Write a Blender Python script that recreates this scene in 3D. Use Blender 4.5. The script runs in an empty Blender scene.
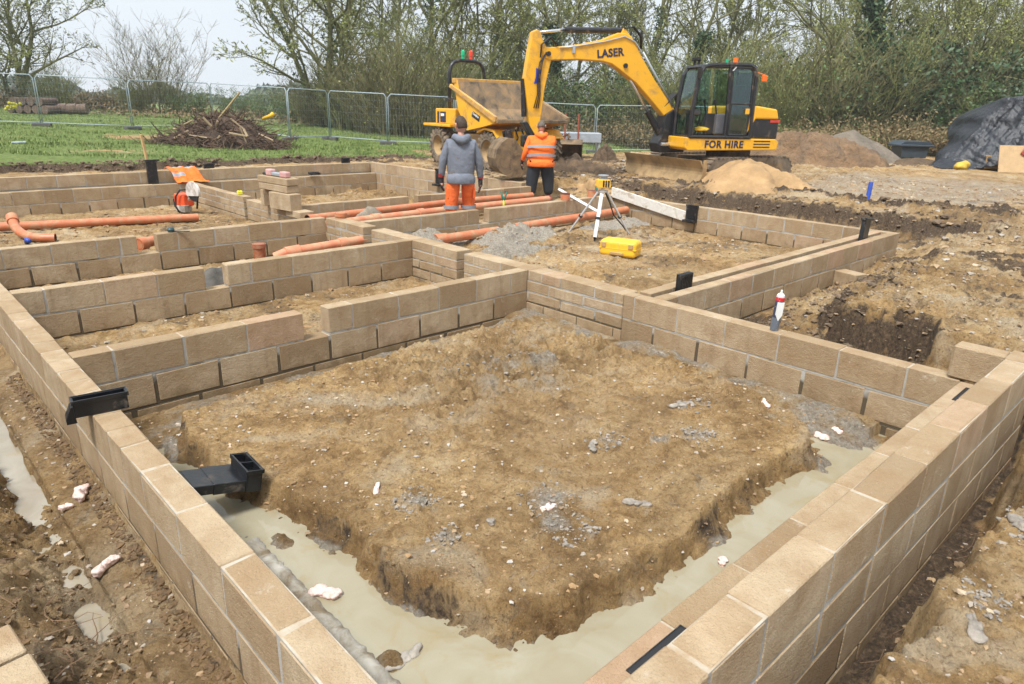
import bpy, math, random
import numpy as np
from mathutils import Vector, Matrix, Euler
SC = bpy.context.scene
COL = SC.collection
rad = math.radians

# ------------------------------------------------------------------ objects
def tag(o, label=None, cat=None, group=None, kind=None):
    if label: o['label'] = label
    if cat: o['category'] = cat
    if group: o['group'] = group
    if kind: o['kind'] = kind
    return o

def thing(name, label, cat, loc=(0, 0, 0), rz=0.0, group=None, rot=None):
    o = bpy.data.objects.new(name, None)
    COL.objects.link(o)
    o.empty_display_size = 0.2
    o.location = loc
    o.rotation_euler = rot if rot else (0, 0, rz)
    return tag(o, label, cat, group)

def copy_tree(o, parent=None):
    c = o.copy(); COL.objects.link(c)
    if parent: c.parent = parent
    for ch in [x for x in bpy.data.objects if x.parent == o]:
        copy_tree(ch, c)
    return c

class MB:
    def __init__(s): s.v = []; s.f = []; s.t = []; s.m = []
    def add(s, vs, fs, tint=0.5, m=0, M=None):
        n = len(s.v)
        if M is not None: vs = [tuple(M @ Vector(v)) for v in vs]
        s.v.extend(vs)
        for f in fs:
            s.f.append(tuple(i + n for i in f)); s.t.append(tint); s.m.append(m)
        return s
    def box(s, x0, x1, y0, y1, z0, z1, b=0.0, tint=0.5, m=0, M=None, j=0.0, rng=None):
        if b <= 0:
            vs = [(x0,y0,z0),(x1,y0,z0),(x1,y1,z0),(x0,y1,z0),(x0,y0,z1),(x1,y0,z1),(x1,y1,z1),(x0,y1,z1)]
            fs = [(0,3,2,1),(4,5,6,7),(0,1,5,4),(1,2,6,5),(2,3,7,6),(3,0,4,7)]
            return s.add(vs, fs, tint, m, M)
        vs = []; idx = {}
        for sx in (0, 1):
            for sy in (0, 1):
                for sz in (0, 1):
                    X = (x0, x1)[sx]; Y = (y0, y1)[sy]; Z = (z0, z1)[sz]
                    dx = b if sx == 0 else -b; dy = b if sy == 0 else -b; dz = b if sz == 0 else -b
                    if j and rng:
                        q = rng.uniform(0.4, 1.8); dx *= q; dy *= q; dz *= q
                    for a, p in ((0, (X, Y+dy, Z+dz)), (1, (X+dx, Y, Z+dz)), (2, (X+dx, Y+dy, Z))):
                        idx[(sx, sy, sz, a)] = len(vs); vs.append(p)
        I = idx; fs = []
        for sx in (0, 1):
            q = [I[(sx,0,0,0)], I[(sx,1,0,0)], I[(sx,1,1,0)], I[(sx,0,1,0)]]; fs.append(q if sx else q[::-1])
        for sy in (0, 1):
            q = [I[(0,sy,0,1)], I[(1,sy,0,1)], I[(1,sy,1,1)], I[(0,sy,1,1)]]; fs.append(q[::-1] if sy else q)
        for sz in (0, 1):
            q = [I[(0,0,sz,2)], I[(1,0,sz,2)], I[(1,1,sz,2)], I[(0,1,sz,2)]]; fs.append(q if sz else q[::-1])
        for sx in (0, 1):
            for sy in (0, 1):
                q = [I[(sx,sy,0,0)], I[(sx,sy,0,1)], I[(sx,sy,1,1)], I[(sx,sy,1,0)]]
                fs.append(q if (sx ^ sy) == 0 else q[::-1])
        for sx in (0, 1):
            for sz in (0, 1):
                q = [I[(sx,0,sz,0)], I[(sx,1,sz,0)], I[(sx,1,sz,2)], I[(sx,0,sz,2)]]
                fs.append(q if (sx ^ sz) == 0 else q[::-1])
        for sy in (0, 1):
            for sz in (0, 1):
                q = [I[(0,sy,sz,2)], I[(1,sy,sz,2)], I[(1,sy,sz,1)], I[(0,sy,sz,1)]]
                fs.append(q if (sy ^ sz) == 0 else q[::-1])
        for sx in (0, 1):
            for sy in (0, 1):
                for sz in (0, 1):
                    q = [I[(sx,sy,sz,0)], I[(sx,sy,sz,1)], I[(sx,sy,sz,2)]]
                    fs.append(q if (sx ^ sy ^ sz) else q[::-1])
        return s.add(vs, fs, tint, m, M)
    def tube(s, pts, r, n=8, caps=True, tint=0.5, m=0, M=None):
        pts = [Vector(p) for p in pts]
        if not hasattr(r, '__len__'): r = [r] * len(pts)
        vs = []; fs = []
        up = None
        for i, p in enumerate(pts):
            d = (pts[min(i+1, len(pts)-1)] - pts[max(i-1, 0)])
            if d.length < 1e-9: d = Vector((0, 0, 1))
            d.normalize()
            if up is None:
                up = Vector((0, 0, 1)) if abs(d.z) < 0.9 else Vector((1, 0, 0))
            a = d.cross(up)
            if a.length < 1e-4: a = d.cross(Vector((0.3, 1, 0.2)))
            a.normalize(); b = a.cross(d).normalized(); up = b
            for k in range(n):
                t = 2*math.pi*k/n
                q = p + (a*math.cos(t) + b*math.sin(t)) * r[i]
                vs.append((q.x, q.y, q.z))
        for i in range(len(pts)-1):
            for k in range(n):
                k2 = (k+1) % n
                fs.append((i*n+k, (i+1)*n+k, (i+1)*n+k2, i*n+k2))
        if caps:
            fs.append(tuple(range(n))); fs.append(tuple(reversed(range((len(pts)-1)*n, len(pts)*n))))
        return s.add(vs, fs, tint, m, M)
    def prism(s, poly, a0, a1, axis='y', tint=0.5, m=0, M=None):
        # poly in the other two axes (x,z) for 'y'; (x,y) for 'z'; (y,z) for 'x'
        n = len(poly)
        def P(u, w, a):
            return (u, a, w) if axis == 'y' else ((u, w, a) if axis == 'z' else (a, u, w))
        vs = [P(u, w, a0) for u, w in poly] + [P(u, w, a1) for u, w in poly]
        ar = sum(poly[i][0]*poly[(i+1) % n][1] - poly[(i+1) % n][0]*poly[i][1] for i in range(n))
        fs = [tuple(range(n)), tuple(reversed(range(n, 2*n)))] + [(i, i+n, (i+1) % n+n, (i+1) % n) for i in range(n)]
        flip = (ar > 0) if axis in ('z', 'x') else (ar < 0)
        if flip: fs = [tuple(reversed(f)) for f in fs]
        return s.add(vs, fs, tint, m, M)
    def lathe(s, prof, n=24, M=None, tint=0.5, m=0):
        vs = []; fs = []
        for r, z in prof:
            for k in range(n):
                t = 2*math.pi*k/n; vs.append((r*math.cos(t), r*math.sin(t), z))
        for i in range(len(prof)-1):
            for k in range(n):
                k2 = (k+1) % n
                fs.append((i*n+k, i*n+k2, (i+1)*n+k2, (i+1)*n+k))
        return s.add(vs, fs, tint, m, M)
    def build(s, name, mats, parent=None, smooth=False, bevel=0.0, seg=2, auto=None):
        me = bpy.data.meshes.new(name)
        me.from_pydata(s.v, [], s.f)
        if not isinstance(mats, (list, tuple)): mats = [mats]
        for m in mats: me.materials.append(m)
        if len(mats) > 1: me.polygons.foreach_set('material_index', s.m)
        a = me.attributes.new('tint', 'FLOAT', 'FACE'); a.data.foreach_set('value', s.t)
        if smooth: me.polygons.foreach_set('use_smooth', [True]*len(s.f))
        me.update()
        o = bpy.data.objects.new(name, me); COL.objects.link(o)
        if parent: o.parent = parent
        if bevel:
            md = o.modifiers.new('bev', 'BEVEL'); md.width = bevel; md.segments = seg
            md.limit_method = 'ANGLE'; md.angle_limit = rad(35)
        if auto:
            smooth_by_angle(me, auto)
        return o

def smooth_by_angle(me, deg):
    me.polygons.foreach_set('use_smooth', [True]*len(me.polygons))
    try: me.set_sharp_from_angle(angle=rad(deg))
    except Exception: pass

# ------------------------------------------------------------------ numpy noise
_T = [np.random.RandomState(k).rand(256, 256)*2-1 for k in range(24)]
def vn(x, y, k=0):
    T = _T[k % 24]
    xi = np.floor(x); yi = np.floor(y); fx = x-xi; fy = y-yi
    xi = xi.astype(np.int64) & 255; yi = yi.astype(np.int64) & 255
    x1 = (xi+1) & 255; y1 = (yi+1) & 255
    u = fx*fx*fx*(fx*(fx*6-15)+10); v = fy*fy*fy*(fy*(fy*6-15)+10)
    return (T[xi, yi]*(1-u)+T[x1, yi]*u)*(1-v) + (T[xi, y1]*(1-u)+T[x1, y1]*u)*v
def fbm(x, y, f, o=4, k=0, g=0.5):
    r = 0; a = 1; t = 0
    for i in range(o):
        c, s_ = math.cos(0.6*i+k), math.sin(0.6*i+k)
        r = r + a*vn((x*c-y*s_)*f+17.3*i, (x*s_+y*c)*f+5.1*i, k+i); t += a; a *= g; f *= 2.03
    return r/t
def billow(x, y, f, o=3, k=0):
    r = 0; a = 1; t = 0
    for i in range(o):
        c, s_ = math.cos(0.7*i+k), math.sin(0.7*i+k)
        r = r + a*np.abs(vn((x*c-y*s_)*f+7.3*i, (x*s_+y*c)*f+3.1*i, k+i)); t += a; a *= 0.5; f *= 2.1
    return r/t
def sst(a, b, x):
    t = np.clip((x-a)/(b-a), 0, 1); return t*t*(3-2*t)

# ------------------------------------------------------------------ materials
def nt(name):
    m = bpy.data.materials.new(name); m.use_nodes = True
    t = m.node_tree; t.nodes.clear()
    out = t.nodes.new('ShaderNodeOutputMaterial'); b = t.nodes.new('ShaderNodeBsdfPrincipled')
    t.links.new(b.outputs[0], out.inputs[0])
    return m, t, b
def N(t, typ, **kw):
    n = t.nodes.new(typ)
    for k, v in kw.items():
        if k.startswith('i_'): n.inputs[k[2:].replace('_', ' ')].default_value = v
        elif isinstance(k, str): setattr(n, k, v)
    return n
def noise(t, vec, scale, detail=4, rough=0.55, dist=0.0):
    n = t.nodes.new('ShaderNodeTexNoise'); n.inputs['Scale'].default_value = scale
    n.inputs['Detail'].default_value = detail; n.inputs['Roughness'].default_value = rough
    n.inputs['Distortion'].default_value = dist
    t.links.new(vec, n.inputs['Vector']); return n.outputs['Fac']
def ramp(t, fac, stops, interp='LINEAR'):
    n = t.nodes.new('ShaderNodeValToRGB'); n.color_ramp.interpolation = interp
    e = n.color_ramp.elements
    while len(e) > 1: e.remove(e[-1])
    e[0].position = stops[0][0]; e[0].color = (*c3(stops[0][1]), 1)
    for p, c in stops[1:]:
        q = e.new(p); q.color = (*c3(c), 1)
    t.links.new(fac, n.inputs[0]); return n.outputs[0]
def c3(c): return (c, c, c) if not hasattr(c, '__len__') else tuple(c[:3])
def mixc(t, fac, a, b, mode='MIX'):
    n = t.nodes.new('ShaderNodeMix'); n.data_type = 'RGBA'; n.blend_type = mode
    for s, v in ((n.inputs[0], fac), (n.inputs[6], a), (n.inputs[7], b)):
        if isinstance(v, (int, float)): s.default_value = v
        elif isinstance(v, tuple): s.default_value = (*v, 1)
        else: t.links.new(v, s)
    return n.outputs[2]
def mth(t, op, a, b=None, clamp=False):
    n = t.nodes.new('ShaderNodeMath'); n.operation = op; n.use_clamp = clamp
    for i, v in enumerate((a, b)):
        if v is None: continue
        if isinstance(v, (int, float)): n.inputs[i].default_value = v
        else: t.links.new(v, n.inputs[i])
    return n.outputs[0]
def bump(t, b, h, strength=0.3, dist=0.01, prev=None):
    n = t.nodes.new('ShaderNodeBump'); n.inputs['Strength'].default_value = strength
    n.inputs['Distance'].default_value = dist
    t.links.new(h, n.inputs['Height'])
    if prev is not None: t.links.new(prev, n.inputs['Normal'])
    if b is not None: t.links.new(n.outputs[0], b.inputs['Normal'])
    return n.outputs[0]

def simple(name, col, rough=0.6, metal=0.0, var=0.15, vscale=6.0, bmp=0.0, bscale=60, bdist=0.01, dirt=0.0, dirtcol=(0.22, 0.15, 0.08), dscale=5, spec=0.5, coat=0.0):
    m, t, b = nt(name)
    tc = N(t, 'ShaderNodeTexCoord'); v = tc.outputs['Object']
    n1 = noise(t, v, vscale, 5, 0.6)
    lo = tuple(x*(1-var) for x in col); hi = tuple(min(1, x*(1+var)) for x in col)
    c = ramp(t, n1, [(0.3, lo), (0.7, hi)])
    if dirt > 0:
        n2 = noise(t, v, dscale, 8, 0.65, 0.6)
        d = ramp(t, n2, [(max(0.02, 0.62-dirt*0.5), 0.0), (min(0.98, 0.80-dirt*0.4), 1.0)])
        c = mixc(t, d, c, dirtcol)
        r = mth(t, 'ADD', mth(t, 'MULTIPLY', d, 0.9-rough), rough)
        t.links.new(r, b.inputs['Roughness'])
    else: b.inputs['Roughness'].default_value = rough
    t.links.new(c, b.inputs['Base Color'])
    b.inputs['Metallic'].default_value = metal
    b.inputs['Specular IOR Level'].default_value = spec
    b.inputs['Coat Weight'].default_value = coat
    if bmp > 0:
        bump(t, b, noise(t, v, bscale, 6, 0.65), bmp, bdist)
    return m

M = {}
# concrete blocks ----------------------------------------------------
def block_mat():
    m, t, b = nt('sandy_concrete_block')
    geo = N(t, 'ShaderNodeNewGeometry'); P = geo.outputs['Position']
    at = N(t, 'ShaderNodeAttribute', attribute_name='tint'); tf = at.outputs['Fac']
    sep = N(t, 'ShaderNodeSeparateXYZ'); t.links.new(P, sep.inputs[0])
    base = ramp(t, tf, [(0.0, (0.28, 0.20, 0.118)), (0.25, (0.36, 0.262, 0.157)), (0.5, (0.405, 0.303, 0.190)), (0.78, (0.45, 0.348, 0.228)), (1.0, (0.43, 0.290, 0.186))])
    cl = noise(t, P, 5.5, 6, 0.62, 0.4)
    c = mixc(t, ramp(t, cl, [(0.38, 0.0), (0.72, 0.75)]), base, (0.29, 0.185, 0.095))
    c2 = noise(t, P, 2.3, 5, 0.6, 0.8)
    c = mixc(t, ramp(t, c2, [(0.52, 0.0), (0.75, 0.45)]), c, (0.58, 0.45, 0.30))
    # aggregate speckle
    sp = noise(t, P, 150, 3, 0.75)
    c = mixc(t, ramp(t, sp, [(0.31, 0.6), (0.41, 0.0)]), c, (0.20, 0.125, 0.07))
    sp2 = noise(t, P, 95, 4, 0.75)
    c = mixc(t, ramp(t, sp2, [(0.60, 0.0), (0.72, 0.45)]), c, (0.62, 0.52, 0.40))
    # mud stains : chips and dark marks on tops
    st = noise(t, P, 22, 5, 0.7, 1.0)
    c = mixc(t, ramp(t, st, [(0.66, 0.0), (0.74, 0.7)]), c, (0.19, 0.12, 0.065))
    # mud splash near the ground, broken shape
    spl = noise(t, P, 7, 6, 0.7, 0.5)
    zz = mth(t, 'ADD', mth(t, 'MULTIPLY', mth(t, 'ADD', sep.outputs['Z'], 0.40), -7.0), mth(t, 'MULTIPLY', mth(t, 'SUBTRACT', spl, 0.5), 3.2))
    sm = mth(t, 'ADD', zz, 0.2, True)
    c = mixc(t, mth(t, 'MULTIPLY', sm, 0.75), c, (0.17, 0.115, 0.06))
    # streaks running down the faces
    mp = N(t, 'ShaderNodeMapping'); mp.inputs['Scale'].default_value = (16, 16, 1.3); t.links.new(P, mp.inputs[0])
    stk = noise(t, mp.outputs[0], 1.0, 4, 0.6, 0.3)
    nz = N(t, 'ShaderNodeSeparateXYZ'); t.links.new(geo.outputs['Normal'], nz.inputs[0])
    side = mth(t, 'SUBTRACT', 1.0, mth(t, 'ABSOLUTE', nz.outputs['Z']), True)
    c = mixc(t, mth(t, 'MULTIPLY', side, ramp(t, stk, [(0.52, 0.0), (0.70, 0.32)])), c, (0.22, 0.145, 0.08))
    # light mortar/lime smears
    ls = noise(t, P, 3.1, 6, 0.75, 1.6)
    ls2 = noise(t, P, 30, 3, 0.6, 0.5)
    lm = mth(t, 'MULTIPLY', ramp(t, ls, [(0.60, 0.0), (0.70, 1.0)]), ramp(t, ls2, [(0.45, 0.0), (0.6, 0.55)]))
    c = mixc(t, lm, c, (0.62, 0.55, 0.45))
    t.links.new(c, b.inputs['Base Color'])
    b.inputs['Roughness'].default_value = 0.93; b.inputs['Specular IOR Level'].default_value = 0.2
    h = mth(t, 'ADD', mth(t, 'MULTIPLY', noise(t, P, 120, 3, 0.75), 0.8), noise(t, P, 38, 5, 0.65))
    bump(t, b, h, 0.95, 0.009)
    return m
M['block'] = block_mat()
def mortar_mat():
    m, t, b = nt('grey_mortar')
    P = N(t, 'ShaderNodeNewGeometry').outputs['Position']
    n1 = noise(t, P, 6, 5, 0.65)
    c = ramp(t, n1, [(0.30, (0.20, 0.165, 0.12)), (0.42, (0.33, 0.305, 0.265)), (0.7, (0.43, 0.41, 0.37))])
    sz_ = N(t, 'ShaderNodeSeparateXYZ'); t.links.new(P, sz_.inputs[0])
    dd = mth(t, 'ADD', mth(t, 'MULTIPLY', mth(t, 'ADD', sz_.outputs['Z'], 0.245), -25.0), mth(t, 'MULTIPLY', mth(t, 'SUBTRACT', noise(t, P, 3.5, 3, 0.6), 0.52), 9.0), True)
    c = mixc(t, dd, c, (0.085, 0.062, 0.035))
    nz = N(t, 'ShaderNodeSeparateXYZ'); t.links.new(N(t, 'ShaderNodeNewGeometry').outputs['Normal'], nz.inputs[0])
    c = mixc(t, mth(t, 'GREATER_THAN', nz.outputs['Z'], 0.5), c, ramp(t, noise(t, P, 9, 4, 0.6), [(0.4, (0.36, 0.265, 0.165)), (0.62, (0.44, 0.395, 0.32))]))
    t.links.new(c, b.inputs['Base Color']); b.inputs['Roughness'].default_value = 0.95
    bump(t, b, noise(t, P, 90, 4, 0.7), 0.7, 0.006)
    return m
M['mortar'] = mortar_mat()

# ------------------------------------------------------------------ camera
r_ = Vector((0.72767434, -0.68551973, 0.02351093)); u_ = Vector((0.20593428, 0.25103604, 0.94581815)); f_ = Vector((0.65427909, 0.68340589, -0.3238445))
cam = bpy.data.cameras.new('camera'); co = bpy.data.objects.new('camera', cam); COL.objects.link(co)
mm = Matrix((( r_.x, u_.x, -f_.x, -0.69788), (r_.y, u_.y, -f_.y, -0.65081), (r_.z, u_.z, -f_.z, 1.58845), (0, 0, 0, 1)))
co.matrix_world = mm
cam.sensor_width = 36; cam.lens = 693.96/1024*36; cam.clip_start = 0.05; cam.clip_end = 3000
cam.dof.use_dof = True; cam.dof.focus_distance = 4.2; cam.dof.aperture_fstop = 6.3
SC.camera = co

# ------------------------------------------------------------------ light
SUN_EL, SUN_AZ = 60, 197    # direction the sun stands in, degrees ccw from +x
w = bpy.data.worlds.new('World'); SC.world = w; w.use_nodes = True
t = w.node_tree; t.nodes.clear()
wo = t.nodes.new('ShaderNodeOutputWorld'); bg = t.nodes.new('ShaderNodeBackground')
sky = t.nodes.new('ShaderNodeTexSky'); sky.sky_type = 'NISHITA'; sky.sun_disc = False
sky.sun_elevation = rad(SUN_EL); sky.sun_rotation = rad(90-SUN_AZ); sky.dust_density = 4; sky.air_density = 1.0; sky.altitude = 50
tc = t.nodes.new('ShaderNodeTexCoord')
hs = t.nodes.new('ShaderNodeHueSaturation'); hs.inputs['Saturation'].default_value = 0.30
t.links.new(sky.outputs[0], hs.inputs['Color'])
cn = noise(t, tc.outputs['Generated'], 1.6, 5, 0.6, 0.3)
cloud = ramp(t, cn, [(0.25, (5.3, 5.9, 6.5)), (0.75, (6.4, 6.75, 7.1))])
sz = t.nodes.new('ShaderNodeSeparateXYZ'); t.links.new(tc.outputs['Generated'], sz.inputs[0])
zen = mth(t, 'ADD', mth(t, 'MULTIPLY', mth(t, 'MAXIMUM', mth(t, 'SUBTRACT', sz.outputs['Z'], 0.12), 0.0), 0.75), 1.48)
vm = t.nodes.new('ShaderNodeVectorMath'); vm.operation = 'SCALE'
t.links.new(cloud, vm.inputs[0]); t.links.new(zen, vm.inputs['Scale'])
mx = mixc(t, 0.86, hs.outputs[0], vm.outputs[0])
t.links.new(mx, bg.inputs['Color']); bg.inputs['Strength'].default_value = 0.074
t.links.new(bg.outputs[0], wo.inputs[0])
sl = bpy.data.lights.new('sun', 'SUN'); sl.energy = 3.3; sl.angle = rad(14); sl.color = (1.0, 0.985, 0.96)
so = bpy.data.objects.new('sun', sl); COL.objects.link(so)
sd = Vector((math.cos(rad(SUN_EL))*math.cos(rad(SUN_AZ)), math.cos(rad(SUN_EL))*math.sin(rad(SUN_AZ)), math.sin(rad(SUN_EL))))
so.rotation_euler = sd.to_track_quat('Z', 'Y').to_euler(); so.location = (0, 0, 30)
SC.view_settings.view_transform = 'Standard'; SC.view_settings.look = 'None'
SC.view_settings.exposure = 0.58; SC.view_settings.gamma = 1.0
# ================================================================== TERRAIN
def inpoly(X, Y, poly):
    ins = np.zeros(X.shape, bool); n = len(poly); j = n-1
    for i in range(n):
        xi, yi = poly[i]; xj, yj = poly[j]
        c = ((yi > Y) != (yj > Y)) & (X < (xj-xi)*(Y-yi)/(yj-yi+1e-12)+xi)
        ins ^= c; j = i
    return ins
def polydist(X, Y, poly):
    d = np.full(X.shape, 1e9); n = len(poly)
    for i in range(n):
        ax, ay = poly[i]; bx, by = poly[(i+1) % n]
        dx, dy = bx-ax, by-ay; L = dx*dx+dy*dy
        tt = np.clip(((X-ax)*dx+(Y-ay)*dy)/L, 0, 1)
        d = np.minimum(d, np.hypot(X-ax-tt*dx, Y-ay-tt*dy))
    return np.where(inpoly(X, Y, poly), -d, d)
MOUND = [(0.61, 3.78), (1.03, 3.86), (1.75, 3.88), (2.97, 3.97), (3.72, 3.92), (3.86, 3.5), (3.85, 2.9), (3.93, 2.0), (3.86, 1.4), (3.66, 1.02), (3.35, 0.87), (3.0, 0.93), (2.5, 0.90), (2.04, 0.86), (1.62, 0.86), (1.24, 0.92), (1.03, 1.0), (0.90, 1.11), (0.82, 1.32), (0.77, 1.52), (0.73, 1.80), (0.76, 2.07), (0.69, 2.40), (0.61, 2.72), (0.51, 2.96), (0.50, 3.43)]
SPOTS = [(1.67, 1.52, .16, 1), (1.13, 1.95, .13, 1), (1.05, 1.60, .09, 1), (3.45, 3.7, .22, .6), (2.45, 1.76, .12, .8), (2.93, 1.42, .12, 1), (1.52, 1.33, .10, 1), (1.60, 1.15, .10, .8), (1.55, 2.46, .12, .7), (1.17, 2.85, .14, .6), (2.70, 1.55, .10, .9), (3.35, 1.7, .14, .7)]
RIM = [(30, 3.2), (12.4, 2.45), (11.2, 2.2), (8.4, 1.75), (6.9, 1.62), (6.2, 1.72), (5.72, 1.55), (5.60, 1.0), (5.40, 0.45), (4.9, 0.05), (4.3, -0.16), (3.0, -0.24), (2.0, -0.24), (1.2, -0.25), (0.2, -0.34), (-0.6, -0.6), (-0.9, -8), (60, -8)]
def heightfield(X, Y):
    n1 = fbm(X, Y, 0.8, 4, 1); n2 = fbm(X, Y, 4.0, 4, 3); n3 = billow(X, Y, 9.0, 3, 5); n4 = billow(X, Y, 26.0, 2, 9); n5 = fbm(X, Y, 55, 2, 12)
    wig = fbm(X, Y, 3.0, 4, 11)*0.10 + fbm(X, Y, 14, 2, 2)*0.03
    # natural ground
    far = sst(11, 20, Y)
    nat = far*(0.027*np.clip(Y-17, -3, 32) - 0.0123*X*np.clip(1-(X-25)/60, 0, 1)) + 0.0*X
    nat = nat + 0.17*np.exp(-np.clip(Y-17.5, 0, 99)/6)*sst(17.0, 17.3, Y)*(1-sst(11.5, 13.5, X))
    D = X*0.6915+Y*0.7223
    nat = nat*(1-sst(48, 90, D)) + 0.1*sst(48, 90, D)
    nat = nat + 0.05*n1*(1-sst(40, 60, D)) + 0.02*n2
    # excavated / stripped ground round the building
    inb = ((X > 0) & (X < 4.33) & (Y > 0) & (Y < 14.05)) | ((X > 4.2) & (X < 10.12) & (Y > 2.68) & (Y < 14.05))
    z = nat.copy()
    # stripped strip behind the far wall up to the turf edge
    edge = 17.45 + wig*2.2 + 0.25*fbm(X, Y, 1.1, 3, 7) - 0.05*np.clip(X-9, 0, 5)
    strip = (1-sst(-0.16, 0.10, Y-edge))*sst(-1, 0.0, 13.2-X+0.6*n1*2)
    z = np.where((strip > 0) & (Y > 13.9), (1-strip)*z + strip*(-0.05+0.04*n2), z)
    # machine yard : churned
    yard = sst(10.0, 11.4, X)*(1-sst(17.0, 19.0, Y))
    ruts = np.sin((X*0.35+Y*0.94)*5.2+2*n1)*0.018 + 0.09*(n3-0.25) + 0.05*n2
    z = z + yard*ruts*(1-0.75*sst(12.6, 14.5, X)*(1-sst(5.5, 7.5, Y)))*(1-sst(24, 30, X))
    # ledge beside the far right wall, then topsoil bank
    bx = 12.0 + wig*2.0 + 0.25*fbm(X, Y, 1.3, 3, 13) + 1.2*sst(7.0, 9.0, Y)*0
    ledge = sst(9.8, 10.2, X)*(1-sst(-0.22, 0.15, X-bx))*(1-sst(8.2, 9.4, Y))
    z = z*(1-ledge) + ledge*(-0.38+0.05*n2+0.08*(n3-0.25))
    # second small ridge of dark soil
    rid = np.exp(-((X-(13.0+0.25*n1*3))/0.22)**2)*(Y > 2.0)*(Y < 8.2)
    z = z + 0.07*rid*(0.5+n3*2)
    # south side excavation
    rd = polydist(X, Y, RIM) + wig*np.where(X > 4.4, 2.4, 1.2) + 0.06*fbm(X, Y, 6, 3, 4)
    south = (Y < 3.2) & (~inb) | ((Y <= 2.7) & (X > 4.3))
    south = south & (X > 0.0)
    k = sst(0.02, 0.42, rd)      # 0 on bank, 1 in the hole
    kk = np.where(X < 4.4, sst(-0.03, 0.08, rd), sst(-0.05, 0.16, rd))
    hole = -0.50 + 0.05*n2 + 0.05*(n3-0.25)
    bank = -0.02 + 0.045*n1 + 0.035*n2 + 0.05*(n3-0.25)*(1+sst(4.8, 6, X)) + 0.012*(n4-0.3) - 0.02
    bank = bank + 0.05*sst(5, 7, X)*np.exp(-((Y-1.2)/0.5)**2)
    zz = bank*(1-kk) + hole*kk
    # broad slope for the part beyond the near wall
    slope = np.clip((rd)/0.95, 0, 1)
    z2 = bank*(1-slope**0.7) + (-0.46+0.05*n2+0.07*(n3-0.25))*slope**0.7
    mxx = sst(5.7, 6.3, X); zz = z2*mxx + zz*(1-mxx)
    z = np.where(south & ((X < 10.3) | (Y < 2.9)), zz*(1-sst(11, 13, X))+z*sst(11, 13, X), z)
    # west side: footing strip then heaps of dug soil
    lx = -X
    west = (X <= 0.0) & (Y > -0.6)
    foot = -0.515 + 0.012*n2 + 0.022*(n3-0.2)*sst(0.0, 1.0, n1+0.6) + 0.035*np.exp(-((lx-0.02)/0.045)**2)*(0.6+0.9*n2)
    groove = -0.03*np.exp(-((lx-0.215-0.004*n1)/0.007)**2)
    soil = -0.56 + 0.42*sst(0.24, 0.85, lx+0.10*n1+0.05*n2) + 0.11*(n3-0.18) + 0.045*(n4-0.3) + 0.035*n2
    pud = np.exp(-(((lx-0.31)/0.075)**2+((Y-4.35)/0.7)**2))+0.9*np.exp(-(((lx-0.305)/0.045)**2+((Y-2.33)/0.10)**2))+0.8*np.exp(-(((lx-0.25)/0.05)**2+((Y-2.62)/0.06)**2))
    soil = soil - 0.20*np.clip(pud*1.4, 0, 1) - 0.12*sst(0.5, 0.6, lx)*(Y < 2.2)
    wz = np.where(lx < 0.24+0.03*n2, np.maximum(foot+groove, soil-0.07), soil)
    z = np.where(west, np.where(Y < 14.2, wz, z), z)
    # rooms
    room = -0.455 + 0.022*n1 + 0.03*n2 + 0.045*(n3-0.22)
    room = room + 0.03*np.exp(-((X-5.8)/1.1)**2)*n2
    # mud against the wall feet
    nearcell = (X > 0.1) & (X < 4.25) & (Y > 0.3) & (Y < 4.3)
    md = polydist(X, Y, MOUND) + wig*0.22 + 0.022*fbm(X, Y, 7, 3, 6)
    hump = 0.012*np.exp(-(((X-2.9)/0.8)**2+((Y-3.1)/0.7)**2))
    foots = 0
    rr = np.random.RandomState(5)
    for i in range(46):
        px, py = rr.uniform(1.7, 3.9), rr.uniform(2.0, 3.9)
        a = rr.uniform(0, 3.1); s1, s2 = rr.uniform(0.09, 0.15), rr.uniform(0.04, 0.07)
        ca, sa = math.cos(a), math.sin(a)
        q = (((X-px)*ca+(Y-py)*sa)/s1)**2+((-(X-px)*sa+(Y-py)*ca)/s2)**2
        foots = foots - 0.030*np.exp(-q*q) + 0.022*np.exp(-((np.sqrt(q)-1.25)/0.3)**2)
    back = np.clip(1.6*np.exp(-(((X-2.75)/0.95)**2+((Y-3.15)/0.62)**2)) + 0.7*np.exp(-((X-3.75)/0.16)**2)*(Y > 1.3), 0, 1.3)
    I_md = md
    top = -0.380 + 0.022*np.exp(-((I_md+0.03)/0.05)**2)*(0.4+n2) + 0.020*n1 + 0.009*n2 + 0.030*n2*back + 0.115*(n3-0.30)*back + 0.012*(n3-0.22)*(0.3+0.4*sst(0.1, 0.5, fbm(X, Y, 0.9, 3, 15)+0.3)) + (0.012+0.020*back)*(n4-0.3) + 0.004*n5 + hump + foots*(0.25+0.9*np.clip(back, 0, 1))
    top = top - 0.018*np.exp(-((np.abs(fbm(X, Y, 1.7, 3, 19)))/0.02)**2)
    tr = -0.545 + 0.016*n2 + 0.02*(n3-0.22) + 0.05*sst(0.3, 0.7, fbm(X, Y, 2.2, 3, 8))
    # trench bed: shallow mud along the left wall north part and back wall, a haunch by the left wall
    tr = tr + 0.010*sst(2.30, 2.9, Y) - 0.02*sst(2.7, 3.0, Y)*(1-sst(3.4, 3.8, Y))*(1-sst(1.2, 2.2, X)*0.0)
    led = sst(0.385, 0.400, X)*(1-sst(0.455, 0.468, X+0.006*n2))*sst(0.85, 1.0, Y)*(1-sst(2.25, 2.4, Y+0.1*n1))
    tr = tr - 0.02*np.exp(-((X-0.375)/0.01)**2)*(Y < 2.6)
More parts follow.
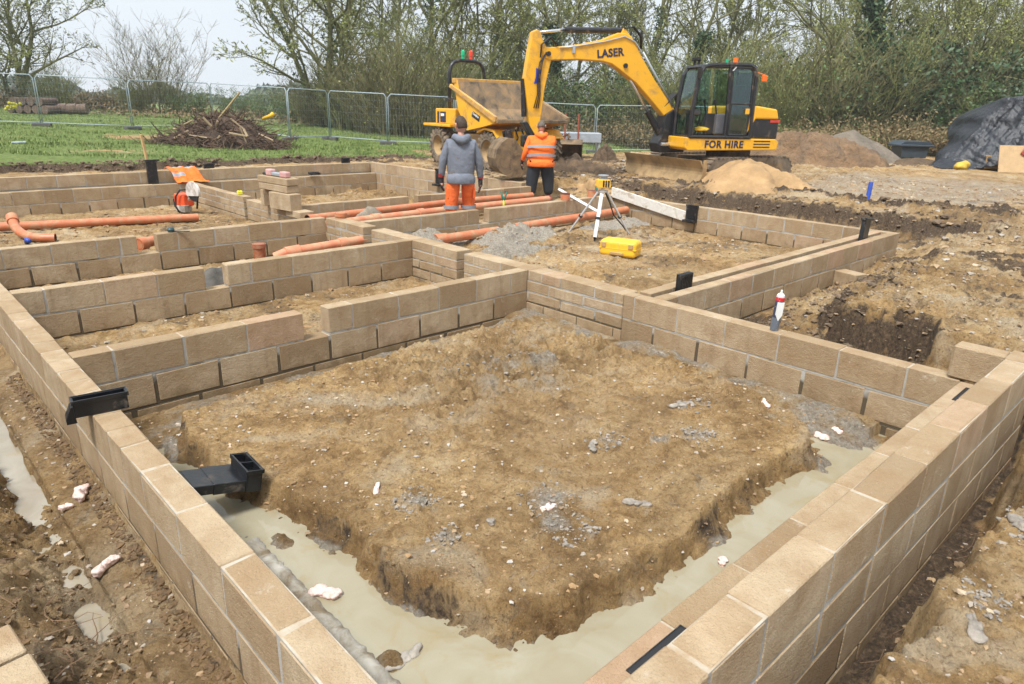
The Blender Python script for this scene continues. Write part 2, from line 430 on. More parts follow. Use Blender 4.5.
    tr = tr + 0.045*np.exp(-(((X-0.55)/0.05)**2+((Y-2.28)/0.09)**2)) + 0.03*sst(0.10, 0.45, fbm(X, Y, 5.0, 3, 22))*sst(0.055, 0.02, md)
    tr = tr + 0.06*np.exp(-(((X-0.50)/0.05)**2+((Y-1.25)/0.07)**2))*(0.5+n3)
    tr = tr + ((0.050-0.030*sst(2.4, 2.8, Y)*(X < 1.5))*np.clip(1-md/0.13, 0, 1)**1.3)*(0.15+1.5*np.clip(billow(X, Y, 8, 3, 7)*1.6-0.1, 0, 1)+0.5*n2)
    tr = tr + 0.115*sst(3.65, 4.0, X)*sst(0.95, 1.5, Y) + 0.10*np.exp(-(((X-4.05)/0.2)**2+((Y-1.0)/0.25)**2))
    md = md + 0.055*(billow(X, Y, 5, 3, 18)-.2) + 0.010*fbm(X, Y, 16, 2, 20)
    lip = np.clip((md+0.004)/0.030, 0, 1)**0.8
    under = 0.02*np.sin(20*X+9*Y)*lip
    cell = top*(1-lip) + tr*lip
    cell = cell + sum(0.014*w_*np.exp(-(((X-a_)/r_0)**2+((Y-b_)/r_0)**2))*(0.4+2.2*(n4-0.2)) for a_, b_, r_0, w_ in SPOTS)
    # channel at back right, filled mud along far walls
    cell = np.where(Y > 3.7, np.maximum(cell, -0.505+0.012*n2+0.02*(n3-0.2)), cell)
    cell = np.where((X > 4.02) & (Y > 0.75), np.maximum(cell, -0.435+0.02*n2+0.03*(n3-.2)), cell)
    zin = np.where(nearcell, cell, room)
    # grey concrete haunch over the pipe in the right room
    def ridge(x0, y0, x1, y1, wdt, hh):
        dx, dy = x1-x0, y1-y0; L = math.hypot(dx, dy)
        tt = np.clip(((X-x0)*dx+(Y-y0)*dy)/L/L, 0, 1)
        d = np.hypot(X-x0-tt*dx, Y-y0-tt*dy)
        return hh*np.clip(1-(d/wdt)**1.5, 0, 1)
    right = (X > 4.4) & (X < 9.9) & (Y > 2.9) & (Y < 7.7)
    con = ridge(4.75, 7.35, 5.6, 7.55, 0.42, 0.20) + ridge(6.45, 7.25, 7.3, 7.35, 0.55, 0.20)*1.0 + ridge(5.3, 6.15, 6.2, 6.55, 0.42, 0.14)+ ridge(8.7, 7.15, 9.6, 7.0, 0.4, 0.12)
    con = con*(1+0.5*n2) + 0.05*np.exp(-(((X-6.6)/0.5)**2+((Y-6.4)/0.3)**2))*(n3*2)
    heaps = 0.07*sst(0.15, 0.6, fbm(X, Y, 1.6, 3, 17))*(n3*2)
    zin = np.where(right, zin+con+heaps, zin)
    r2 = (X > 4.4) & (X < 9.8) & (Y > 7.85) & (Y < 9.6)
    zin = np.where(r2, zin+0.02+0.14*np.exp(-(((X-5.5)/0.35)**2+((Y-8.95)/0.2)**2))*(0.7+n3*2), zin)
    r3 = (X > 4.4) & (X < 9.9) & (Y > 9.75)
    zin = np.where(r3, zin+0.05+heaps, zin)
    zin = np.where((X < 4.2) & (Y > 4.4) & (Y < 6.2), zin+0.015*n2, zin)
    zin = np.where((X < 4.2) & (Y > 8.5), zin+0.05, zin)
    zin = np.where((X > 9.6) & (Y > 7.85) & (Y < 10.2), -0.34+0.03*n2, zin)
    z = np.where(inb, zin, z) + 0.0015*n5 + 0.010*(n4-0.3)
    gap = (X >= 9.8) & (X < 11.4) & (Y > 8.0) & (Y < 10.1)
    z = np.where(gap, -0.33+0.25*sst(10.1, 11.4, X)+0.04*n2, z)
    info = dict(n1=n1, n2=n2, n3=n3, n4=n4, inb=inb, md=md, nearcell=nearcell, con=np.where(right, con, 0), strip=strip, edge=edge, bx=bx, ledge=ledge, rid=rid, rd=rd, south=south, west=west, yard=yard, lip=lip, D=D, lx=lx)
    return z, info

def hz(x, y):
    z, _ = heightfield(np.array([[float(x)]]), np.array([[float(y)]]))
    return float(z[0, 0])

def seg(a, b, st): return list(np.arange(a, b-1e-6, st))
def geo(a, b, n): return list(np.geomspace(1, b-a+1, n)+a-1)
xs = [-x for x in reversed(geo(1.3, 400, 16)[1:])] + seg(-1.3, 4.4, 0.0145) + seg(4.4, 10.3, 0.029) + seg(10.3, 16, 0.06) + seg(16, 36, 0.17) + geo(36, 900, 34)
ys = [-y for y in reversed(geo(0.9, 300, 14)[1:])] + seg(-0.9, 4.4, 0.0145) + seg(4.4, 9, 0.027) + seg(9, 19, 0.05) + seg(19, 45, 0.2) + geo(45, 900, 34)
xs = np.array(xs); ys = np.array(ys)
GX, GY = np.meshgrid(xs, ys, indexing='ij')
GZ, I = heightfield(GX, GY)
nx, ny = GX.shape
def hz(x, y):
    i = min(max(int(np.searchsorted(xs, x))-1, 0), nx-2); j = min(max(int(np.searchsorted(ys, y))-1, 0), ny-2)
    fx = (x-xs[i])/(xs[i+1]-xs[i]); fy = (y-ys[j])/(ys[j+1]-ys[j])
    return float((GZ[i, j]*(1-fx)+GZ[i+1, j]*fx)*(1-fy)+(GZ[i, j+1]*(1-fx)+GZ[i+1, j+1]*fx)*fy)
me = bpy.data.meshes.new('ground')
nv = nx*ny
me.vertices.add(nv); me.vertices.foreach_set('co', np.stack([GX, GY, GZ], -1).astype(np.float32).ravel())
ii = np.arange(nv).reshape(nx, ny)
q = np.stack([ii[:-1, :-1], ii[1:, :-1], ii[1:, 1:], ii[:-1, 1:]], -1).reshape(-1, 4)
nf = len(q)
me.loops.add(nf*4); me.loops.foreach_set('vertex_index', q.astype(np.int32).ravel())
me.polygons.add(nf); me.polygons.foreach_set('loop_start', (np.arange(nf)*4).astype(np.int32))
me.polygons.foreach_set('use_smooth', np.ones(nf, bool))
me.update(calc_edges=True)
X, Y = GX, GY
n1, n2, n3, n4 = I['n1'], I['n2'], I['n3'], I['n4']
grass = sst(-0.02, 0.12, Y-I['edge'])*(1-sst(12.6, 14.2, X+0.8*n1-0.35*np.clip(Y-17, 0, 30)))
patch = fbm(X, Y, 0.35, 4, 21)
grass = grass*(1-0.75*sst(0.22, 0.42, patch+0.10*n2)*(1-sst(26, 30, Y)))*(1-0.7*np.exp(-(((X-4.6)/1.6)**2+((Y-20.5)/1.6)**2))*(0.7+n2))
grass = np.maximum(grass, sst(19, 23, Y)*(X > 12)*(1-sst(0.3, 0.5, patch)))
grass = np.maximum(grass, sst(16, 20, Y)*sst(14, 20, X)*(1-sst(0.2, 0.4, patch)))
grass = np.maximum(grass, sst(27, 30, X)*sst(0.2, 0.7, fbm(X, Y, 0.5, 3, 2)+0.4)*0.8)
dark = np.zeros_like(X)
dark = np.maximum(dark, np.exp(-((Y-I['edge']+0.02)/0.16)**2)*(X < 14)*(Y > 16))
dark = np.maximum(dark, 0.80*np.exp(-((X-I['bx'])/0.17)**2)*(Y < 9)*(Y > 2.2)*(X > 10.4))
dark = np.maximum(dark, np.clip(I['rid']*0.75, 0, 1))
dark = np.maximum(dark, I['yard']*sst(-0.05, 0.35, fbm(X, Y, 1.1, 4, 14)+0.35*sst(8, 10, Y))*(1-sst(17, 22, X))*sst(7.6, 9.6, Y+0.2*n1)*0.62)
hd = np.exp(-((I['rd']-0.06-0.10*n1)/0.12)**2)*I['south']*(X > 4.5)*(1-0.45*sst(6.0, 6.6, X))*(X < 9.5)
dark = np.maximum(dark, hd*0.85*sst(-0.45, 0.25, n1+0.8*n2))
dark = np.maximum(dark, 0.75*I['south']*(X < 4.6)*sst(0.03, 0.14, I['rd']))
dark = np.maximum(dark, 0.55*I['west']*np.exp(-((I['lx']-0.03)/0.05)**2)*sst(-0.1, 0.3, fbm(X, Y, 2.5, 3, 5)))
greyc = I['nearcell']*sst(0.10, 0.35, fbm(X, Y, 2.0, 4, 6))*(I['md'] < 0)
dark = np.maximum(dark, np.clip(I['nearcell']*np.exp(-(((X-2.75)/0.95)**2+((Y-3.25)/0.55)**2))*sst(-0.2, 0.25, fbm(X, Y, 3.5, 4, 17))*0.48, 0, 1))
foot_dark = I['nearcell']*sst(0.18, 0.4, fbm(X, Y, 1.6, 4, 10))*(I['md'] < 0)*0.25
dark = np.maximum(dark, foot_dark)
dark = np.maximum(dark, 0.66*I['west']*sst(0.30, 0.45, I['lx']+0.06*n2)*(Y < 14)*sst(-0.2, 0.5, n1+0.3))
dark = np.maximum(dark, 0.62*I['south']*sst(0.12, 0.35, fbm(X, Y, 1.3, 4, 12))*(X > 5.2))
grey = np.clip(sst(0.02, 0.06, I['con']), 0, 1)
grey = np.maximum(grey, 0.50*sst(13.2, 14.2, X+0.5*n1)*(1-sst(19, 24, X))*sst(2.2, 3.0, Y+0.2*n1)*(1-sst(6.2, 7.2, Y-0.12*(X-13)))*1.0)
grey = np.maximum(grey, 0.30*I['west']*(I['lx'] < 0.24))
orange = sst(0.0, 0.5, fbm(X, Y, 1.4, 4, 16)+0.1)
orange = np.maximum(orange, 0.9*I['nearcell']*sst(0.0, 0.02, -np.abs(I['md']-0.03)+0.05)); orange = np.maximum(orange, I['nearcell']*(I['md'] < 0)*(0.55+0.4*n1))
orange = np.maximum(orange, np.clip(hd, 0, 1)); orange = np.maximum(orange, (X > 10.2)*(X < 12.2)*(Y > 7.0)*(Y < 10.5)*0.9)
wet = np.zeros_like(X)
face = I['nearcell']*sst(-0.012, 0.004, I['md'])*(1-sst(0.07, 0.11, I['md']))*(X < 3.8)*(Y < 4.0)
dark = np.maximum(dark, face*0.50*sst(-0.5, 0.2, n2))
strip_g = I['nearcell']*sst(0.04, 0.08, I['md'])
grey = np.maximum(grey, strip_g*0.52*(0.8+n2)); dark = np.maximum(dark, strip_g*0.34*(Y > 2.3)*sst(-.3, .2, n1+n2)); grey = np.maximum(grey, I['nearcell']*(X > 0.38)*(X < 0.475)*(Y < 2.4)*0.2); wet = np.maximum(wet, strip_g*0.8*(X > 0.48))
grey = np.maximum(grey, I['nearcell']*np.exp(-(((X-2.9)/0.9)**2+((Y-2.9)/0.7)**2))*0.50*(0.7+n2)); grey = np.maximum(grey, sum(0.62*w_*np.exp(-(((X-a_)/r_0)**2+((Y-b_)/r_0)**2)) for a_, b_, r_0, w_ in SPOTS))
grey = np.maximum(grey, (1-I['nearcell'])*I['inb']*0.30*sst(-0.1, 0.4, n1+0.5*n2))
wet = np.maximum(wet, I['nearcell']*sst(0.55, 0.42, -GZ)*0 + I['nearcell']*np.clip((-GZ-0.44)/0.07, 0, 1))
wet = np.maximum(wet, I['west']*np.clip((-GZ-0.46)/0.05, 0, 1)*0.8)
wet = np.maximum(wet, I['nearcell']*np.exp(-(((X-2.7)/0.9)**2+((Y-3.0)/0.7)**2))*0.7)
wet = np.maximum(wet, I['yard']*0.45*(1-sst(20, 24, X)))
dark = np.maximum(dark, I['south']*(X > 4.6)*0.45*sst(-0.05, 0.3, fbm(X, Y, 3.0, 4, 9)))
dark = np.maximum(dark, I['inb']*(~I['nearcell'])*0.46*sst(0.05, 0.3, fbm(X, Y, 2.2, 4, 13)))
def fattr(nm, arr4):
    a = me.color_attributes.new(nm, 'FLOAT_COLOR', 'POINT')
    a.data.foreach_set('color', np.stack(arr4, -1).astype(np.float32).ravel())
one = np.ones_like(X)
fattr('zone_a', [grass, dark, grey, one]); fattr('zone_b', [orange, wet, 0*one, one])

def ground_mat():
    m, t, b = nt('site_mud')
    P = N(t, 'ShaderNodeNewGeometry').outputs['Position']
    A = N(t, 'ShaderNodeSeparateColor'); t.links.new(N(t, 'ShaderNodeAttribute', attribute_name='zone_a').outputs['Color'], A.inputs[0])
    B = N(t, 'ShaderNodeSeparateColor'); t.links.new(N(t, 'ShaderNodeAttribute', attribute_name='zone_b').outputs['Color'], B.inputs[0])
    n_a = noise(t, P, 2.2, 6, 0.62, 0.6); n_b = noise(t, P, 9, 7, 0.68, 0.5); n_c = noise(t, P, 42, 5, 0.7, 0.3); n_d = noise(t, P, 170, 3, 0.7)
    clay = ramp(t, n_a, [(0.30, (0.135, 0.074, 0.026)), (0.46, (0.345, 0.22, 0.095)), (0.70, (0.50, 0.365, 0.20))])
    clay2 = ramp(t, n_b, [(0.34, (0.085, 0.046, 0.017)), (0.46, (0.335, 0.212, 0.090)), (0.68, (0.54, 0.41, 0.235))])
    c = mixc(t, 0.5, clay, clay2)
    c = mixc(t, mth(t, 'MULTIPLY', B.outputs[0], 0.62), c, ramp(t, n_b, [(0.35, (0.24, 0.128, 0.038)), (0.62, (0.55, 0.355, 0.15))]))
    far_c = noise(t, P, 0.55, 4, 0.6, 1.0)
    c = mixc(t, ramp(t, far_c, [(0.42, 0.45), (0.52, 0.0)]), c, mixc(t, 1.0, c, (0.66, 0.60, 0.54), 'MULTIPLY'))
    # broad stained / dried patches
    pb = noise(t, P, 0.9, 5, 0.6, 1.3)
    c = mixc(t, ramp(t, pb, [(0.40, 0.62), (0.49, 0.0)]), c, mixc(t, 1.0, c, (0.62, 0.58, 0.52), 'MULTIPLY'))
    c = mixc(t, ramp(t, pb, [(0.54, 0.0), (0.66, 0.55)]), c, (0.50, 0.42, 0.30))
    # greyer clods
    g = noise(t, P, 4.3, 6, 0.7, 1.1)
    c = mixc(t, ramp(t, g, [(0.58, 0.0), (0.68, 0.55)]), c, ramp(t, n_c, [(0.35, (0.17, 0.14, 0.10)), (0.65, (0.37, 0.32, 0.24))]))
    # fine dark crumbs and pale grit
    c = mixc(t, ramp(t, n_c, [(0.36, 0.60), (0.47, 0.0)]), c, (0.13, 0.078, 0.035))
    c = mixc(t, ramp(t, n_d, [(0.60, 0.0), (0.72, 0.55)]), c, (0.58, 0.47, 0.31))
    c = mixc(t, ramp(t, n_d, [(0.27, 0.5), (0.38, 0.0)]), c, (0.12, 0.075, 0.04))
    n_f = noise(t, P, 65, 7, 0.78, 1.2)
    c = mixc(t, ramp(t, n_f, [(0.33, 0.70), (0.42, 0.0)]), c, (0.11, 0.062, 0.024))
    c = mixc(t, ramp(t, n_f, [(0.58, 0.0), (0.70, 0.45)]), c, (0.60, 0.48, 0.30))
    # dark topsoil
    dk = ramp(t, n_c, [(0.35, (0.040, 0.027, 0.016)), (0.55, (0.105, 0.070, 0.042)), (0.72, (0.22, 0.15, 0.088))])
    dm = mth(t, 'ADD', A.outputs[1], mth(t, 'MULTIPLY', mth(t, 'SUBTRACT', n_b, 0.5), 1.3))
    c = mixc(t, ramp(t, dm, [(0.38, 0.0), (0.62, 1.0)]), c, dk)
    # grey concrete / gravel
    gk = ramp(t, n_c, [(0.3, (0.17, 0.145, 0.115)), (0.5, (0.30, 0.265, 0.215)), (0.7, (0.46, 0.42, 0.36))])
    gm = mth(t, 'ADD', A.outputs[2], mth(t, 'MULTIPLY', mth(t, 'SUBTRACT', n_b, 0.5), 0.9))
    c = mixc(t, ramp(t, gm, [(0.35, 0.0), (0.65, 0.92)]), c, gk)
    # grass
    gr = ramp(t, n_b, [(0.3, (0.06, 0.085, 0.020)), (0.5, (0.115, 0.165, 0.035)), (0.7, (0.20, 0.235, 0.07))])
    gr = mixc(t, ramp(t, n_a, [(0.45, 0.0), (0.75, 0.5)]), gr, (0.21, 0.22, 0.075))
    gmk = mth(t, 'ADD', A.outputs[0], mth(t, 'MULTIPLY', mth(t, 'SUBTRACT', n_c, 0.5), 1.0))
    c = mixc(t, ramp(t, gmk, [(0.42, 0.0), (0.58, 1.0)]), c, gr)
    # wet darkening of saturated clay
    wv = mth(t, 'MULTIPLY', B.outputs[1], ramp(t, n_b, [(0.35, 1.0), (0.65, 0.4)]))
    c = mixc(t, mth(t, 'MULTIPLY', wv, 0.45), c, mixc(t, 1.0, c, (0.55, 0.52, 0.45), 'MULTIPLY'))
    t.links.new(c, b.inputs['Base Color'])
    rg = mth(t, 'SUBTRACT', 0.93, mth(t, 'MULTIPLY', wv, 0.50))
    t.links.new(rg, b.inputs['Roughness']); b.inputs['Specular IOR Level'].default_value = 0.3
    n_e = noise(t, P, 80, 7, 0.78, 0.8)
    h1 = bump(t, None, n_b, 0.35, 0.05)
    h2 = bump(t, None, n_c, 0.8, 0.028, h1)
    bump(t, b, n_e, 1.0, 0.014, h2)
    return m
M['ground'] = ground_mat()
me.materials.append(M['ground'])
g = bpy.data.objects.new('ground', me); COL.objects.link(g); tag(g, kind='structure')

# milky water in the trench -----------------------------------------
def water_mat(name, c1, c2):
    m, t, b = nt(name)
    P = N(t, 'ShaderNodeNewGeometry').outputs['Position']
    n = noise(t, P, 2.6, 5, 0.6, 1.2)
    cc = ramp(t, n, [(0.35, c1), (0.65, c2)])
    n2_ = noise(t, P, 4.5, 5, 0.65, 0.8)
    cc = mixc(t, ramp(t, n2_, [(0.55, 0.0), (0.72, 0.65)]), cc, (0.27, 0.20, 0.085))
    n3_ = noise(t, P, 45, 3, 0.7, 0.4)
    cc = mixc(t, ramp(t, n3_, [(0.66, 0.0), (0.74, 0.35)]), cc, (0.24, 0.19, 0.11))
    t.links.new(cc, b.inputs['Base Color'])
    b.inputs['Roughness'].default_value = 0.035; b.inputs['IOR'].default_value = 1.38
    bump(t, b, noise(t, P, 9, 2, 0.5), 0.012, 0.01)
    return m
M['water'] = water_mat('milky_water', (0.28, 0.24, 0.155), (0.32, 0.29, 0.21))
mb = MB(); mb.box(0.10, 4.22, 0.33, 4.27, -0.62, -0.522)
tag(mb.build('trench_water', M['water']), kind='structure')
M['water2'] = water_mat('grey_puddle', (0.25, 0.21, 0.15), (0.33, 0.295, 0.23))
mb = MB(); mb.box(-0.62, -0.23, 1.5, 5.4, -0.62, -0.560)
tag(mb.build('puddle_water', M['water2']), kind='structure')

# ================================================================== WALLS
RW = random.Random(3)
def wall(name, label, ax, a0, a1, b0, b1, ztop=0.0, n=3, joints=None, ph=0.0, gaps=(), flat=False, group=None, low_tint=0.0, rough=1.0):
    H = 0.1125 if flat else 0.225
    if flat: n = n*2
    blk = MB(); mor = MB()
    for i in range(n):
        zt = ztop - i*H
        if joints is not None and i == 0: J = [a0]+[j for j in joints if a0+0.03 < j < a1-0.03]+[a1]
        else:
            p = ph + (0.225 if i % 2 else 0.0) + (0.07 if i > 1 else 0)
            k0 = math.ceil((a0-p)/0.45+0.08); J = [a0]
            k = k0
            while p+k*0.45 < a1-0.03:
                if p+k*0.45 > a0+0.03: J.append(p+k*0.45)
                k += 1
            J.append(a1)
        if i == 0:
            for g0, g1 in gaps: J += [g0, g1]
            J = sorted(set(J))
            # drop joints very near gap ends
            J2 = [J[0]]
            for q_ in J[1:]:
                if q_-J2[-1] > 0.03: J2.append(q_)
                elif any(abs(q_-e) < 1e-6 for gg in gaps for e in gg): J2[-1] = q_
            J = J2
        segs = []
        for s0, s1 in zip(J[:-1], J[1:]):
            mid = (s0+s1)/2
            if i == 0 and any(g0-0.01 < mid < g1+0.01 for g0, g1 in gaps): continue
            gw = 0.0045 if i == 0 or flat else 0.0085; e0 = 0 if s0 == a0 else gw; e1 = 0 if s1 == a1 else gw
            if any(abs(s0-g_[1]) < 1e-6 for g_ in gaps): e0 = 0
            if any(abs(s1-g_[0]) < 1e-6 for g_ in gaps): e1 = 0
            d = RW.uniform(-0.0012, 0.0012)*rough; d2 = RW.uniform(-0.003, 0.002)*rough
            tn = min(1, max(0, RW.gauss(0.52, 0.26) - (0.10 if i else 0)))
            A = (s0+e0, s1-e1); B = (b0+d, b1+d); Z = (zt-H+0.012, zt+d2 if i == 0 else zt)
            if ax == 'x': blk.box(A[0], A[1], B[0], B[1], Z[0], Z[1], RW.choice([.003, .004, .006, .009]), tn, j=1, rng=RW)
            else: blk.box(B[0], B[1], A[0], A[1], Z[0], Z[1], RW.choice([.003, .004, .006, .009]), tn, j=1, rng=RW)
            segs.append((s0, s1))
        # mortar core for this course, merged runs
        runs = []
        for s in segs:
            if runs and abs(runs[-1][1]-s[0]) < 1e-6: runs[-1][1] = s[1]
            else: runs.append(list(s))
        for s0, s1 in runs:
            zb = zt-H-0.001; zc = zt-0.0045
            if ax == 'x': mor.box(s0+0.006, s1-0.006, b0+0.0035, b1-0.0035, zb, zc)
            else: mor.box(b0+0.0035, b1-0.0035, s0+0.006, s1-0.006, zb, zc)
    o = blk.build(name, M['block']); tag(o, label, 'block wall', group, 'thing')
    mor.build('mortar', M['mortar'], o)
    return o
WG = 'concrete block foundation walls'
wall('block_wall', 'long outer block wall up the left edge with a black vent box across its top', 'y', 0.0, 14.04, 0.0, 0.132, joints=[0.21, 0.66, 1.11, 1.56, 2.01, 2.46, 2.755, 2.98, 3.205, 3.43, 3.59, 3.814, 4.03, 4.255, 4.48, 4.711, 4.93, 5.134, 5.37, 5.604]+[5.604+0.45*k for k in range(1, 20)], ph=1.25, n=4, group=WG)
wall('block_wall', 'outer leaf of the near right wall, one course taller than the leaf beside it', 'x', 0.135, 4.33, 0.0, 0.136, ztop=0.229, joints=[0.659, 0.964, 1.414, 1.864, 2.314, 2.764, 3.214, 3.664, 4.114], ph=0.72, n=4, group=WG)
wall('block_wall', 'low inner leaf of the near right wall beside the milky water', 'x', 0.136, 4.185, 0.206, 0.344, joints=[0.52, 0.96, 1.41, 1.87, 2.30, 2.76, 3.21, 3.66], ph=0.5, n=3, group=WG)
wall('block_wall', 'right side wall of the muddy near room, with the spray can on it', 'y', 0.346, 3.02, 4.19, 4.325, joints=[2.901-0.45*k for k in range(7)], ph=2.676-0.45*5-0.225, group=WG)
wall('block_wall', 'thick four-course section of wall behind the muddy mound, laid with blocks on their flat', 'y', 3.024, 5.27, 4.19, 4.405, joints=[3.12, 3.36, 3.80, 4.05, 4.23, 4.66, 5.10], ph=0.12, n=3, flat=True, group=WG)
wall('block_wall', 'front cross wall of the left rooms, nearest the mound, one top block missing', 'x', 0.135, 4.187, 4.25, 4.385, joints=[0.362+0.45*k for k in range(3)]+[1.262+0.45, 2.157, 2.607, 3.057, 3.507, 3.957], gaps=[(1.713, 1.935)], ph=0.362, group=WG)
wall('block_wall', 'second cross wall of the left rooms, dark concrete lump seen through its gap', 'x', 0.135, 4.187, 6.25, 6.385, joints=[0.364, 0.814, 1.264, 2.172, 2.622, 3.072, 3.522, 3.972], gaps=[(1.704, 1.926)], ph=0.364, group=WG)
wall('block_wall', 'third cross wall of the left rooms, terracotta pipe end showing in its gap', 'x', 0.135, 4.20, 8.37, 8.505, joints=[0.377, 0.827, 1.277, 1.53, 2.174, 2.624, 3.074, 3.524, 3.974], gaps=[(1.708, 1.936)], ph=0.377, group=WG)
wall('block_wall', 'short thick wall stub between two gaps beside the upright terracotta pipe collar', 'y', 7.38, 8.366, 4.20, 4.415, joints=[7.80, 8.1], ph=0.1, flat=True, group=WG)
wall('block_wall', 'short thick wall stub crossing behind the second cross wall, left of the grey concrete haunch', 'y', 5.40, 7.17, 4.19, 4.405, joints=[5.85, 6.30, 6.72], ph=0.2, flat=True, group=WG)
wall('block_wall', 'low inner leaf of the far left wall, standing behind the cut-off saw', 'x', 0.135, 4.33, 13.62, 13.755, joints=[0.407+0.45*k for k in range(9)], ph=0.407, group=WG)
wall('block_wall', 'outermost wall at the far side of the site, below the cut edge of the lawn', 'x', 0.135, 8.4, 13.83, 13.965, ztop=0.225, joints=[0.235+0.45*k for k in range(18)], ph=0.235, n=4, group=WG)
wall('block_wall', 'multi-course narrow wall running away behind the stacked blocks, with a yellow tape measure on it', 'y', 11.12, 13.615, 4.18, 4.32, joints=[11.4, 11.85, 12.3, 12.75, 13.2], ph=0.2, flat=True, group=WG)
wall('block_wall', 'lower stepped piece of the narrow wall directly under the loose stacked blocks', 'y', 9.10, 11.0, 4.18, 4.32, ztop=-0.03, joints=[9.55, 10.0, 10.45], ph=0.1, flat=True, group=WG)
wall('block_wall', 'inner face wall of the far back room on the lawn side, below the outermost wall', 'x', 4.34, 8.41, 13.60, 13.735, ztop=0.0, ph=0.31, group=WG)
wall('block_wall', 'far wall coming forward from the back corner, behind the man in the grey hooded top', 'y', 9.80, 13.965, 8.42, 8.555, ztop=0.225, ph=0.15, n=4, group=WG)
wall('block_wall', 'short wall piece beyond the pipe trench, between the two men', 'y', 10.25, 12.2, 9.90, 10.035, ztop=0.0, ph=0.15, group=WG)
wall('block_wall', 'back cross wall behind the pipe trench, gap left of the grey hooded man', 'x', 4.33, 9.60, 9.65, 9.785, gaps=[(6.548, 6.749)], ph=0.29, group=WG)
wall('block_wall', 'cross wall in front of the grey hooded man, gap beside his leg', 'x', 4.42, 9.895, 7.72, 7.855, gaps=[(6.53, 6.735)], ph=0.44, group=WG)
wall('block_wall', 'right end wall below the dark soil bank, a white board leaning along it', 'y', 2.683, 8.05, 9.90, 10.035, joints=[5.219-0.45*k for k in range(6)]+[5.669, 6.119, 6.569, 7.02, 7.47], ph=0.3, group=WG)
wall('block_wall', 'outer leaf of the right double wall, facing the rubble slope', 'x', 4.33, 9.896, 2.678, 2.80, joints=[4.544+0.45*k for k in range(12)], ph=0.1, group=WG)
wall('block_wall', 'inner leaf of the right double wall, on the side of the yellow carry case', 'x', 4.41, 9.896, 2.885, 3.01, ph=0.25, group=WG)
# tall block standing on the corner
mb = MB(); mb.box(4.19, 4.325, 0.14, 0.425, 0.006, 0.222, 0.012, 0.6)
tag(mb.build('corner_block', M['block']), 'upright block standing at the near right wall corner one course above the lower leaf', 'block')

# pale concrete edge of the footing, awash in the trench
mb = MB(); rr_ = random.Random(7); n_ = 60; vs = []
for k in range(n_+1):
    y = 0.80+1.58*k/n_; j = rr_.uniform(-.006, .006)
    for x_, z_ in ((.392, -.60), (.394+j*.5, -.513+j*.5), (.425, -.508+j*.6), (.458+j, -.515+j*.5), (.462+j, -.60)): vs.append((x_, y, z_))
fs = [(k*5+a, k*5+a+1, (k+1)*5+a+1, (k+1)*5+a) for k in range(n_) for a in range(4)]
mb.add(vs, fs); tag(mb.build('concrete_footing', simple('pale_footing', (0.40, 0.37, 0.31), 0.85, var=0.25, vscale=8, bmp=0.6, bscale=40, dirt=0.35, dirtcol=(0.20, 0.15, 0.09), dscale=9), smooth=True), kind='structure')
# ================================================================== SITE OBJECTS
M['clay_pipe'] = simple('terracotta_plastic_pipe', (0.50, 0.155, 0.065), 0.42, var=0.12, vscale=8, dirt=0.30, dirtcol=(0.42, 0.27, 0.15), dscale=7)
M['dusty_pipe'] = simple('dusty_plastic_pipe', (0.60, 0.20, 0.10), 0.55, var=0.15, vscale=6, dirt=0.38, dirtcol=(0.50, 0.31, 0.18), dscale=6)
M['brown_pipe'] = simple('brown_pipe_plastic', (0.30, 0.085, 0.035), 0.45, var=0.12, vscale=8, dirt=0.2, dirtcol=(0.3, 0.2, 0.12), dscale=7)
M['pipe_in'] = simple('pipe_inside', (0.10, 0.03, 0.02), 0.7)
M['black_plastic'] = simple('black_plastic', (0.008, 0.009, 0.011), 0.30, var=0.3, vscale=9, bmp=0.15, bscale=40, dirt=0.12, dirtcol=(0.16, 0.13, 0.10), dscale=14)
M['black'] = simple('dull_black', (0.012, 0.012, 0.013), 0.6)
M['white_pl'] = simple('white_plastic', (0.74, 0.74, 0.72), 0.4, dirt=0.2, dirtcol=(0.4, 0.34, 0.26))
M['alu'] = simple('bare_aluminium', (0.62, 0.62, 0.62), 0.38, metal=0.75, var=0.1, dirt=0.15, dirtcol=(0.4, 0.36, 0.3))
M['foam'] = simple('pinkish_foam', (0.74, 0.56, 0.50), 0.85, var=0.18, vscale=30, bmp=0.9, bscale=70, dirt=0.25, dirtcol=(0.45, 0.28, 0.18), dscale=22)
M['yellow'] = simple('yellow_paint', (0.80, 0.40, 0.012), 0.42, var=0.06, vscale=3, dirt=0.10, dirtcol=(0.36, 0.22, 0.09), dscale=4, coat=0.2)
M['yellow_case'] = simple('yellow_case_plastic', (0.82, 0.46, 0.02), 0.5, var=0.08, dirt=0.22, dirtcol=(0.48, 0.30, 0.12), dscale=16)
M['orange'] = simple('hi_vis_orange', (0.95, 0.17, 0.015), 0.75, var=0.12, vscale=12, bmp=1.0, bscale=8, bdist=0.04)
M['orange_l'] = simple('hi_vis_orange_trouser', (0.98, 0.16, 0.03), 0.75, var=0.18, vscale=9, bmp=1.0, bscale=8, bdist=0.05)
M['reflect'] = simple('reflective_band', (0.27, 0.28, 0.30), 0.45, var=0.1)
M['wood'] = simple('pale_timber', (0.52, 0.34, 0.16), 0.7, var=0.2, vscale=14)
M['blue'] = simple('blue_plastic', (0.03, 0.08, 0.40), 0.45)
M['green'] = simple('green_plastic', (0.02, 0.13, 0.09), 0.5)
M['steel'] = simple('galvanised_steel', (0.42, 0.46, 0.50), 0.45, metal=0.5, var=0.12, vscale=4)
M['red'] = simple('red_paint', (0.55, 0.04, 0.02), 0.5)
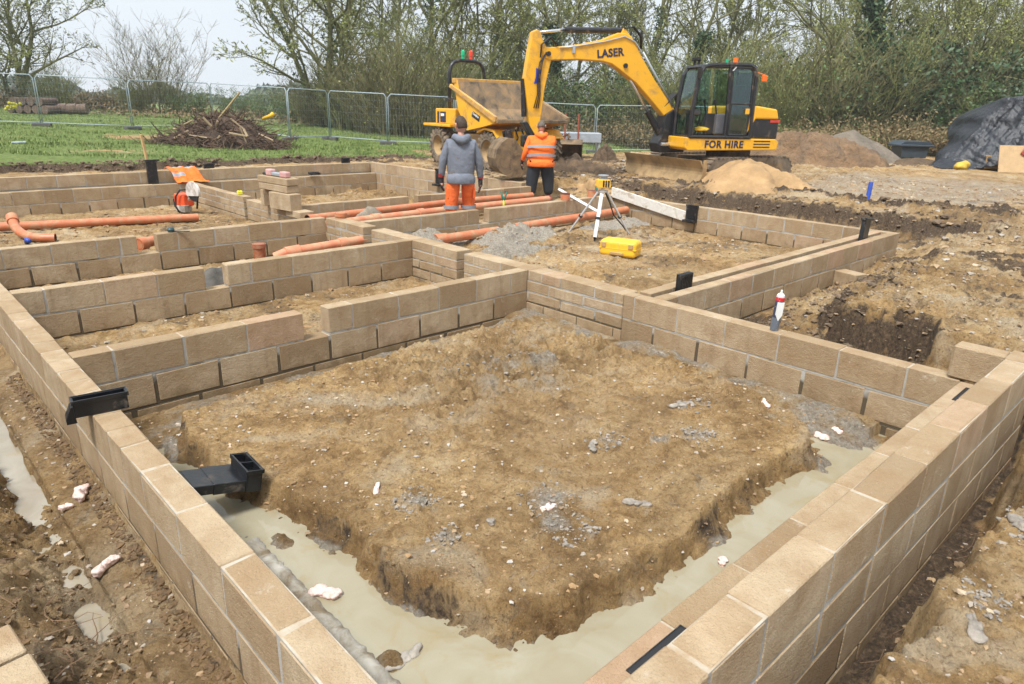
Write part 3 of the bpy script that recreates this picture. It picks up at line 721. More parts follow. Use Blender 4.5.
M['stone'] = simple('grey_stone', (0.36, 0.32, 0.27), 0.9, var=0.35, vscale=9, bmp=0.5, bscale=40)
M['lump'] = simple('grey_concrete_lump', (0.27, 0.235, 0.195), 0.92, var=0.4, vscale=20, bmp=0.9, bscale=60)

def Rz(a): return Matrix.Rotation(a, 4, 'Z')
def TR(p, rz=0, rx=0, ry=0): return Matrix.Translation(p) @ Rz(rz) @ Matrix.Rotation(ry, 4, 'Y') @ Matrix.Rotation(rx, 4, 'X')

def blob(mb, c, s, seed, n=2, amp=0.25, M_=None, tint=0.5):
    """rough rock / lump from a subdivided octahedron"""
    import bmesh
    bm = bmesh.new(); bmesh.ops.create_icosphere(bm, subdivisions=n, radius=1)
    rr = random.Random(seed); ph = [rr.uniform(0, 9) for _ in range(6)]
    vs = []
    for v in bm.verts:
        x, y, z = v.co
        d = 1+amp*(math.sin(3*x+ph[0])*math.sin(2.6*y+ph[1])+0.6*math.sin(5*z+ph[2]+2*x)+0.4*math.sin(8*y+ph[3])*math.sin(7*x+ph[4])) + rr.uniform(-amp, amp)*0.35
        vs.append((c[0]+x*d*s[0], c[1]+y*d*s[1], c[2]+z*d*s[2]))
    fs = [tuple(v.index for v in f.verts) for f in bm.faces]
    bm.free()
    mb.add(vs, fs, tint, M=M_)

# ---- pipes
def pipe(label, pts, r=0.055, mat='clay_pipe', group='terracotta drain pipes', collars=(), n=18, open_ends=(0, 1)):
    mb = MB()
    # hollow tube : outer, inner
    mb.tube(pts, r, n, caps=False)
    o = mb.build('drain_pipe', M[mat], smooth=True); tag(o, label, 'pipe', group)
    P_ = [Vector(p) for p in pts]
    for e in (0, 1):
        inn = MB()
        a, b = (P_[0], P_[1]) if e == 0 else (P_[-1], P_[-2])
        d = (b-a).normalized()
        inn.tube([a, a+d*0.12], [r*0.90, r*0.90], n, caps=False)
        # rim
        inn.tube([a-d*0.001, a+d*0.001], [r, r*0.90], n, caps=False)
        inn.v = []; inn.f = []; inn.t = []; inn.m = []
        inn.tube([a-d*0.001, a+d*0.0005, a+d*0.12, a+d*0.121], [r, r*0.90, r*0.90, 0.001], n, caps=False)
        inn.build('pipe_mouth', M['pipe_in'], o)
    if collars:
        for c0, c1, rr_ in collars:
            cb = MB(); cb.tube([Vector(c0), Vector(c1)], rr_, n, caps=True)
            cb.build('collar', M[mat], o, auto=40)
    return o
pipe('long clean terracotta pipe on the soil of the far left room, before the saw', [(-0.0+0.20, 12.13, -0.30), (3.53, 11.47, -0.33)], 0.062)
# swept bend
bend = [(0.98, 11.62, -0.16), (0.97, 11.52, -0.21), (0.97, 11.37, -0.26), (1.0, 11.2, -0.305), (1.07, 11.04, -0.335), (1.18, 10.93, -0.345), (1.33, 10.86, -0.35)]
bo = pipe('curved terracotta pipe bend with an open mouth, lying before the long pipe at far left', bend, 0.062, collars=[((0.985, 11.68, -0.125), (0.975, 11.57, -0.185), 0.078)])
bs = MB(); bs.tube([(1.0, 10.98, -0.40), (0.99, 10.88, -0.34), (1.01, 10.82, -0.36)], 0.03, 10)
bs2 = bs.build('plastic_cap', M['blue'], smooth=True); tag(bs2, 'small blue plastic cap on the soil under the curved pipe bend', 'pipe cap')
pipe('short terracotta pipe end poking through the gap of the third cross wall', [(1.80, 8.66, -0.155), (2.35, 8.95, -0.14)], 0.062, collars=[((1.80, 8.66, -0.155), (1.90, 8.712, -0.153), 0.078)])
tp = MB(); tp.tube([(2.872, 7.55, -0.40), (2.872, 7.55, -0.20)], 0.085, 20, caps=False)
o = pipe('upright brown-red pipe socket standing behind the second cross wall', [(2.86, 7.60, -0.46), (2.86, 7.60, -0.10)], 0.072, 'brown_pipe', collars=[((2.86, 7.60, -0.15), (2.86, 7.60, -0.10), 0.084)])
pipe('long dusty pipe running behind the second cross wall', [(2.98, 7.45, -0.26), (3.08, 7.40, -0.215), (3.25, 7.38, -0.20), (4.32, 7.44, -0.175)], 0.058, 'dusty_pipe', collars=[((3.10, 7.40, -0.215), (3.28, 7.38, -0.198), 0.074), ((3.85, 7.415, -0.187), (3.97, 7.42, -0.183), 0.072)])
pipe('upright pale terracotta pipe collar standing on the thick wall stub', [(4.36, 8.22, -0.30), (4.36, 8.22, 0.075)], 0.075, 'clay_pipe', collars=[((4.36, 8.22, 0.03), (4.36, 8.22, 0.075), 0.088)])
pipe('dusty front pipe of the two running along the back trench behind the grey hooded man', [(4.18, 8.66, -0.16), (5.0, 8.80, -0.17), (7.1, 9.0, -0.18), (9.6, 9.15, -0.20)], 0.062, 'dusty_pipe', collars=[((5.25, 8.825, -0.171), (5.40, 8.84, -0.172), 0.078), ((6.2, 8.91, -0.175), (6.32, 8.925, -0.176), 0.078)])
pipe('rear pipe of the two running along the back trench, brighter red at its right end', [(4.15, 8.82, -0.07), (5.6, 9.22, -0.12), (7.4, 9.38, -0.12), (9.4, 9.42, -0.14)], 0.058, 'clay_pipe')
pipe('short open branch pipe angled upward beside the grey hooded man', [(7.38, 9.08, -0.13), (7.05, 9.02, -0.02), (6.96, 9.0, 0.02)], 0.066, 'clay_pipe', collars=[((7.02, 9.01, -0.01), (6.93, 8.99, 0.03), 0.08)])
pipe('terracotta pipe bridging two grey concrete haunches behind the tripod', [(6.95, 7.36, -0.272), (8.6, 7.36, -0.245), (9.82, 7.34, -0.22)], 0.068)
pipe('short terracotta pipe coming out of grey concrete at the left of the right room', [(5.35, 7.32, -0.29), (6.55, 7.30, -0.275)], 0.068, collars=[((5.35, 7.32, -0.29), (5.55, 7.318, -0.288), 0.082)])
pipe('left square-topped terracotta coupling standing beside the orange man', [(8.62, 7.80, -0.02+0.02), (8.62, 7.80, 0.10)], 0.085, 'clay_pipe')
pipe('right terracotta coupling standing on the wall beside the pink shoe', [(9.35, 7.80, 0.0), (9.35, 7.80, 0.12)], 0.085, 'clay_pipe')

# ---- concrete haunch heaps over the pipe (grey, smooth)
M['haunch'] = simple('grey_green_concrete', (0.20, 0.175, 0.135), 0.9, var=0.32, vscale=5, bmp=0.7, bscale=45, dirt=0.15, dirtcol=(0.40, 0.30, 0.19), dscale=6)
M['dark_conc'] = simple('dark_wet_concrete', (0.085, 0.075, 0.062), 0.8, var=0.4, vscale=5, bmp=0.7, bscale=40)
def hump_mesh(name, label, cat, cx, cy, lx, ly, h, rz, seed, mat, n=40, zb=None, peak=1.3, rough=0.10, group=None, flat=0.0):
    zb = hz(cx, cy)-0.06 if zb is None else zb
    U_, V_ = np.meshgrid(np.linspace(-1, 1, n), np.linspace(-1, 1, n), indexing='ij')
    R_ = np.sqrt(U_**2+V_**2)
    ang = np.arctan2(V_, U_)
    lim = 1+0.16*np.sin(3*ang+seed)+0.08*np.sin(5*ang+2*seed)
    q = np.clip(1-(R_*1.08/lim)**peak, 0, 1)
    q = np.where(q > 1-flat, 1-flat+(q-1+flat)*0.15, q)
    xx, yy = U_*lx, V_*ly
    z = q*h*(1+0.25*fbm(xx+seed, yy, 2.2/max(lx, 0.3), 3, seed)) + rough*h*(billow(xx+seed*3, yy, 3.5/max(lx, 0.3), 4, seed+2)-0.25)*2*(q > 0.0) - 0.09*(1-q)**4
    ca, sa = math.cos(rz), math.sin(rz)
    vs = [(xx[i, j]*ca-yy[i, j]*sa, xx[i, j]*sa+yy[i, j]*ca, float(z[i, j])) for i in range(n) for j in range(n)]
    fs = [(i*n+j, (i+1)*n+j, (i+1)*n+j+1, i*n+j+1) for i in range(n-1) for j in range(n-1) if max(q[i, j], q[i+1, j], q[i, j+1], q[i+1, j+1]) > 0]
    mb = MB(); mb.add(vs, fs)
    o = mb.build(name, M[mat], smooth=True); o.location = (cx, cy, zb)
    tag(o, label, cat, group)
    return o
HG = 'grey concrete heaps around the pipes'
hump_mesh('concrete_haunch', 'grey concrete haunch at left end of the right room, over the short pipe', 'concrete heap', 4.98, 7.25, 0.50, 0.40, 0.21, 0.1, 2, 'haunch', rough=.25, peak=1.0, zb=-0.50, group=HG)
hump_mesh('concrete_haunch', 'larger grey concrete haunch between the two terracotta pipe lengths', 'concrete heap', 6.85, 7.20, 0.80, 0.50, 0.24, 0.05, 4, 'haunch', group=HG, flat=0.1, rough=.22, peak=1.0, zb=-0.50)
hump_mesh('concrete_haunch', 'long low grey concrete ridge in front, left of the tripod', 'concrete heap', 6.1, 6.35, 0.95, 0.34, 0.13, 0.5, 6, 'haunch', rough=.3, peak=1.0, zb=-0.50, group=HG)
hump_mesh('concrete_haunch', 'grey concrete spread at the right end of the pipe by the leaning board', 'concrete heap', 9.25, 6.95, 0.8, 0.5, 0.11, -0.4, 8, 'haunch', rough=.4, peak=1.0, zb=-0.50, group=HG)
hump_mesh('concrete_haunch', 'dark grey concrete lump seen through the gap of the second cross wall', 'concrete heap', 2.10, 7.0, 0.60, 0.45, 0.30, -0.2, 9, 'dark_conc', group=HG)
hump_mesh('mortar_heap', 'pale lump of mortar behind the second cross wall at left', 'mortar', 1.05, 6.9, 0.28, 0.18, 0.27, 0.2, 3, 'lump', n=20)
hump_mesh('soil_heap', 'small dark mound of soil over the pipes in the back trench', 'soil heap', 5.35, 9.05, 0.55, 0.28, 0.40, 0.15, 5, 'haunch', n=30)

# ---- sand and spoil
M['sand'] = simple('yellow_building_sand', (0.36, 0.225, 0.105), 0.95, var=0.25, vscale=2.5, bmp=0.8, bscale=7, bdist=0.05)
M['spoil'] = simple('tan_spoil', (0.25, 0.15, 0.075), 0.95, var=0.4, vscale=1.2, bmp=1.0, bscale=3.5, bdist=0.30, dirt=0.35, dirtcol=(0.15, 0.10, 0.06), dscale=1.5)
M['spoil_g'] = simple('grey_spoil', (0.19, 0.155, 0.115), 0.95, var=0.3, vscale=1.5, bmp=1.0, bscale=4, bdist=0.2)
M['topsoil'] = simple('brown_topsoil', (0.115, 0.073, 0.04), 0.95, var=0.5, vscale=3, bmp=1.0, bscale=6, bdist=0.12)
hump_mesh('sand_heap', 'heap of smooth orange-yellow building sand beside the excavator track', 'sand heap', 13.50, 6.98, 1.50, 1.45, 0.66, -0.9, 1, 'sand', n=70, zb=-0.05, peak=1.15, rough=0.13, flat=0.12)
hump_mesh('spoil_heap', 'large tan heap of dug clay behind the yellow excavator', 'soil heap', 22.8, 9.7, 2.3, 2.5, 1.22, 0.7, 3, 'spoil', n=80, zb=-0.15, peak=1.7, rough=0.17, flat=0.3)
hump_mesh('spoil_heap', 'greyer tan slope of spoil falling away towards the black bin', 'soil heap', 24.6, 9.3, 2.6, 1.6, 1.1, -0.55, 5, 'spoil_g', n=60, zb=-0.15, peak=1.2, rough=0.06)
hump_mesh('spoil_ridge', 'low ridge of brown topsoil in front of the black bin', 'soil heap', 25.5, 7.5, 3.3, 0.8, 0.26, -0.40, 7, 'topsoil', n=70, zb=-0.12, rough=0.5)
hump_mesh('soil_heap', 'mixed rubble and dark soil heap between the bucket and the excavator blade', 'soil heap', 13.6, 12.2, 2.1, 1.3, 0.34, 0.9, 9, 'topsoil', n=70, zb=-0.12, rough=0.6)
hump_mesh('clay_heap', 'orange clay heap behind the right end wall near the green post', 'soil heap', 11.3, 9.3, 0.9, 0.55, 0.30, 0.9, 10, 'sand', n=50, zb=-0.28, rough=0.5)
hump_mesh('soil_heap', 'small clod heap of soil on the grass left of the excavator blade', 'soil heap', 17.2, 14.0, 0.75, 0.5, 0.48, 0.2, 11, 'topsoil', n=40, zb=-0.18, rough=0.5)
hump_mesh('soil_heap', 'dark clods of turf beside the dumper rear wheel', 'soil heap', 10.6, 16.3, 1.0, 0.5, 0.20, 0.2, 12, 'topsoil', n=40, zb=-0.20, rough=0.9)

# ---- black periscope vents
def vent(label, loc, rz=0, rx=0, ry=0, kind='up', h=0.24):
    t = thing('periscope_vent', label, 'cavity vent', loc, group='black plastic cavity vents', rot=(rx, ry, rz))
    b = M['black_plastic']
    mb = MB()
    if kind == 'lw':          # long open box lying across the wall with a lower duct
        for x0, x1, y0, y1 in ((-.125, .125, -.036, -.030), (-.125, .125, .030, .036), (-.125, -.119, -.030, .030), (.119, .125, -.030, .030)):
            mb.box(x0, x1, y0, y1, 0.0, 0.092, 0.0015)
        mb.box(-.119, .119, -.030, .030, 0.001, 0.02)
        mb.build('box', b, t)
        f = MB(); f.box(-.133, .133, -.042, -.036, 0.074, 0.096, 0.001); f.box(-.133, .133, .036, .042, 0.074, 0.096, 0.001)
        f.box(-.133, -.125, -.036, .036, 0.074, 0.096, 0.001); f.box(.125, .133, -.036, .036, 0.074, 0.096, 0.001)
        f.build('rim', b, t)
        d = MB(); d.prism([(-.119, -.03), (-.165, -.03), (-.165, -.005), (-.135, 0.06), (-.1255, 0.06), (-.1255, -.03)], -.03, .05, 'y')
        d.build('duct', b, t)
    elif kind == 'up':        # ribbed slab standing in the cavity
        mb.box(-.10, .10, -.028, .028, -0.10, h, 0.003)
        mb.build('body', b, t)
        r = MB()
        for k in range(7): r.box(-.085+k*.0255, -.073+k*.0255, -.034, -.028, -0.08, h-0.02, 0.001)
        r.build('rib', b, t)
        s_ = MB()
        for k in range(3): s_.box(-.088+k*.061, -.036+k*.061, -.018, .018, h+.0005, h+.002)
        s_.build('opening', M['black'], t)
    elif kind == 'L':         # upright with a foot flange
        mb.box(-.025, .025, -.105, .105, 0, h, 0.003); mb.build('body', b, t)
        f = MB(); f.box(-.11, -.025, -.11, .11, 0.0, 0.045, 0.003); f.build('foot', b, t)
        r = MB(); r.box(-.034, .034, -.112, .112, h-.03, h+.006, 0.002); r.build('rim', b, t)
    elif kind == 'T':         # leaning, with flanged top
        mb.box(-.09, .09, -.028, .028, -.08, h, 0.003); mb.build('body', b, t)
        r = MB(); r.box(-.11, .15, -.04, .04, h, h+.03, 0.003); r.build('rim', b, t)
    return t
vent('black vent box lying across the left wall top, open side up', (0.052, 3.262, 0.002), rz=rad(-7), kind='lw')
vent('black ribbed vent standing in the cavity near the spray can end', (4.87, 2.842, -0.10), kind='up', h=0.23)
vent('black vent with flanged top tilting at the far corner of the right double wall', (9.12, 2.842, -0.05), ry=rad(6), kind='T', h=0.29)
vent('black L-shaped vent on the right end wall beside the end of the leaning board', (9.86, 5.97, -0.27), kind='L', h=0.29)
vent('black L-shaped vent on the wall left of the grey hooded man', (8.38, 11.15, -0.06), kind='L', h=0.34)
vent('tall black vent standing on the far left inner wall below the timber stake', (3.60, 13.80, 0.0), rz=0, kind='T', h=0.42)
vent('small black vent poking from the inner face of the far back wall', (6.81, 13.58, 0.04), rz=rad(90), rx=0, kind='L', h=0.05)
vent('small black vent top on the far outer wall near the back corner', (7.80, 13.9, 0.20), kind='up', h=0.14)
vent('small black vent behind the orange vest on the far outer wall', (4.75, 14.02, 0.10), kind='up', h=0.22)
for lab_, x0_, x1_ in (('black vent slot set in the top of the near right wall, bottom of the picture', .70, .985), ('black vent slot set in the top of the near right wall by the corner block', 3.80, 4.08)):
    t = thing('periscope_vent', lab_, 'cavity vent', ((x0_+x1_)/2, .262, 0), group='black plastic cavity vents')
    h_ = (x1_-x0_)/2; mb = MB()
    for a_, b_, c_, d_ in ((-h_, h_, -.022, -.019), (-h_, h_, .019, .022), (-h_, -h_+.003, -.019, .019), (h_-.003, h_, -.019, .019)): mb.box(a_, b_, c_, d_, -.12, .005)
    mb.build('body', M['black_plastic'], t); mb = MB(); mb.box(-h_+.003, h_-.003, -.019, .019, -.10, .003); mb.build('opening', M['black'], t)
# telescopic elbow vent
t = thing('telescopic_vent', 'black telescopic floor vent reaching from the left wall to the mound edge', 'cavity vent', (0.140, 2.76, -0.235), rot=(0, rad(12), rad(-3))); t.scale = (1.13, 1, .86)
mb = MB(); mb.prism([(-0.02, -.07), (0.13, -.07), (0.13, -.010), (0.07, 0.0), (-0.02, -.035)], -.112, .112, 'y'); mb.build('duct', M['black_plastic'], t, bevel=0.003)
mb = MB(); mb.box(0.12, 0.22, -.108, .108, -.068, -.006, 0.003); mb.build('duct', M['black_plastic'], t)
mb = MB(); mb.box(0.21, 0.37, -.113, .113, -.072, -.001, 0.003); mb.build('duct', M['black_plastic'], t)
mb = MB()
for x0, x1, y0, y1 in ((.355, .361, -.118, .118), (.423, .429, -.118, .118), (.361, .423, -.118, -.112), (.361, .423, .112, .118), (.361, .423, -.003, .003)):
    mb.box(x0, x1, y0, y1, -.080, 0.06, 0.0015)
mb.box(.361, .423, -.112, .112, -.080, 0.01)
ub = mb.build('upstand', M['black_plastic'], t)
mb = MB(); mb.box(.349, .355, -.124, .124, .038, .064, 0.001); mb.box(.429, .435, -.124, .124, .038, .064, 0.001); mb.box(.355, .429, -.124, -.118, .038, .064, .001); mb.box(.355, .429, .118, .124, .038, .064, .001)
mb.build('rim', M['black_plastic'], ub)

# ---- foam spray can
t = thing('foam_can', 'red, white and dark blue spray can standing on the wall', 'spray can', (4.258, 1.63, 0.001), rot=(0, rad(3), rad(-40))); t.scale = (0.95, 0.95, 1.34)
canm, ct, cb = nt('can_print')
tc_ = N(ct, 'ShaderNodeTexCoord'); sp_ = N(ct, 'ShaderNodeSeparateXYZ'); ct.links.new(tc_.outputs['Object'], sp_.inputs[0])
zc = ramp(ct, sp_.outputs['Z'], [(0.0, (0.16, 0.19, 0.24)), (0.075, (0.16, 0.19, 0.24)), (0.076, (0.05, 0.06, 0.11)), (0.172, (0.05, 0.06, 0.11)), (0.173, (0.62, 0.02, 0.02)), (0.192, (0.62, 0.02, 0.02)), (0.193, (0.6, 0.6, 0.62))], 'CONSTANT')
shl = mth(ct, 'ABSOLUTE', sp_.outputs['Y'])
band = mixc(ct, ramp(ct, mth(ct, 'ADD', shl, mth(ct, 'MULTIPLY', sp_.outputs['Z'], -0.3)), [(0.0, 1.0), (-0.01+0.012, 0.0)], 'LINEAR'), zc, zc)
nn = noise(ct, tc_.outputs['Object'], 90, 2, 0.5)
zc = mixc(ct, ramp(ct, nn, [(0.60, 0.0), (0.66, 0.5)]), zc, (0.35, 0.40, 0.45))
ct.links.new(zc, cb.inputs['Base Color']); cb.inputs['Roughness'].default_value = 0.3; cb.inputs['Metallic'].default_value = 0.2
mb = MB(); mb.lathe([(0.0, 0.0), (0.031, 0.0), (0.0335, 0.004), (0.0335, 0.195), (0.030, 0.206)], 28); mb.build('body', canm, t, auto=40)
mb = MB(); mb.prism([(-0.026, 0.169), (0.026, 0.169), (0.026, 0.095), (0.0, 0.060), (-0.026, 0.095)], -0.0350, -0.018, 'y'); mb.build('label_panel', M['white_pl'], t)
mb = MB(); mb.lathe([(0.030, 0.2062), (0.022, 0.214), (0.013, 0.218), (0.009, 0.220), (0.008, 0.236), (0.0, 0.237)], 20); mb.build('cap', M['white_pl'], t, auto=40)

# ---- loose blocks
def loose_block(label, loc, rz=0, rx=0, ry=0, s=(0.44, 0.215, 0.1), tint=0.55, group='loose concrete blocks'):
    mb = MB(); mb.box(-s[0]/2, s[0]/2, -s[1]/2, s[1]/2, 0, s[2], 0.006, tint)
    o = mb.build('concrete_block', M['block']); o.location = loc; o.rotation_euler = (rx, ry, rz)
    return tag(o, label, 'block', group)
loose_block('half block lying on rubble against the outer face of the right double wall', (7.98, 2.50, -0.44), rz=rad(75), s=(0.30, 0.2, 0.20))
loose_block('topmost flat block of the small stack in the far left room', (4.22, 9.82, 0.345), rz=rad(95), s=(0.85, 0.215, 0.10), tint=0.5)
loose_block('second flat block in the small stack, directly under the topmost one', (4.22, 9.82, 0.238), rz=rad(94), s=(0.83, 0.215, 0.10), tint=0.7)
loose_block('thin block standing on edge at the left of the small stack', (4.22, 10.12, -0.02), rz=rad(92), s=(0.10, 0.30, 0.25), tint=0.6)
loose_block('grey block standing on edge under the flat blocks of the small stack', (4.18, 9.55, -0.02), rz=rad(98), s=(0.55, 0.20, 0.25), tint=0.75)
loose_block('small stepped block right of the stack, upper one', (4.27, 9.28, -0.11), rz=rad(92), s=(0.42, 0.24, 0.10), tint=0.8)
loose_block('small stepped block right of the stack, lowest one', (4.30, 9.08, -0.24), rz=rad(92), s=(0.42, 0.26, 0.10), tint=0.8)
loose_block('pale block at the bottom left corner of the picture, the farther of the two', (-0.80, 1.868, -0.395), rz=rad(6), s=(0.44, 0.19, 0.215), tint=0.8)
loose_block('pale block at the bottom left corner of the picture, the nearer of the two', (-0.775, 1.665, -0.395), rz=rad(6), s=(0.44, 0.19, 0.213), tint=0.65)
loose_block('flat pale block piece in the rubble past the right double wall corner', (10.75, 2.35, -0.36), rz=rad(20), rx=rad(6), s=(0.5, 0.35, 0.1), tint=0.9)
loose_block('second flat pale block piece in the rubble, nearer the wall corner', (9.9, 2.2, -0.40), rz=rad(-15), rx=rad(-8), s=(0.45, 0.3, 0.1), tint=0.85)

# ---- foam lumps
def lump(name, label, cat, loc, s, seed, mat, rz=0, group=None, parts=1):
    mb = MB(); rr = random.Random(seed)
    for k in range(parts):
        f = (k-(parts-1)/2)
        blob(mb, (f*s[0]*1.1, rr.uniform(-.3, .3)*s[1], 0), (s[0]*rr.uniform(.7, 1), s[1]*rr.uniform(.7, 1), s[2]*rr.uniform(.7, 1)), seed+k, 3, 0.22)
    o = mb.build(name, M[mat], smooth=True); o.location = loc; o.rotation_euler = (0, 0, rz)
    if mat == 'foam': o.scale = (1.25, 1.3, 1.2)
    return tag(o, label, cat, group)
FG = 'pinkish lumps of set foam'
lump('foam_lump', 'long pink foam lump lying in the milky water beside the left wall', 'foam lump', (0.50, 1.78, -0.515), (0.045, 0.03, 0.03), 1, 'foam', rad(115), FG, 2)
lump('foam_lump', 'long pinkish foam strip on the muddy footing outside the left wall, nearer one', 'foam lump', (-0.17, 2.60, -0.49), (0.03, 0.02, 0.02), 5, 'foam', rad(30), FG, 3)
lump('foam_lump', 'chunky pinkish foam piece outside the left wall, farther one', 'foam lump', (-0.105, 3.36, -0.48), (0.045, 0.03, 0.03), 9, 'foam', rad(75), FG, 2)
lump('foam_lump', 'small foam crumb beside the groove outside the left wall', 'foam lump', (-0.19, 3.28, -0.49), (0.02, 0.018, 0.016), 12, 'foam', 0, FG, 2)
lump('foam_lump', 'bigger of the pink foam lumps at the right corner of the water', 'foam lump', (3.98, 0.95, -0.50), (0.05, 0.035, 0.03), 14, 'foam', 0.3, FG, 2)
lump('foam_lump', 'smaller pink foam lump at the right corner of the water', 'foam lump', (3.82, 0.98, -0.51), (0.03, 0.025, 0.022), 17, 'foam', 1.2, FG, 2)
lump('foam_lump', 'white foam piece on the mound near its middle front', 'foam lump', (1.60, 1.45, -0.375), (0.028, 0.018, 0.015), 20, 'foam', 0.2, FG, 2)
lump('foam_lump', 'pale foam piece floating near the middle of the right water channel', 'foam lump', (2.07, 0.70, -0.515), (0.024, 0.02, 0.014), 22, 'foam', 0.7, FG, 2)
lump('foam_lump', 'pale foam lump at the right edge of the mound top', 'foam lump', (3.70, 1.35, -0.36), (0.035, 0.02, 0.018), 25, 'foam', 0.7, FG, 2)
lump('foam_lump', 'small foam flake on the left front part of the mound', 'foam lump', (1.05, 2.2, -0.38), (0.035, 0.012, 0.01), 27, 'foam', 0.9, FG, 2)
CG = 'grey concrete lumps on the ground'
for k, (lx_, ly_, lab, s_) in enumerate([
    (0.55, 1.22, 'brown crusted concrete lump in the water near the bottom of the left wall', .06),
    (2.30, 1.75, 'crumbly grey concrete lump on the mound, right of the centre', .05),
    (1.30, 1.55, 'small flat grey lump on the mound, left of the front corner', .04),
    (2.0, 1.18, 'grey crumbly lump near the front right edge of the mound', .05),
    (3.25, 1.75, 'broken grey mortar lumps towards the right edge of the mound', .07),
    (1.75, -0.36, 'big rough grey lump on the right bank, nearest the bottom edge', .05),
    (2.62, -0.33, 'pale grey lump cluster on the edge of the right bank', .06),
    (3.0, -0.42, 'small pale stone behind the lump cluster on the right bank', .03),
    (1.98, 2.72, 'round grey stone in the left middle of the mound', .03),
    (2.25, 2.5, 'small grey stone right of the round stone on the mound', .02)]):
    lump('concrete_lump', lab, 'concrete lump', (lx_, ly_, hz(lx_, ly_)+s_*0.05), (s_*.75, s_*0.55, s_*0.38), 40+k*3, 'lump' if k else 'stone', k*0.7, CG, 1 if s_ < .045 else 3)

# ---- laser level, tripod
t = thing('survey_tripod', 'aluminium survey tripod with a white front leg standing in the right room', 'tripod', (8.12, 6.55, 0.0))
def loc3(p): return (p[0]-8.12, p[1]-6.55, p[2])
mb = MB(); mb.lathe([(0.0, 0.29), (0.075, 0.29), (0.085, 0.30), (0.085, 0.325), (0.03, 0.33), (0.03, 0.36), (0.0, 0.36)], 24); mb.build('head', M['alu'], t, auto=40)
feet = [((7.86, 6.44, -0.42), 'white_pl', 0.034), ((7.80, 6.98, -0.42), 'alu', 0.016), ((8.56, 6.27, -0.42), 'alu', 0.016)]
for k, (ft, mt_, wd) in enumerate(feet):
    f3 = Vector(loc3(ft)); top_ = Vector((f3.x*0.13, f3.y*0.13, 0.30)); mb = MB()
    mid = top_.lerp(f3, 0.55)
    if k == 0: mb.tube([top_, f3.lerp(top_, 0.04)], 0.038, 4); lg = mb.build('leg', M[mt_], t)
    else:
        off = Vector((-f3.y, f3.x, 0)).normalized()*0.022
        mb.tube([top_+off, mid+off], 0.016, 8); mb.tube([top_-off, mid-off], 0.016, 8); mb.tube([mid+(top_-mid)*0.2, f3.lerp(top_, 0.05)], 0.015, 8)
        lg = mb.build('leg', M['alu'], t)
    mb = MB(); mb.tube([f3.lerp(top_, 0.05), f3+Vector((0, 0, -0.03))], [0.03 if k == 0 else 0.018, 0.006], 8); mb.build('foot', M['black_plastic'], lg)
    mb = MB(); mb.tube([mid+(top_-mid)*0.03, mid-(top_-mid)*0.06], 0.034 if k else 0.042, 8); mb.build('clamp', M['black_plastic'], lg)
mb = MB(); mb.tube([(0.05, -0.02, 0.28), (0.14, -0.05, 0.12), (0.20, -0.10, -0.08), (0.36, -0.17, -0.25), (0.40, -0.22, -0.33)], 0.011, 6); mb.build('strap', M['black'], t, smooth=True)
t = thing('laser_level', 'yellow rotating laser level screwed on top of the tripod', 'laser level', (8.12, 6.55, 0.362), rz=rad(-40))
mb = MB(); mb.prism([(-.105, 0), (.105, 0), (.115, .03), (.095, .135), (-.095, .135), (-.115, .03)], -.09, .09, 'y'); mb.build('body', M['yellow_case'], t, bevel=0.012)
mb = MB()
for k in range(3): mb.box(-.02+k*.04, 0.005+k*.04, -.098, -.0905, 0.02, 0.125, 0.003)
mb.build('control_panel', M['black_plastic'], t)
mb = MB(); mb.lathe([(0.06, 0.136), (0.06, 0.15), (0.045, 0.152), (0.045, 0.185), (0.0, 0.186)], 20); mb.build('rotor_window', M['steel'], t, auto=40)
mb = MB(); mb.lathe([(0.0, 0.1865), (0.085, 0.1865), (0.085, 0.20), (0.0, 0.205)], 20); mb.build('lid', M['steel'], t, auto=40)
# ---- case
t = thing('carry_case', 'bright yellow plastic carry case lying on the soil in front of the tripod', 'case', (7.22, 5.42, -0.43), rz=rad(-71))
mb = MB(); mb.box(-.27, .27, -.155, .155, 0.0, 0.235); mb.build('shell', M['yellow_case'], t, bevel=0.055, seg=4)
mb = MB(); mb.box(-.274, .274, -.159, .159, 0.112, 0.122); mb.build('seam', M['yellow'], t, bevel=0.05, seg=4)
CT = simple('tan_latch', (0.42, 0.26, 0.10), 0.6)
for x in (-.2, .2):
    mb = MB(); mb.box(x-.035, x+.035, -.168, -.150, 0.13, 0.20, 0.006); mb.build('latch', CT, t)
mb = MB(); mb.box(-.10, .10, -.172, -.150, 0.03, 0.075, 0.008); mb.build('handle', CT, t)

# ---- long pole, board
mb = MB(); mb.tube([(9.15, 8.45, 0.085), (8.17, 6.61, -0.05)], 0.028, 4)
tag(mb.build('straight_edge', M['white_pl']), 'long white straight edge pole resting across the wall top left of the tripod', 'pole')
mb = MB(); a, b = Vector((9.868, 6.02, -0.20)), Vector((9.868, 7.75, 0.05)); d = (b-a)
mb.add([(9.85, 6.02, -.285), (9.85, 7.75, -0.025), (9.85, 7.75, .155), (9.85, 6.02, -.112), (9.893, 6.02, -.285), (9.893, 7.75, -0.025), (9.893, 7.75, .155), (9.893, 6.02, -.112)], [(0, 3, 2, 1), (4, 5, 6, 7), (0, 1, 5, 4), (2, 3, 7, 6), (1, 2, 6, 5), (3, 0, 4, 7)])
tag(mb.build('board', simple('whitewashed_board', (0.62, 0.59, 0.53), 0.8, var=0.12, dirt=0.25, dirtcol=(0.35, 0.28, 0.2), dscale=6), bevel=0.004), 'long off-white board leaning sloped along the right end wall', 'board')

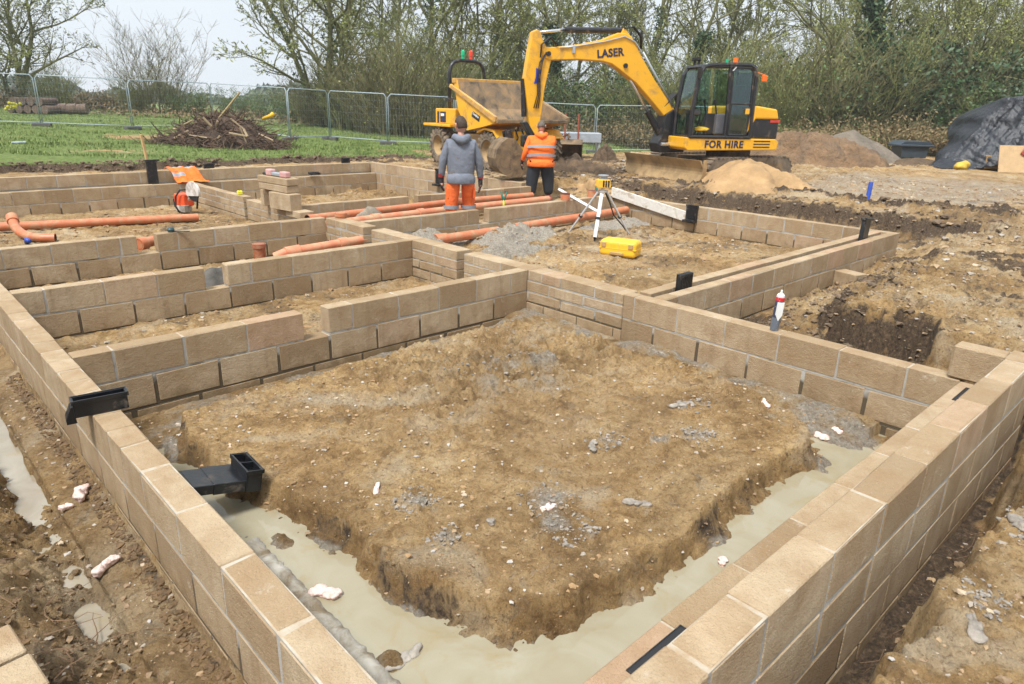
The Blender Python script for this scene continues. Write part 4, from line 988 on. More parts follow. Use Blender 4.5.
# ---- spade
t = thing('spade', 'spade with green handle standing upright in the soil right of the grey hooded man', 'spade', (7.33, 8.02, -0.27), rz=rad(-44))
mb = MB(); mb.tube([(0, 0, 0.0), (0, 0, 0.34)], 0.02, 10); mb.build('shaft', simple('olive_grip', (0.45, 0.42, 0.03), 0.5), t, smooth=True)
mb = MB(); mb.tube([(0, 0, 0.32), (-.015, 0, .36), (-.05, 0, .47), (.05, 0, .47), (.015, 0, .36), (0, 0, .32)], 0.019, 8); mb.build('handle', M['green'], t, smooth=True)
mb = MB(); mb.tube([(0, 0, 0.02), (0, 0, -0.05)], [0.02, 0.03], 8); mb.box(-.09, .09, -.006, .006, -.16, -.05, 0.002); mb.build('blade', M['black_plastic'], t)
# ---- posts
t = thing('marker_post', 'short blue plastic pipe standing on the gravel right of the sand heap', 'post', (13.65, 4.50, -0.02), rot=(0, rad(5), 0))
mb = MB(); mb.tube([(0, 0, -0.05), (0, 0, 0.36)], 0.042, 14); mb.build('pipe', M['blue'], t, auto=40)
mb = MB(); mb.box(-.10, .12, -.12, .12, 0.0, 0.018, 0.004); mb.build('base', simple('light_blue', (0.10, 0.22, 0.62), 0.5), t)
mb = MB(); mb.tube([(0, 0, 0), (0.01, 0, 0.42)], 0.03, 8)
o = mb.build('marker_peg', M['green'], smooth=True); o.location = (10.6, 8.75, -0.30); tag(o, 'thin dark green peg in the orange soil between the orange man and the tripod', 'peg')
mb = MB(); mb.box(-.022, .022, -.022, .022, 0, 0.95, 0.003)
o = mb.build('timber_stake', M['wood']); o.location = (4.05, 15.4, -0.12); o.rotation_euler = (0, rad(-6), 0.3); tag(o, 'pale timber stake standing behind the tall black vent', 'stake')

# ---- hi-vis vest draped over the far walls
n = 22; vs = []; fs = []
pathv = [(-0.16, 0.24), (-0.12, 0.262), (0.0, 0.262), (0.06, 0.245), (0.16, 0.16), (0.22, 0.08), (0.27, 0.03), (0.32, 0.018), (0.39, 0.016)]
pp = []
for i in range(n):
    s_ = i/(n-1)*(len(pathv)-1); k = min(int(s_), len(pathv)-2); f = s_-k
    pp.append((pathv[k][0]*(1-f)+pathv[k+1][0]*f, pathv[k][1]*(1-f)+pathv[k+1][1]*f))
for i, (d_, z_) in enumerate(pp):
    wv_ = 0.24+0.05*i/n
    for j in range(n):
        u = j/(n-1)*2-1
        skew = 0.13*i/n
        vs.append((4.15+skew+u*wv_, 13.93-d_*0.98+0.01*math.sin(9*u), z_+0.008*math.sin(7*u+i*0.3)+0.006*math.sin(13*u)+0.004))
for i in range(n-1):
    for j in range(n-1):
        if i > n*0.80 and abs(j-n*0.48) < (i-n*0.80)*1.3: continue
        fs.append((i*n+j, i*n+j+1, (i+1)*n+j+1, (i+1)*n+j))
mb = MB(); mb.add(vs, fs)
for k_, f in enumerate(mb.f):
    i, j = f[0]//n, f[0] % n
    if (i in (3, 4) and j > 4) or (i in (10, 11) and j < 9) or (j in (15, 16) and i < 7): mb.m[k_] = 1
o = mb.build('hi_vis_vest', [M['orange'], M['reflect']], smooth=True); md_ = o.modifiers.new('s', 'SOLIDIFY'); md_.thickness = 0.008
tag(o, 'bright orange hi-vis vest with grey bands draped over the far left walls', 'vest')

# ---- cut-off saw
t = thing('cutoff_saw', 'orange and white petrol cut-off saw standing on the soil of the far left room', 'saw', (3.72, 12.55, -0.40), rz=rad(-75))
SO = simple('saw_orange', (0.80, 0.09, 0.02), 0.45, dirt=0.15); SW = simple('saw_cream', (0.60, 0.56, 0.52), 0.5, dirt=0.3)
mb = MB(); mb.box(-.17, .12, -.12, .10, 0.12, 0.34); mb.build('engine_body', SO, t, bevel=0.035, seg=3)
mb = MB(); mb.box(-.17, .02, -.115, .115, 0.02, 0.17); mb.build('tank', SW, t, bevel=0.03, seg=3)
mb = MB(); mb.box(0.02, .13, -.125, -.02, 0.02, 0.15, 0.01); mb.build('muffler', M['lump'], t)
mb = MB(); mb.box(.08, .42, -.03, .03, 0.10, 0.20, 0.01, M=Matrix.Rotation(rad(-38), 4, 'Y')); mb.build('arm', SW, t)
mb = MB(); mb.tube([(.33, -.055, .40), (.33, -.045, .40)], [.165, .165], 28); mb.build('disc', M['black'], t)
mb = MB(); mb.prism([(.33+.18*math.cos(a_), .40+.18*math.sin(a_)) for a_ in [rad(x) for x in range(-20, 215, 12)]], -.075, -.03, 'y'); mb.build('guard', SW, t, bevel=0.004)
mb = MB(); mb.tube([(.05, -.17, .02), (-.02, -.19, .12), (0.0, -.18, .30), (.10, -.15, .42), (.20, .0, .44), (.18, .15, .36), (.10, .17, .20), (.08, .16, .06)], 0.017, 8); mb.build('front_handle', M['black'], t, smooth=True)
mb = MB(); mb.tube([(-.15, 0, .24), (-.26, 0, .26), (-.34, 0, .20), (-.33, 0, .08), (-.20, 0, .06)], 0.018, 8); mb.build('rear_handle', M['black'], t, smooth=True)

# ---- trowel, tape, clutter on the stack
mb = MB(); mb.lathe([(0, -0.01), (.035, 0), (.045, .03), (.03, .055), (0, .06)], 14); mb.box(0.03, .22, -.012, .012, 0.0, .012, 0.002)
o = mb.build('brush', simple('dark_teal', (0.02, 0.06, 0.07), 0.5), auto=40); o.location = (2.12, 8.42, 0.004); o.rotation_euler = (0, 0, rad(-35)); tag(o, 'dark round-headed brush lying on top of the third cross wall', 'brush')
mb = MB(); mb.box(-.045, .045, -.025, .025, 0, .07, 0.012)
o = mb.build('tape_measure', simple('lime_yellow', (0.72, 0.70, 0.02), 0.5)); o.location = (4.25, 11.4, 0.002); tag(o, 'small lime yellow tape measure on the narrow wall', 'tape measure')
t = thing('hand_saw', 'dusty pink and grey power tool lying on top of the stacked blocks', 'power tool', (4.22, 9.82, 0.447), rz=rad(95))
mb = MB(); mb.box(-.30, -.12, -.05, .05, 0, .09); mb.build('grip', simple('dusty_pink', (0.52, 0.28, 0.26), 0.7), t, bevel=0.02)
mb = MB(); mb.box(-.12, .12, -.04, .04, 0.01, .06); mb.build('body', M['steel'], t, bevel=0.012)
mb = MB(); mb.box(.12, .28, -.05, .05, 0, .10); mb.build('grip', simple('dusty_rose', (0.50, 0.30, 0.28), 0.7), t, bevel=0.02)
mb = MB(); mb.box(.22, .40, -.03, .03, 0.0, .035, .005); mb.build('blade', M['black'], t)

# ---- black bin / tank lid
t = thing('water_tank', 'black plastic tank with a wide flanged lid at the foot of the brambles', 'tank', (28.6, 8.7, 0.06), rz=rad(-44)); t.scale = (.78, .78, .95)
TK = simple('tank_black', (0.035, 0.05, 0.065), 0.55, var=0.1)
mb = MB(); mb.prism([(-.58, 0.0), (.58, 0.0), (.66, .42), (-.66, .42)], -.5, .5, 'y'); mb.build('body', TK, t, bevel=0.03)
mb = MB(); mb.box(-.82, .82, -.62, .62, .42, .50, 0.02); mb.prism([(-.78, .50), (.78, .50), (.58, .62), (-.58, .62)], -.55, .55, 'y'); mb.build('lid', TK, t, bevel=0.01)

# ---- tarp covered stack
t_o = Vector((26.85, 4.96, 0.0))
fr = Vector((0.7223, -0.6915, 0)); fh_ = Vector((0.6915, 0.7223, 0))
nx_, ny_ = 120, 80; vs = []; fs = []
def tarp_pt(u, v):
    # u along the view's right (m, -2.6..3.2), v depth 0 front .. 1 back
    prof = [(-2.75, 0.02), (-2.5, 0.22), (-2.05, 0.62), (-1.75, 0.92), (-1.45, 1.30), (-1.1, 1.80), (-0.8, 2.14), (0.0, 2.22), (1.5, 2.2), (3.6, 2.1)]
    for k in range(len(prof)-1):
        if prof[k][0] <= u <= prof[k+1][0]: break
    f = (u-prof[k][0])/(prof[k+1][0]-prof[k][0]); H_ = prof[k][1]*(1-f)+prof[k+1][1]*f
    return H_
for i in range(nx_):
    u = -2.75+6.0*i/(nx_-1); H_ = tarp_pt(u, 0)
    for j in range(ny_):
        v = j/(ny_-1)
        if v < 0.45:   # front hanging sheet from ground / hem up to ridge
            q_ = v/0.45
            hem = 0.02 if u < -1.9 else 0.02+0.32*min(1, (u+1.9)/1.2)
            z = hem+(H_-hem)*q_; y = -1.15*(1-q_)**1.1*(0.6+0.4*min(1, H_/2))
        else:
            q_ = (v-0.45)/0.55; y = q_*2.0*min(1, H_/1.6); z = H_*(1-0.25*q_*q_)
        fold = 0.09*math.sin(4.2*u+2.3*z)+0.06*abs(math.sin(6.7*u-5*z+1.3))+0.05*abs(math.sin(11*u+7*z+y*3+2*math.sin(3*z)))+0.035*abs(math.sin(19*u-13*z))+0.025*math.sin(31*u+21*z+4*y)
        fold *= min(1, H_/0.9)
        zz_ = z+0.03*math.sin(6*u+4*y)*(1 if z > 0.2 else 0.2)
        p = t_o+fr*(u+0.0+0.04*math.sin(11*z))+fh_*(y-fold)+Vector((0, 0, max(0.01, zz_)))
        vs.append(tuple(p))
for i in range(nx_-1):
    for j in range(ny_-1): fs.append((i*ny_+j, (i+1)*ny_+j, (i+1)*ny_+j+1, i*ny_+j+1))
mb = MB(); mb.add(vs, fs)
TM = simple('black_sheeting', (0.011, 0.013, 0.018), 0.30, var=0.2, vscale=4, bmp=1.0, bscale=4, bdist=0.06)
o = mb.build('tarpaulin', TM, smooth=True); md_ = o.modifiers.new('s', 'SOLIDIFY'); md_.thickness = 0.01
tag(o, 'big creased black plastic sheet draped over a material stack at the right edge', 'tarpaulin')
BR = simple('pinkish_brick', (0.42, 0.30, 0.24), 0.85, var=0.3, vscale=4)
def at2(u, v, z): return t_o+fr*u+fh_*v+Vector((0, 0, z))
mb = MB(); rr = random.Random(4)
for lv in range(3):
    for k in range(7):
        mb.box(-1.5+k*.40, -1.15+k*.40, -.25, .25, 0.35+lv*.45, 0.72+lv*.45, 0.02, M=Matrix.Translation((rr.uniform(-.03, .03), rr.uniform(-.05, .05), 0)))
o = mb.build('brick_stack', BR); o.location = at2(0.55, 1.9, -0.15); o.rotation_euler = (0, 0, math.atan2(fr.y, fr.x)); tag(o, 'stack of pinkish hollow bricks showing behind the black sheet', 'brick stack')
pl = MB()
for k in range(3): pl.box(-1.6, 1.4, -.5+k*.42, -.38+k*.42, 0.0, 0.35)
pl.build('pallet_bearer', M['wood'], o)
mb = MB()
for k in range(5): mb.tube([(-.9+k*.38, -.3, 0.0), (-.62+k*.38, -.3, 0.0)], 0.13, 10)
o = mb.build('pipe_bundle', simple('pale_wrap', (0.55, 0.53, 0.48), 0.6, var=0.3)); o.location = at2(0.35, 1.8, 1.58); o.rotation_euler = (0, 0, math.atan2(fr.y, fr.x)); tag(o, 'row of pale wrapped rolls on top of the brick stack', 'wrapped rolls')
mb = MB(); mb.box(-.95, 3.0, -.35, .9, 0.05, 0.45, 0.01)
o = mb.build('timber_pack', simple('dull_osb', (0.40, 0.25, 0.11), 0.8, var=0.25)); o.location = at2(-0.6, -0.6, 0); o.rotation_euler = (0, 0, math.atan2(fr.y, fr.x)); tag(o, 'low timber pack half hidden under the hem of the black sheet', 'timber')
mb = MB(); mb.box(-.55, .75, -.012, .012, 0, .80, 0.003, M=Matrix.Rotation(rad(-14), 4, 'X'))
o = mb.build('plywood_sheet', simple('plywood', (0.50, 0.34, 0.18), 0.7, var=0.12, dirt=0.1)); o.location = at2(-1.0, -1.6, 0); o.rotation_euler = (0, 0, math.atan2(fr.y, fr.x)); tag(o, 'square plywood sheet leaning against the black sheet', 'plywood')
mb = MB(); mb.tube([(0, 0, .9), (.12, -.02, .86), (.05, -.05, .70), (-.06, -.05, .55), (.02, -.06, .50), (.12, -.05, .62), (.2, -.02, .88), (.28, 0, .9)], 0.035, 6)
o = mb.build('strap', simple('faded_red', (0.42, 0.08, 0.06), 0.8), smooth=True); o.location = at2(-0.85, -1.45, 0); o.rotation_euler = (0, 0, math.atan2(fr.y, fr.x)); tag(o, 'faded red strap hanging over the plywood sheet', 'strap')
mb = MB(); blob(mb, (0, 0, .12), (.30, .16, .13), 3, 3, .12); blob(mb, (.32, 0, .15), (.22, .15, .14), 5, 3, .12)
o = mb.build('sack', simple('yellow_sack', (0.52, 0.36, 0.04), 0.6), smooth=True); o.location = at2(-2.45, -1.2, 0); tag(o, 'yellow plastic sack on the ground by the black sheet', 'sack')

# ---- ground clutter: stones as one mass, plus scraps
def scatter(name, mat, n, region, smin, smax, seed, flat=0.6, cond=None, extra=(), zmin=-9):
    rr = np.random.RandomState(seed); px = rr.uniform(region[0], region[1], n); py = rr.uniform(region[2], region[3], n)
    z, inf = heightfield(px.reshape(-1, 1), py.reshape(-1, 1)); z = z[:, 0]
    keep = np.ones(n, bool)
    if cond is not None: keep = cond(px, py, z, {k: (v[:, 0] if hasattr(v, 'shape') and v.ndim == 2 else v) for k, v in inf.items()}, rr)
    px, py, z = px[keep], py[keep], np.maximum(z[keep], zmin)
    base = np.array([(1,0,0),(0,1,0),(-1,0,0),(0,-1,0),(0.6,0.6,0.7),(-0.6,0.6,0.7),(-0.6,-0.6,0.7),(0.6,-0.6,0.7)], float)
    F = [(0, 1, 4), (1, 2, 5), (2, 3, 6), (3, 0, 7), (0, 4, 7), (1, 5, 4), (2, 6, 5), (3, 7, 6), (4, 5, 6, 7)]
    mb = MB()
    for i in range(len(px)):
        s = smin*(smax/smin)**(rr.rand()**2.2); a = rr.uniform(0, 6.28)
        v = base*(1+rr.uniform(-.3, .3, (8, 3)))
        v = v*np.array([s, s*rr.uniform(.5, .95), s*flat])
        c_, s_ = math.cos(a), math.sin(a)
        vx = v[:, 0]*c_-v[:, 1]*s_+px[i]; vy = v[:, 0]*s_+v[:, 1]*c_+py[i]; vz = v[:, 2]+z[i]-s*0.12
        tn = float(rr.rand())
        n0 = len(mb.v); mb.v.extend(zip(vx.tolist(), vy.tolist(), vz.tolist()))
        for f in F: mb.f.append(tuple(k+n0 for k in f)); mb.t.append(tn); mb.m.append(0)
    return mb.build(name, mat)
def rubble_mat():
    m, t, b = nt('mixed_stones')
    P = N(t, 'ShaderNodeNewGeometry').outputs['Position']
    at = N(t, 'ShaderNodeAttribute', attribute_name='tint')
    c = ramp(t, at.outputs['Fac'], [(0.0, (0.20, 0.12, 0.055)), (0.35, (0.34, 0.22, 0.11)), (0.6, (0.30, 0.27, 0.23)), (0.78, (0.50, 0.40, 0.28)), (0.9, (0.44, 0.43, 0.41)), (1.0, (0.68, 0.60, 0.52))], 'CONSTANT')
    c = mixc(t, 0.35, c, ramp(t, noise(t, P, 60, 4, 0.7), [(0.3, (0.16, 0.10, 0.05)), (0.7, (0.5, 0.4, 0.28))]))
    t.links.new(c, b.inputs['Base Color']); b.inputs['Roughness'].default_value = 0.85
    return m
M['rubble'] = rubble_mat()
no_water = lambda px, py, z, I_, rr: (z > -0.515)
tag(scatter('gravel_stones', M['rubble'], 5200, (0.2, 4.15, 0.4, 4.2), 0.003, 0.018, 1, cond=no_water), 'small stones and crumbs spread over the muddy mound', 'stones', kind='stuff')
tag(scatter('gravel_stones', M['rubble'], 7000, (1.0, 7.5, -1.0, 2.6), 0.004, 0.028, 2, cond=lambda px, py, z, I_, rr: ((px > 4.5) | (py < -0.05))), 'stones on the right bank outside the near wall', 'stones', kind='stuff')
M['wclod'] = simple('wet_clod', (0.135, 0.080, 0.034), 0.6, var=0.5, vscale=20, bmp=0.8, bscale=70)
tag(scatter('gravel_stones', M['rubble'], 1800, (-0.95, -0.01, 1.2, 5.5), 0.003, 0.02, 3), 'crumbs and stones outside the left wall', 'stones', kind='stuff')
tag(scatter('gravel_stones', M['rubble'], 5000, (0.2, 9.8, 4.4, 9.6), 0.006, 0.035, 4, cond=lambda px, py, z, I_, rr: I_['inb']), 'loose stones and crumbs inside the farther rooms', 'stones', kind='stuff')
tag(scatter('gravel_stones', M['rubble'], 9000, (7.5, 19, 0.0, 14.5), 0.010, 0.07, 6, cond=lambda px, py, z, I_, rr: ~I_['inb']), 'stones and clods over the churned machine yard', 'stones', kind='stuff')
# earth clods in the rough areas
M['clod'] = simple('mud_clod', (0.30, 0.185, 0.088), 0.95, var=0.4, vscale=14, bmp=0.6, bscale=60)
M['dclod'] = simple('dark_clod', (0.135, 0.092, 0.056), 0.95, var=0.4, vscale=14, bmp=0.6, bscale=60)
tag(scatter('mud_clods', M['clod'], 1500, (0.3, 4.15, 0.8, 4.15), 0.006, 0.022, 11, 0.5, cond=lambda px, py, z, I_, rr: (z > -0.50) & (I_['n1'] > -0.05)), 'lumps of mud on the mound', 'mud', kind='stuff')
tag(scatter('mud_clods', M['wclod'], 3000, (-1.0, -0.24, 1.2, 5.5), 0.006, 0.026, 12, 0.7), 'clods of dug earth at lower left', 'mud', kind='stuff')
tag(scatter('mud_clods', M['dclod'], 5200, (10.4, 17.5, 1.0, 14.5), 0.02, 0.11, 13, 0.6, cond=lambda px, py, z, I_, rr: (np.abs(px-I_['bx']) < 0.45) | (I_['rid'] > 0.4) | ((py > 8) & (rr.rand(len(px)) < 0.6))), 'dark clods along the topsoil bank', 'mud', kind='stuff')
tag(scatter('mud_clods', M['wclod'], 1500, (-0.09, -0.005, 1.4, 5.6), 0.006, 0.024, 21, 0.7), 'dark crumbs of mud along the foot of the left wall', 'mud', kind='stuff')
tag(scatter('mud_clods', M['dclod'], 2600, (4.4, 9.0, 0.2, 2.6), 0.012, 0.06, 14, 0.6, cond=lambda px, py, z, I_, rr: (I_['rd'] > -0.05) | (I_['n1'] > 0.2)), 'dark clods in the excavation beside the right walls', 'mud', kind='stuff')
tag(scatter('mud_clods', M['dclod'], 2600, (0.0, 12.5, 16.6, 18.2), 0.02, 0.10, 15, 0.7, cond=lambda px, py, z, I_, rr: np.abs(py-I_['edge']) < 0.22), 'dark clods along the cut turf edge', 'mud', kind='stuff')
tag(scatter('mud_clods', M['clod'], 3800, (0.2, 9.8, 4.5, 13.5), 0.012, 0.06, 16, 0.5, cond=lambda px, py, z, I_, rr: I_['inb'] & (I_['n2'] > 0.0)), 'lumps of soil inside the farther rooms', 'mud', kind='stuff')
# roots hanging along the right bank
mb = MB(); rr = random.Random(8)
for k in range(90):
    x = rr.uniform(0.9, 4.2); y = -0.20+rr.uniform(-.03, .04); z = -0.10-rr.random()*0.25
    p = [(x, y, z)]
    for s in range(3): p.append((p[-1][0]+rr.uniform(-.04, .04), p[-1][1]+rr.uniform(0.0, .04), p[-1][2]+rr.uniform(-.05, .01)))
    mb.tube(p, [0.0016, 0.0013, 0.001, 0.0006], 3, caps=False)
for k in range(40):
    x = rr.uniform(-0.8, -0.28); y = rr.uniform(1.6, 2.6); z = hz(x, y)+0.015; a = rr.uniform(0, 6.3)
    p = [(x, y, z)]
    for s in range(4): a += rr.uniform(-.5, .5); p.append((p[-1][0]+.05*math.cos(a), p[-1][1]+.05*math.sin(a), z+rr.uniform(-.005, .02)))
    mb.tube(p, [0.003, 0.0025, 0.002, 0.0015, 0.001], 4, caps=False)
tag(mb.build('roots', simple('root_brown', (0.17, 0.10, 0.055), 0.9)), 'thin roots and twigs in the dug earth', 'roots', kind='stuff')

for k, (cx_, cy_, r0_, w_) in enumerate([(1.67, 1.52, .16, 1), (1.13, 1.95, .13, 1), (1.05, 1.60, .09, 1), (2.45, 1.76, .12, .8), (2.93, 1.42, .12, 1), (1.56, 1.24, .13, 1), (3.35, 1.7, .14, .7), (2.7, 3.1, .35, 1), (1.95, -0.34, .10, 1), (2.62, -.32, .16, 1)]):
    tag(scatter('crumbled_mortar', M['lump'], int(900*r0_*w_), (cx_-r0_, cx_+r0_, cy_-r0_*.8, cy_+r0_*.8), 0.004, 0.020, 60+k, .75), 'crumbled grey mortar on the earth', 'mortar crumbs', kind='stuff')

tag(scatter('mud_clods', M['wclod'], 5200, (0.4, 4.0, 0.6, 3.2), 0.004, 0.016, 81, .6, zmin=-.524, cond=lambda px, py, z, I_, rr: (I_['md'] > 0.0) & (I_['md'] < 0.02+.10*rr.rand(len(px))**2)), 'crumbs of clay fallen along the foot of the mound', 'mud', kind='stuff')
# ================================================================== EXCAVATOR
M['yellow'] = simple('worn_yellow_paint', (0.80, 0.40, 0.012), 0.42, var=0.07, vscale=3, dirt=0.22, dirtcol=(0.40, 0.23, 0.07), dscale=2.6, coat=0.15)
M['mudsteel'] = simple('muddy_steel', (0.115, 0.078, 0.045), 0.8, var=0.5, vscale=4, bmp=0.8, bscale=14, dirt=0.4, dirtcol=(0.25, 0.165, 0.085), dscale=5)
M['mudblade'] = simple('clay_smeared_steel', (0.30, 0.20, 0.095), 0.75, var=0.35, vscale=3, bmp=0.5, bscale=10, dirt=0.35, dirtcol=(0.42, 0.28, 0.13), dscale=3)
M['rubber'] = simple('muddy_rubber', (0.085, 0.068, 0.050), 0.85, var=0.4, vscale=6, bmp=0.7, bscale=20, dirt=0.5, dirtcol=(0.22, 0.165, 0.11), dscale=5)
M['blackp'] = simple('black_paint', (0.014, 0.014, 0.016), 0.35, var=0.3, dirt=0.12, dirtcol=(0.2, 0.15, 0.1), dscale=5)
M['chrome'] = simple('chrome_rod', (0.75, 0.76, 0.78), 0.15, metal=0.9)
M['grey_mach'] = simple('grey_machine', (0.10, 0.10, 0.11), 0.5)
M['seat'] = simple('seat_cloth', (0.05, 0.055, 0.07), 0.8)
M['amber'] = simple('amber_lens', (0.85, 0.16, 0.01), 0.3)
M['greenlens'] = simple('green_lens', (0.01, 0.40, 0.18), 0.3)
M['text'] = simple('navy_lettering', (0.018, 0.02, 0.05), 0.5)
M['bluelogo'] = simple('blue_logo', (0.02, 0.05, 0.38), 0.45)
def glass_mat():
    m, t, b = nt('cab_glass')
    for l in list(t.links): 
        if l.to_node.type == 'OUTPUT_MATERIAL': t.links.remove(l)
    out = [n for n in t.nodes if n.type == 'OUTPUT_MATERIAL'][0]
    tr = t.nodes.new('ShaderNodeBsdfTransparent'); tr.inputs[0].default_value = (0.62, 0.74, 0.70, 1)
    gl = t.nodes.new('ShaderNodeBsdfGlossy'); gl.inputs['Roughness'].default_value = 0.03; gl.inputs[0].default_value = (0.9, 0.95, 1, 1)
    mx = t.nodes.new('ShaderNodeMixShader'); fr = t.nodes.new('ShaderNodeFresnel'); fr.inputs[0].default_value = 1.6
    t.links.new(fr.outputs[0], mx.inputs[0]); t.links.new(tr.outputs[0], mx.inputs[1]); t.links.new(gl.outputs[0], mx.inputs[2]); t.links.new(mx.outputs[0], out.inputs[0])
    return m
M['glass'] = glass_mat()

def lettering(text, size, mat, parent, matrix, name='lettering', depth=0.004, bold=0.012, spacing=1.0):
    cu = bpy.data.curves.new('t', 'FONT'); cu.body = text; cu.size = size; cu.extrude = depth; cu.offset = bold*size
    cu.align_x = 'CENTER'; cu.align_y = 'CENTER'; cu.space_character = spacing
    ob = bpy.data.objects.new('t', cu); COL.objects.link(ob)
    bpy.context.view_layer.update()
    me_ = bpy.data.meshes.new_from_object(ob.evaluated_get(bpy.context.evaluated_depsgraph_get()))
    bpy.data.objects.remove(ob); me_.name = name
    me_.transform(matrix); me_.materials.clear(); me_.materials.append(mat)
    o = bpy.data.objects.new(name, me_); COL.objects.link(o); o.parent = parent
    return o
def YP(x, y, z, flip=False):   # text plane: faces +y (flip False) in machine space where reader stands at +y
    return Matrix.Translation((x, y, z)) @ Matrix(((-1, 0, 0, 0), (0, 0, 1, 0), (0, 1, 0, 0), (0, 0, 0, 1)))

HX = thing('excavator', 'yellow tracked mini excavator with black cab, arm reaching over the dumper', 'excavator', (15.2, 8.49, 0.0), rz=math.atan2(0.44193, -0.89705))
def pt(name, mb, mat, parent=HX, bevel=0.0, **k): return mb.build(name, mat, parent, bevel=bevel, **k)
# undercarriage turned a little against the house
UC = Matrix.Translation((0.06, -0.22, 0)) @ Matrix.Rotation(rad(11), 4, 'Z')
for sy in (-1, 1):
    mb = MB(); y0, y1 = (sy*0.72, sy*1.12) if sy > 0 else (sy*1.12, sy*0.72)
    R_ = 0.27; xa, xb = -1.00, 1.12
    prof = [(xa-R_*math.sin(a), R_+0.0-R_*math.cos(a)*-1 if False else R_-R_*math.cos(a)) for a in [math.pi*k/10 for k in range(11)]]
    outl = [(xa-R_*math.sin(math.pi*k/10), R_-R_*math.cos(math.pi*k/10)) for k in range(11)] + [(xb+R_*math.sin(math.pi-math.pi*k/10), R_-R_*math.cos(math.pi-math.pi*k/10)) for k in range(11)]
    mb.prism(outl, y0, y1, 'y', M=UC)
    # grouser pads
    for k in range(18):
        x = xa+(xb-xa)*k/17
        mb.box(x-.03, x+.03, y0-.012, y1+.012, 2*R_-0.005, 2*R_+.022, M=UC); mb.box(x-.03, x+.03, y0-.012, y1+.012, -.012, .006, M=UC)
    for c_, s_ in ((xa, -1), (xb, 1)):
        for k in range(1, 7):
            a = math.pi*k/7; mm_ = UC @ Matrix.Translation((c_, 0, R_)) @ Matrix.Rotation(s_*a, 4, 'Y')
            mb.box(-.03, .03, y0-.012, y1+.012, R_-.01 if True else 0, R_+.022, M=mm_)
    tr = pt('track', mb, M['rubber'])
    mb = MB(); yy = y1+.006 if sy > 0 else y0-.006
    mb.box(xa+.05, xb-.05, min(yy, yy-.02*sy), max(yy, yy-.02*sy), .14, .40, M=UC); pt('track_frame', mb, M['mudsteel'], tr)
    for k in range(5):
        mb = MB(); x = xa+.28+k*(xb-xa-.56)/4; mb.tube([tuple(UC @ Vector((x, yy, .15))), tuple(UC @ Vector((x, yy+.03*sy, .15)))], .085, 14); pt('roller', mb, M['mudsteel'], tr)
mb = MB(); mb.box(-.75, .75, -.74, .74, .26, .50, M=UC); mb.tube([(0, 0, .48), (0, 0, .70)], .52, 24); pt('chassis', mb, M['mudsteel'])
# dozer blade
mb = MB()
n_ = 8; zs = [0.02+0.50*k/n_ for k in range(n_+1)]
prof = [(1.78+0.07*math.cos(math.pi*(k/n_-0.5)*1.5)*-1+0.07, z) for k, z in enumerate(zs)]
mb.prism([(x, z) for x, z in prof]+[(x-.035, z) for x, z in reversed(prof)], -1.40, 1.36, 'y', M=UC)
bl = pt('dozer_blade', mb, M['mudblade'])
mb = MB(); mb.box(1.70, 1.80, -1.418, -1.403, .02, .53, M=UC); pt('side_plate', mb, M['mudblade'], bl)
mb = MB(); mb.box(1.70, 1.80, 1.363, 1.378, .02, .53, M=UC); pt('side_plate', mb, M['mudblade'], bl)
for y in (-.42, .42):
    mb = MB(); mb.box(.6, 1.76, y-.06, y+.06, .20, .34, 0.01, M=UC); pt('blade_arm', mb, M['mudsteel'], bl)
mb = MB(); mb.tube([tuple(UC @ Vector((.55, 0, .42))), tuple(UC @ Vector((1.72, 0, .34)))], .06, 10); pt('blade_cylinder', mb, M['steel'], bl)
# house
mb = MB(); mb.prism([(-.62, .72), (1.72, .70), (1.79, .76), (1.79, .99), (1.68, .985), (-.56, .965), (-.66, .90)], -.55, 1.0, 'y')
hs_ = pt('house_body', mb, M['yellow'], bevel=0.02)
lettering('FOR HIRE', 0.215, M['text'], HX, YP(0.80, 1.004, .835), bold=0.035, spacing=1.12)
for k in range(3):
    mb = MB(); mb.box(-.42, .02, 1.0, 1.006, .775+k*.065, .80+k*.065); pt('louvre', mb, M['black'], hs_)
mb = MB(); mb.box(-.62, .10, -.95, .96, .967, 1.42); pt('engine_cover', mb, M['blackp'], bevel=0.03)
mb = MB(); mb.prism([(-.60, 1.40), (-.52, 1.62), (-.02, 1.68), (.12, 1.66), (.12, 1.40)], -.93, .985, 'y'); pt('bonnet', mb, M['yellow'], bevel=0.04, seg=3)
mb = MB(); mb.prism([(.30, .967), (.02, 1.45), (.02, 1.67), (.14, 1.67), (.36, 1.0)], .90, .995, 'y'); pt('rear_pillar', mb, M['yellow'], bevel=0.012)
mb = MB(); mb.box(-.645, -.38, .55, .968, 1.33, 1.385, 0.004); pt('red_stripe', mb, M['red'])
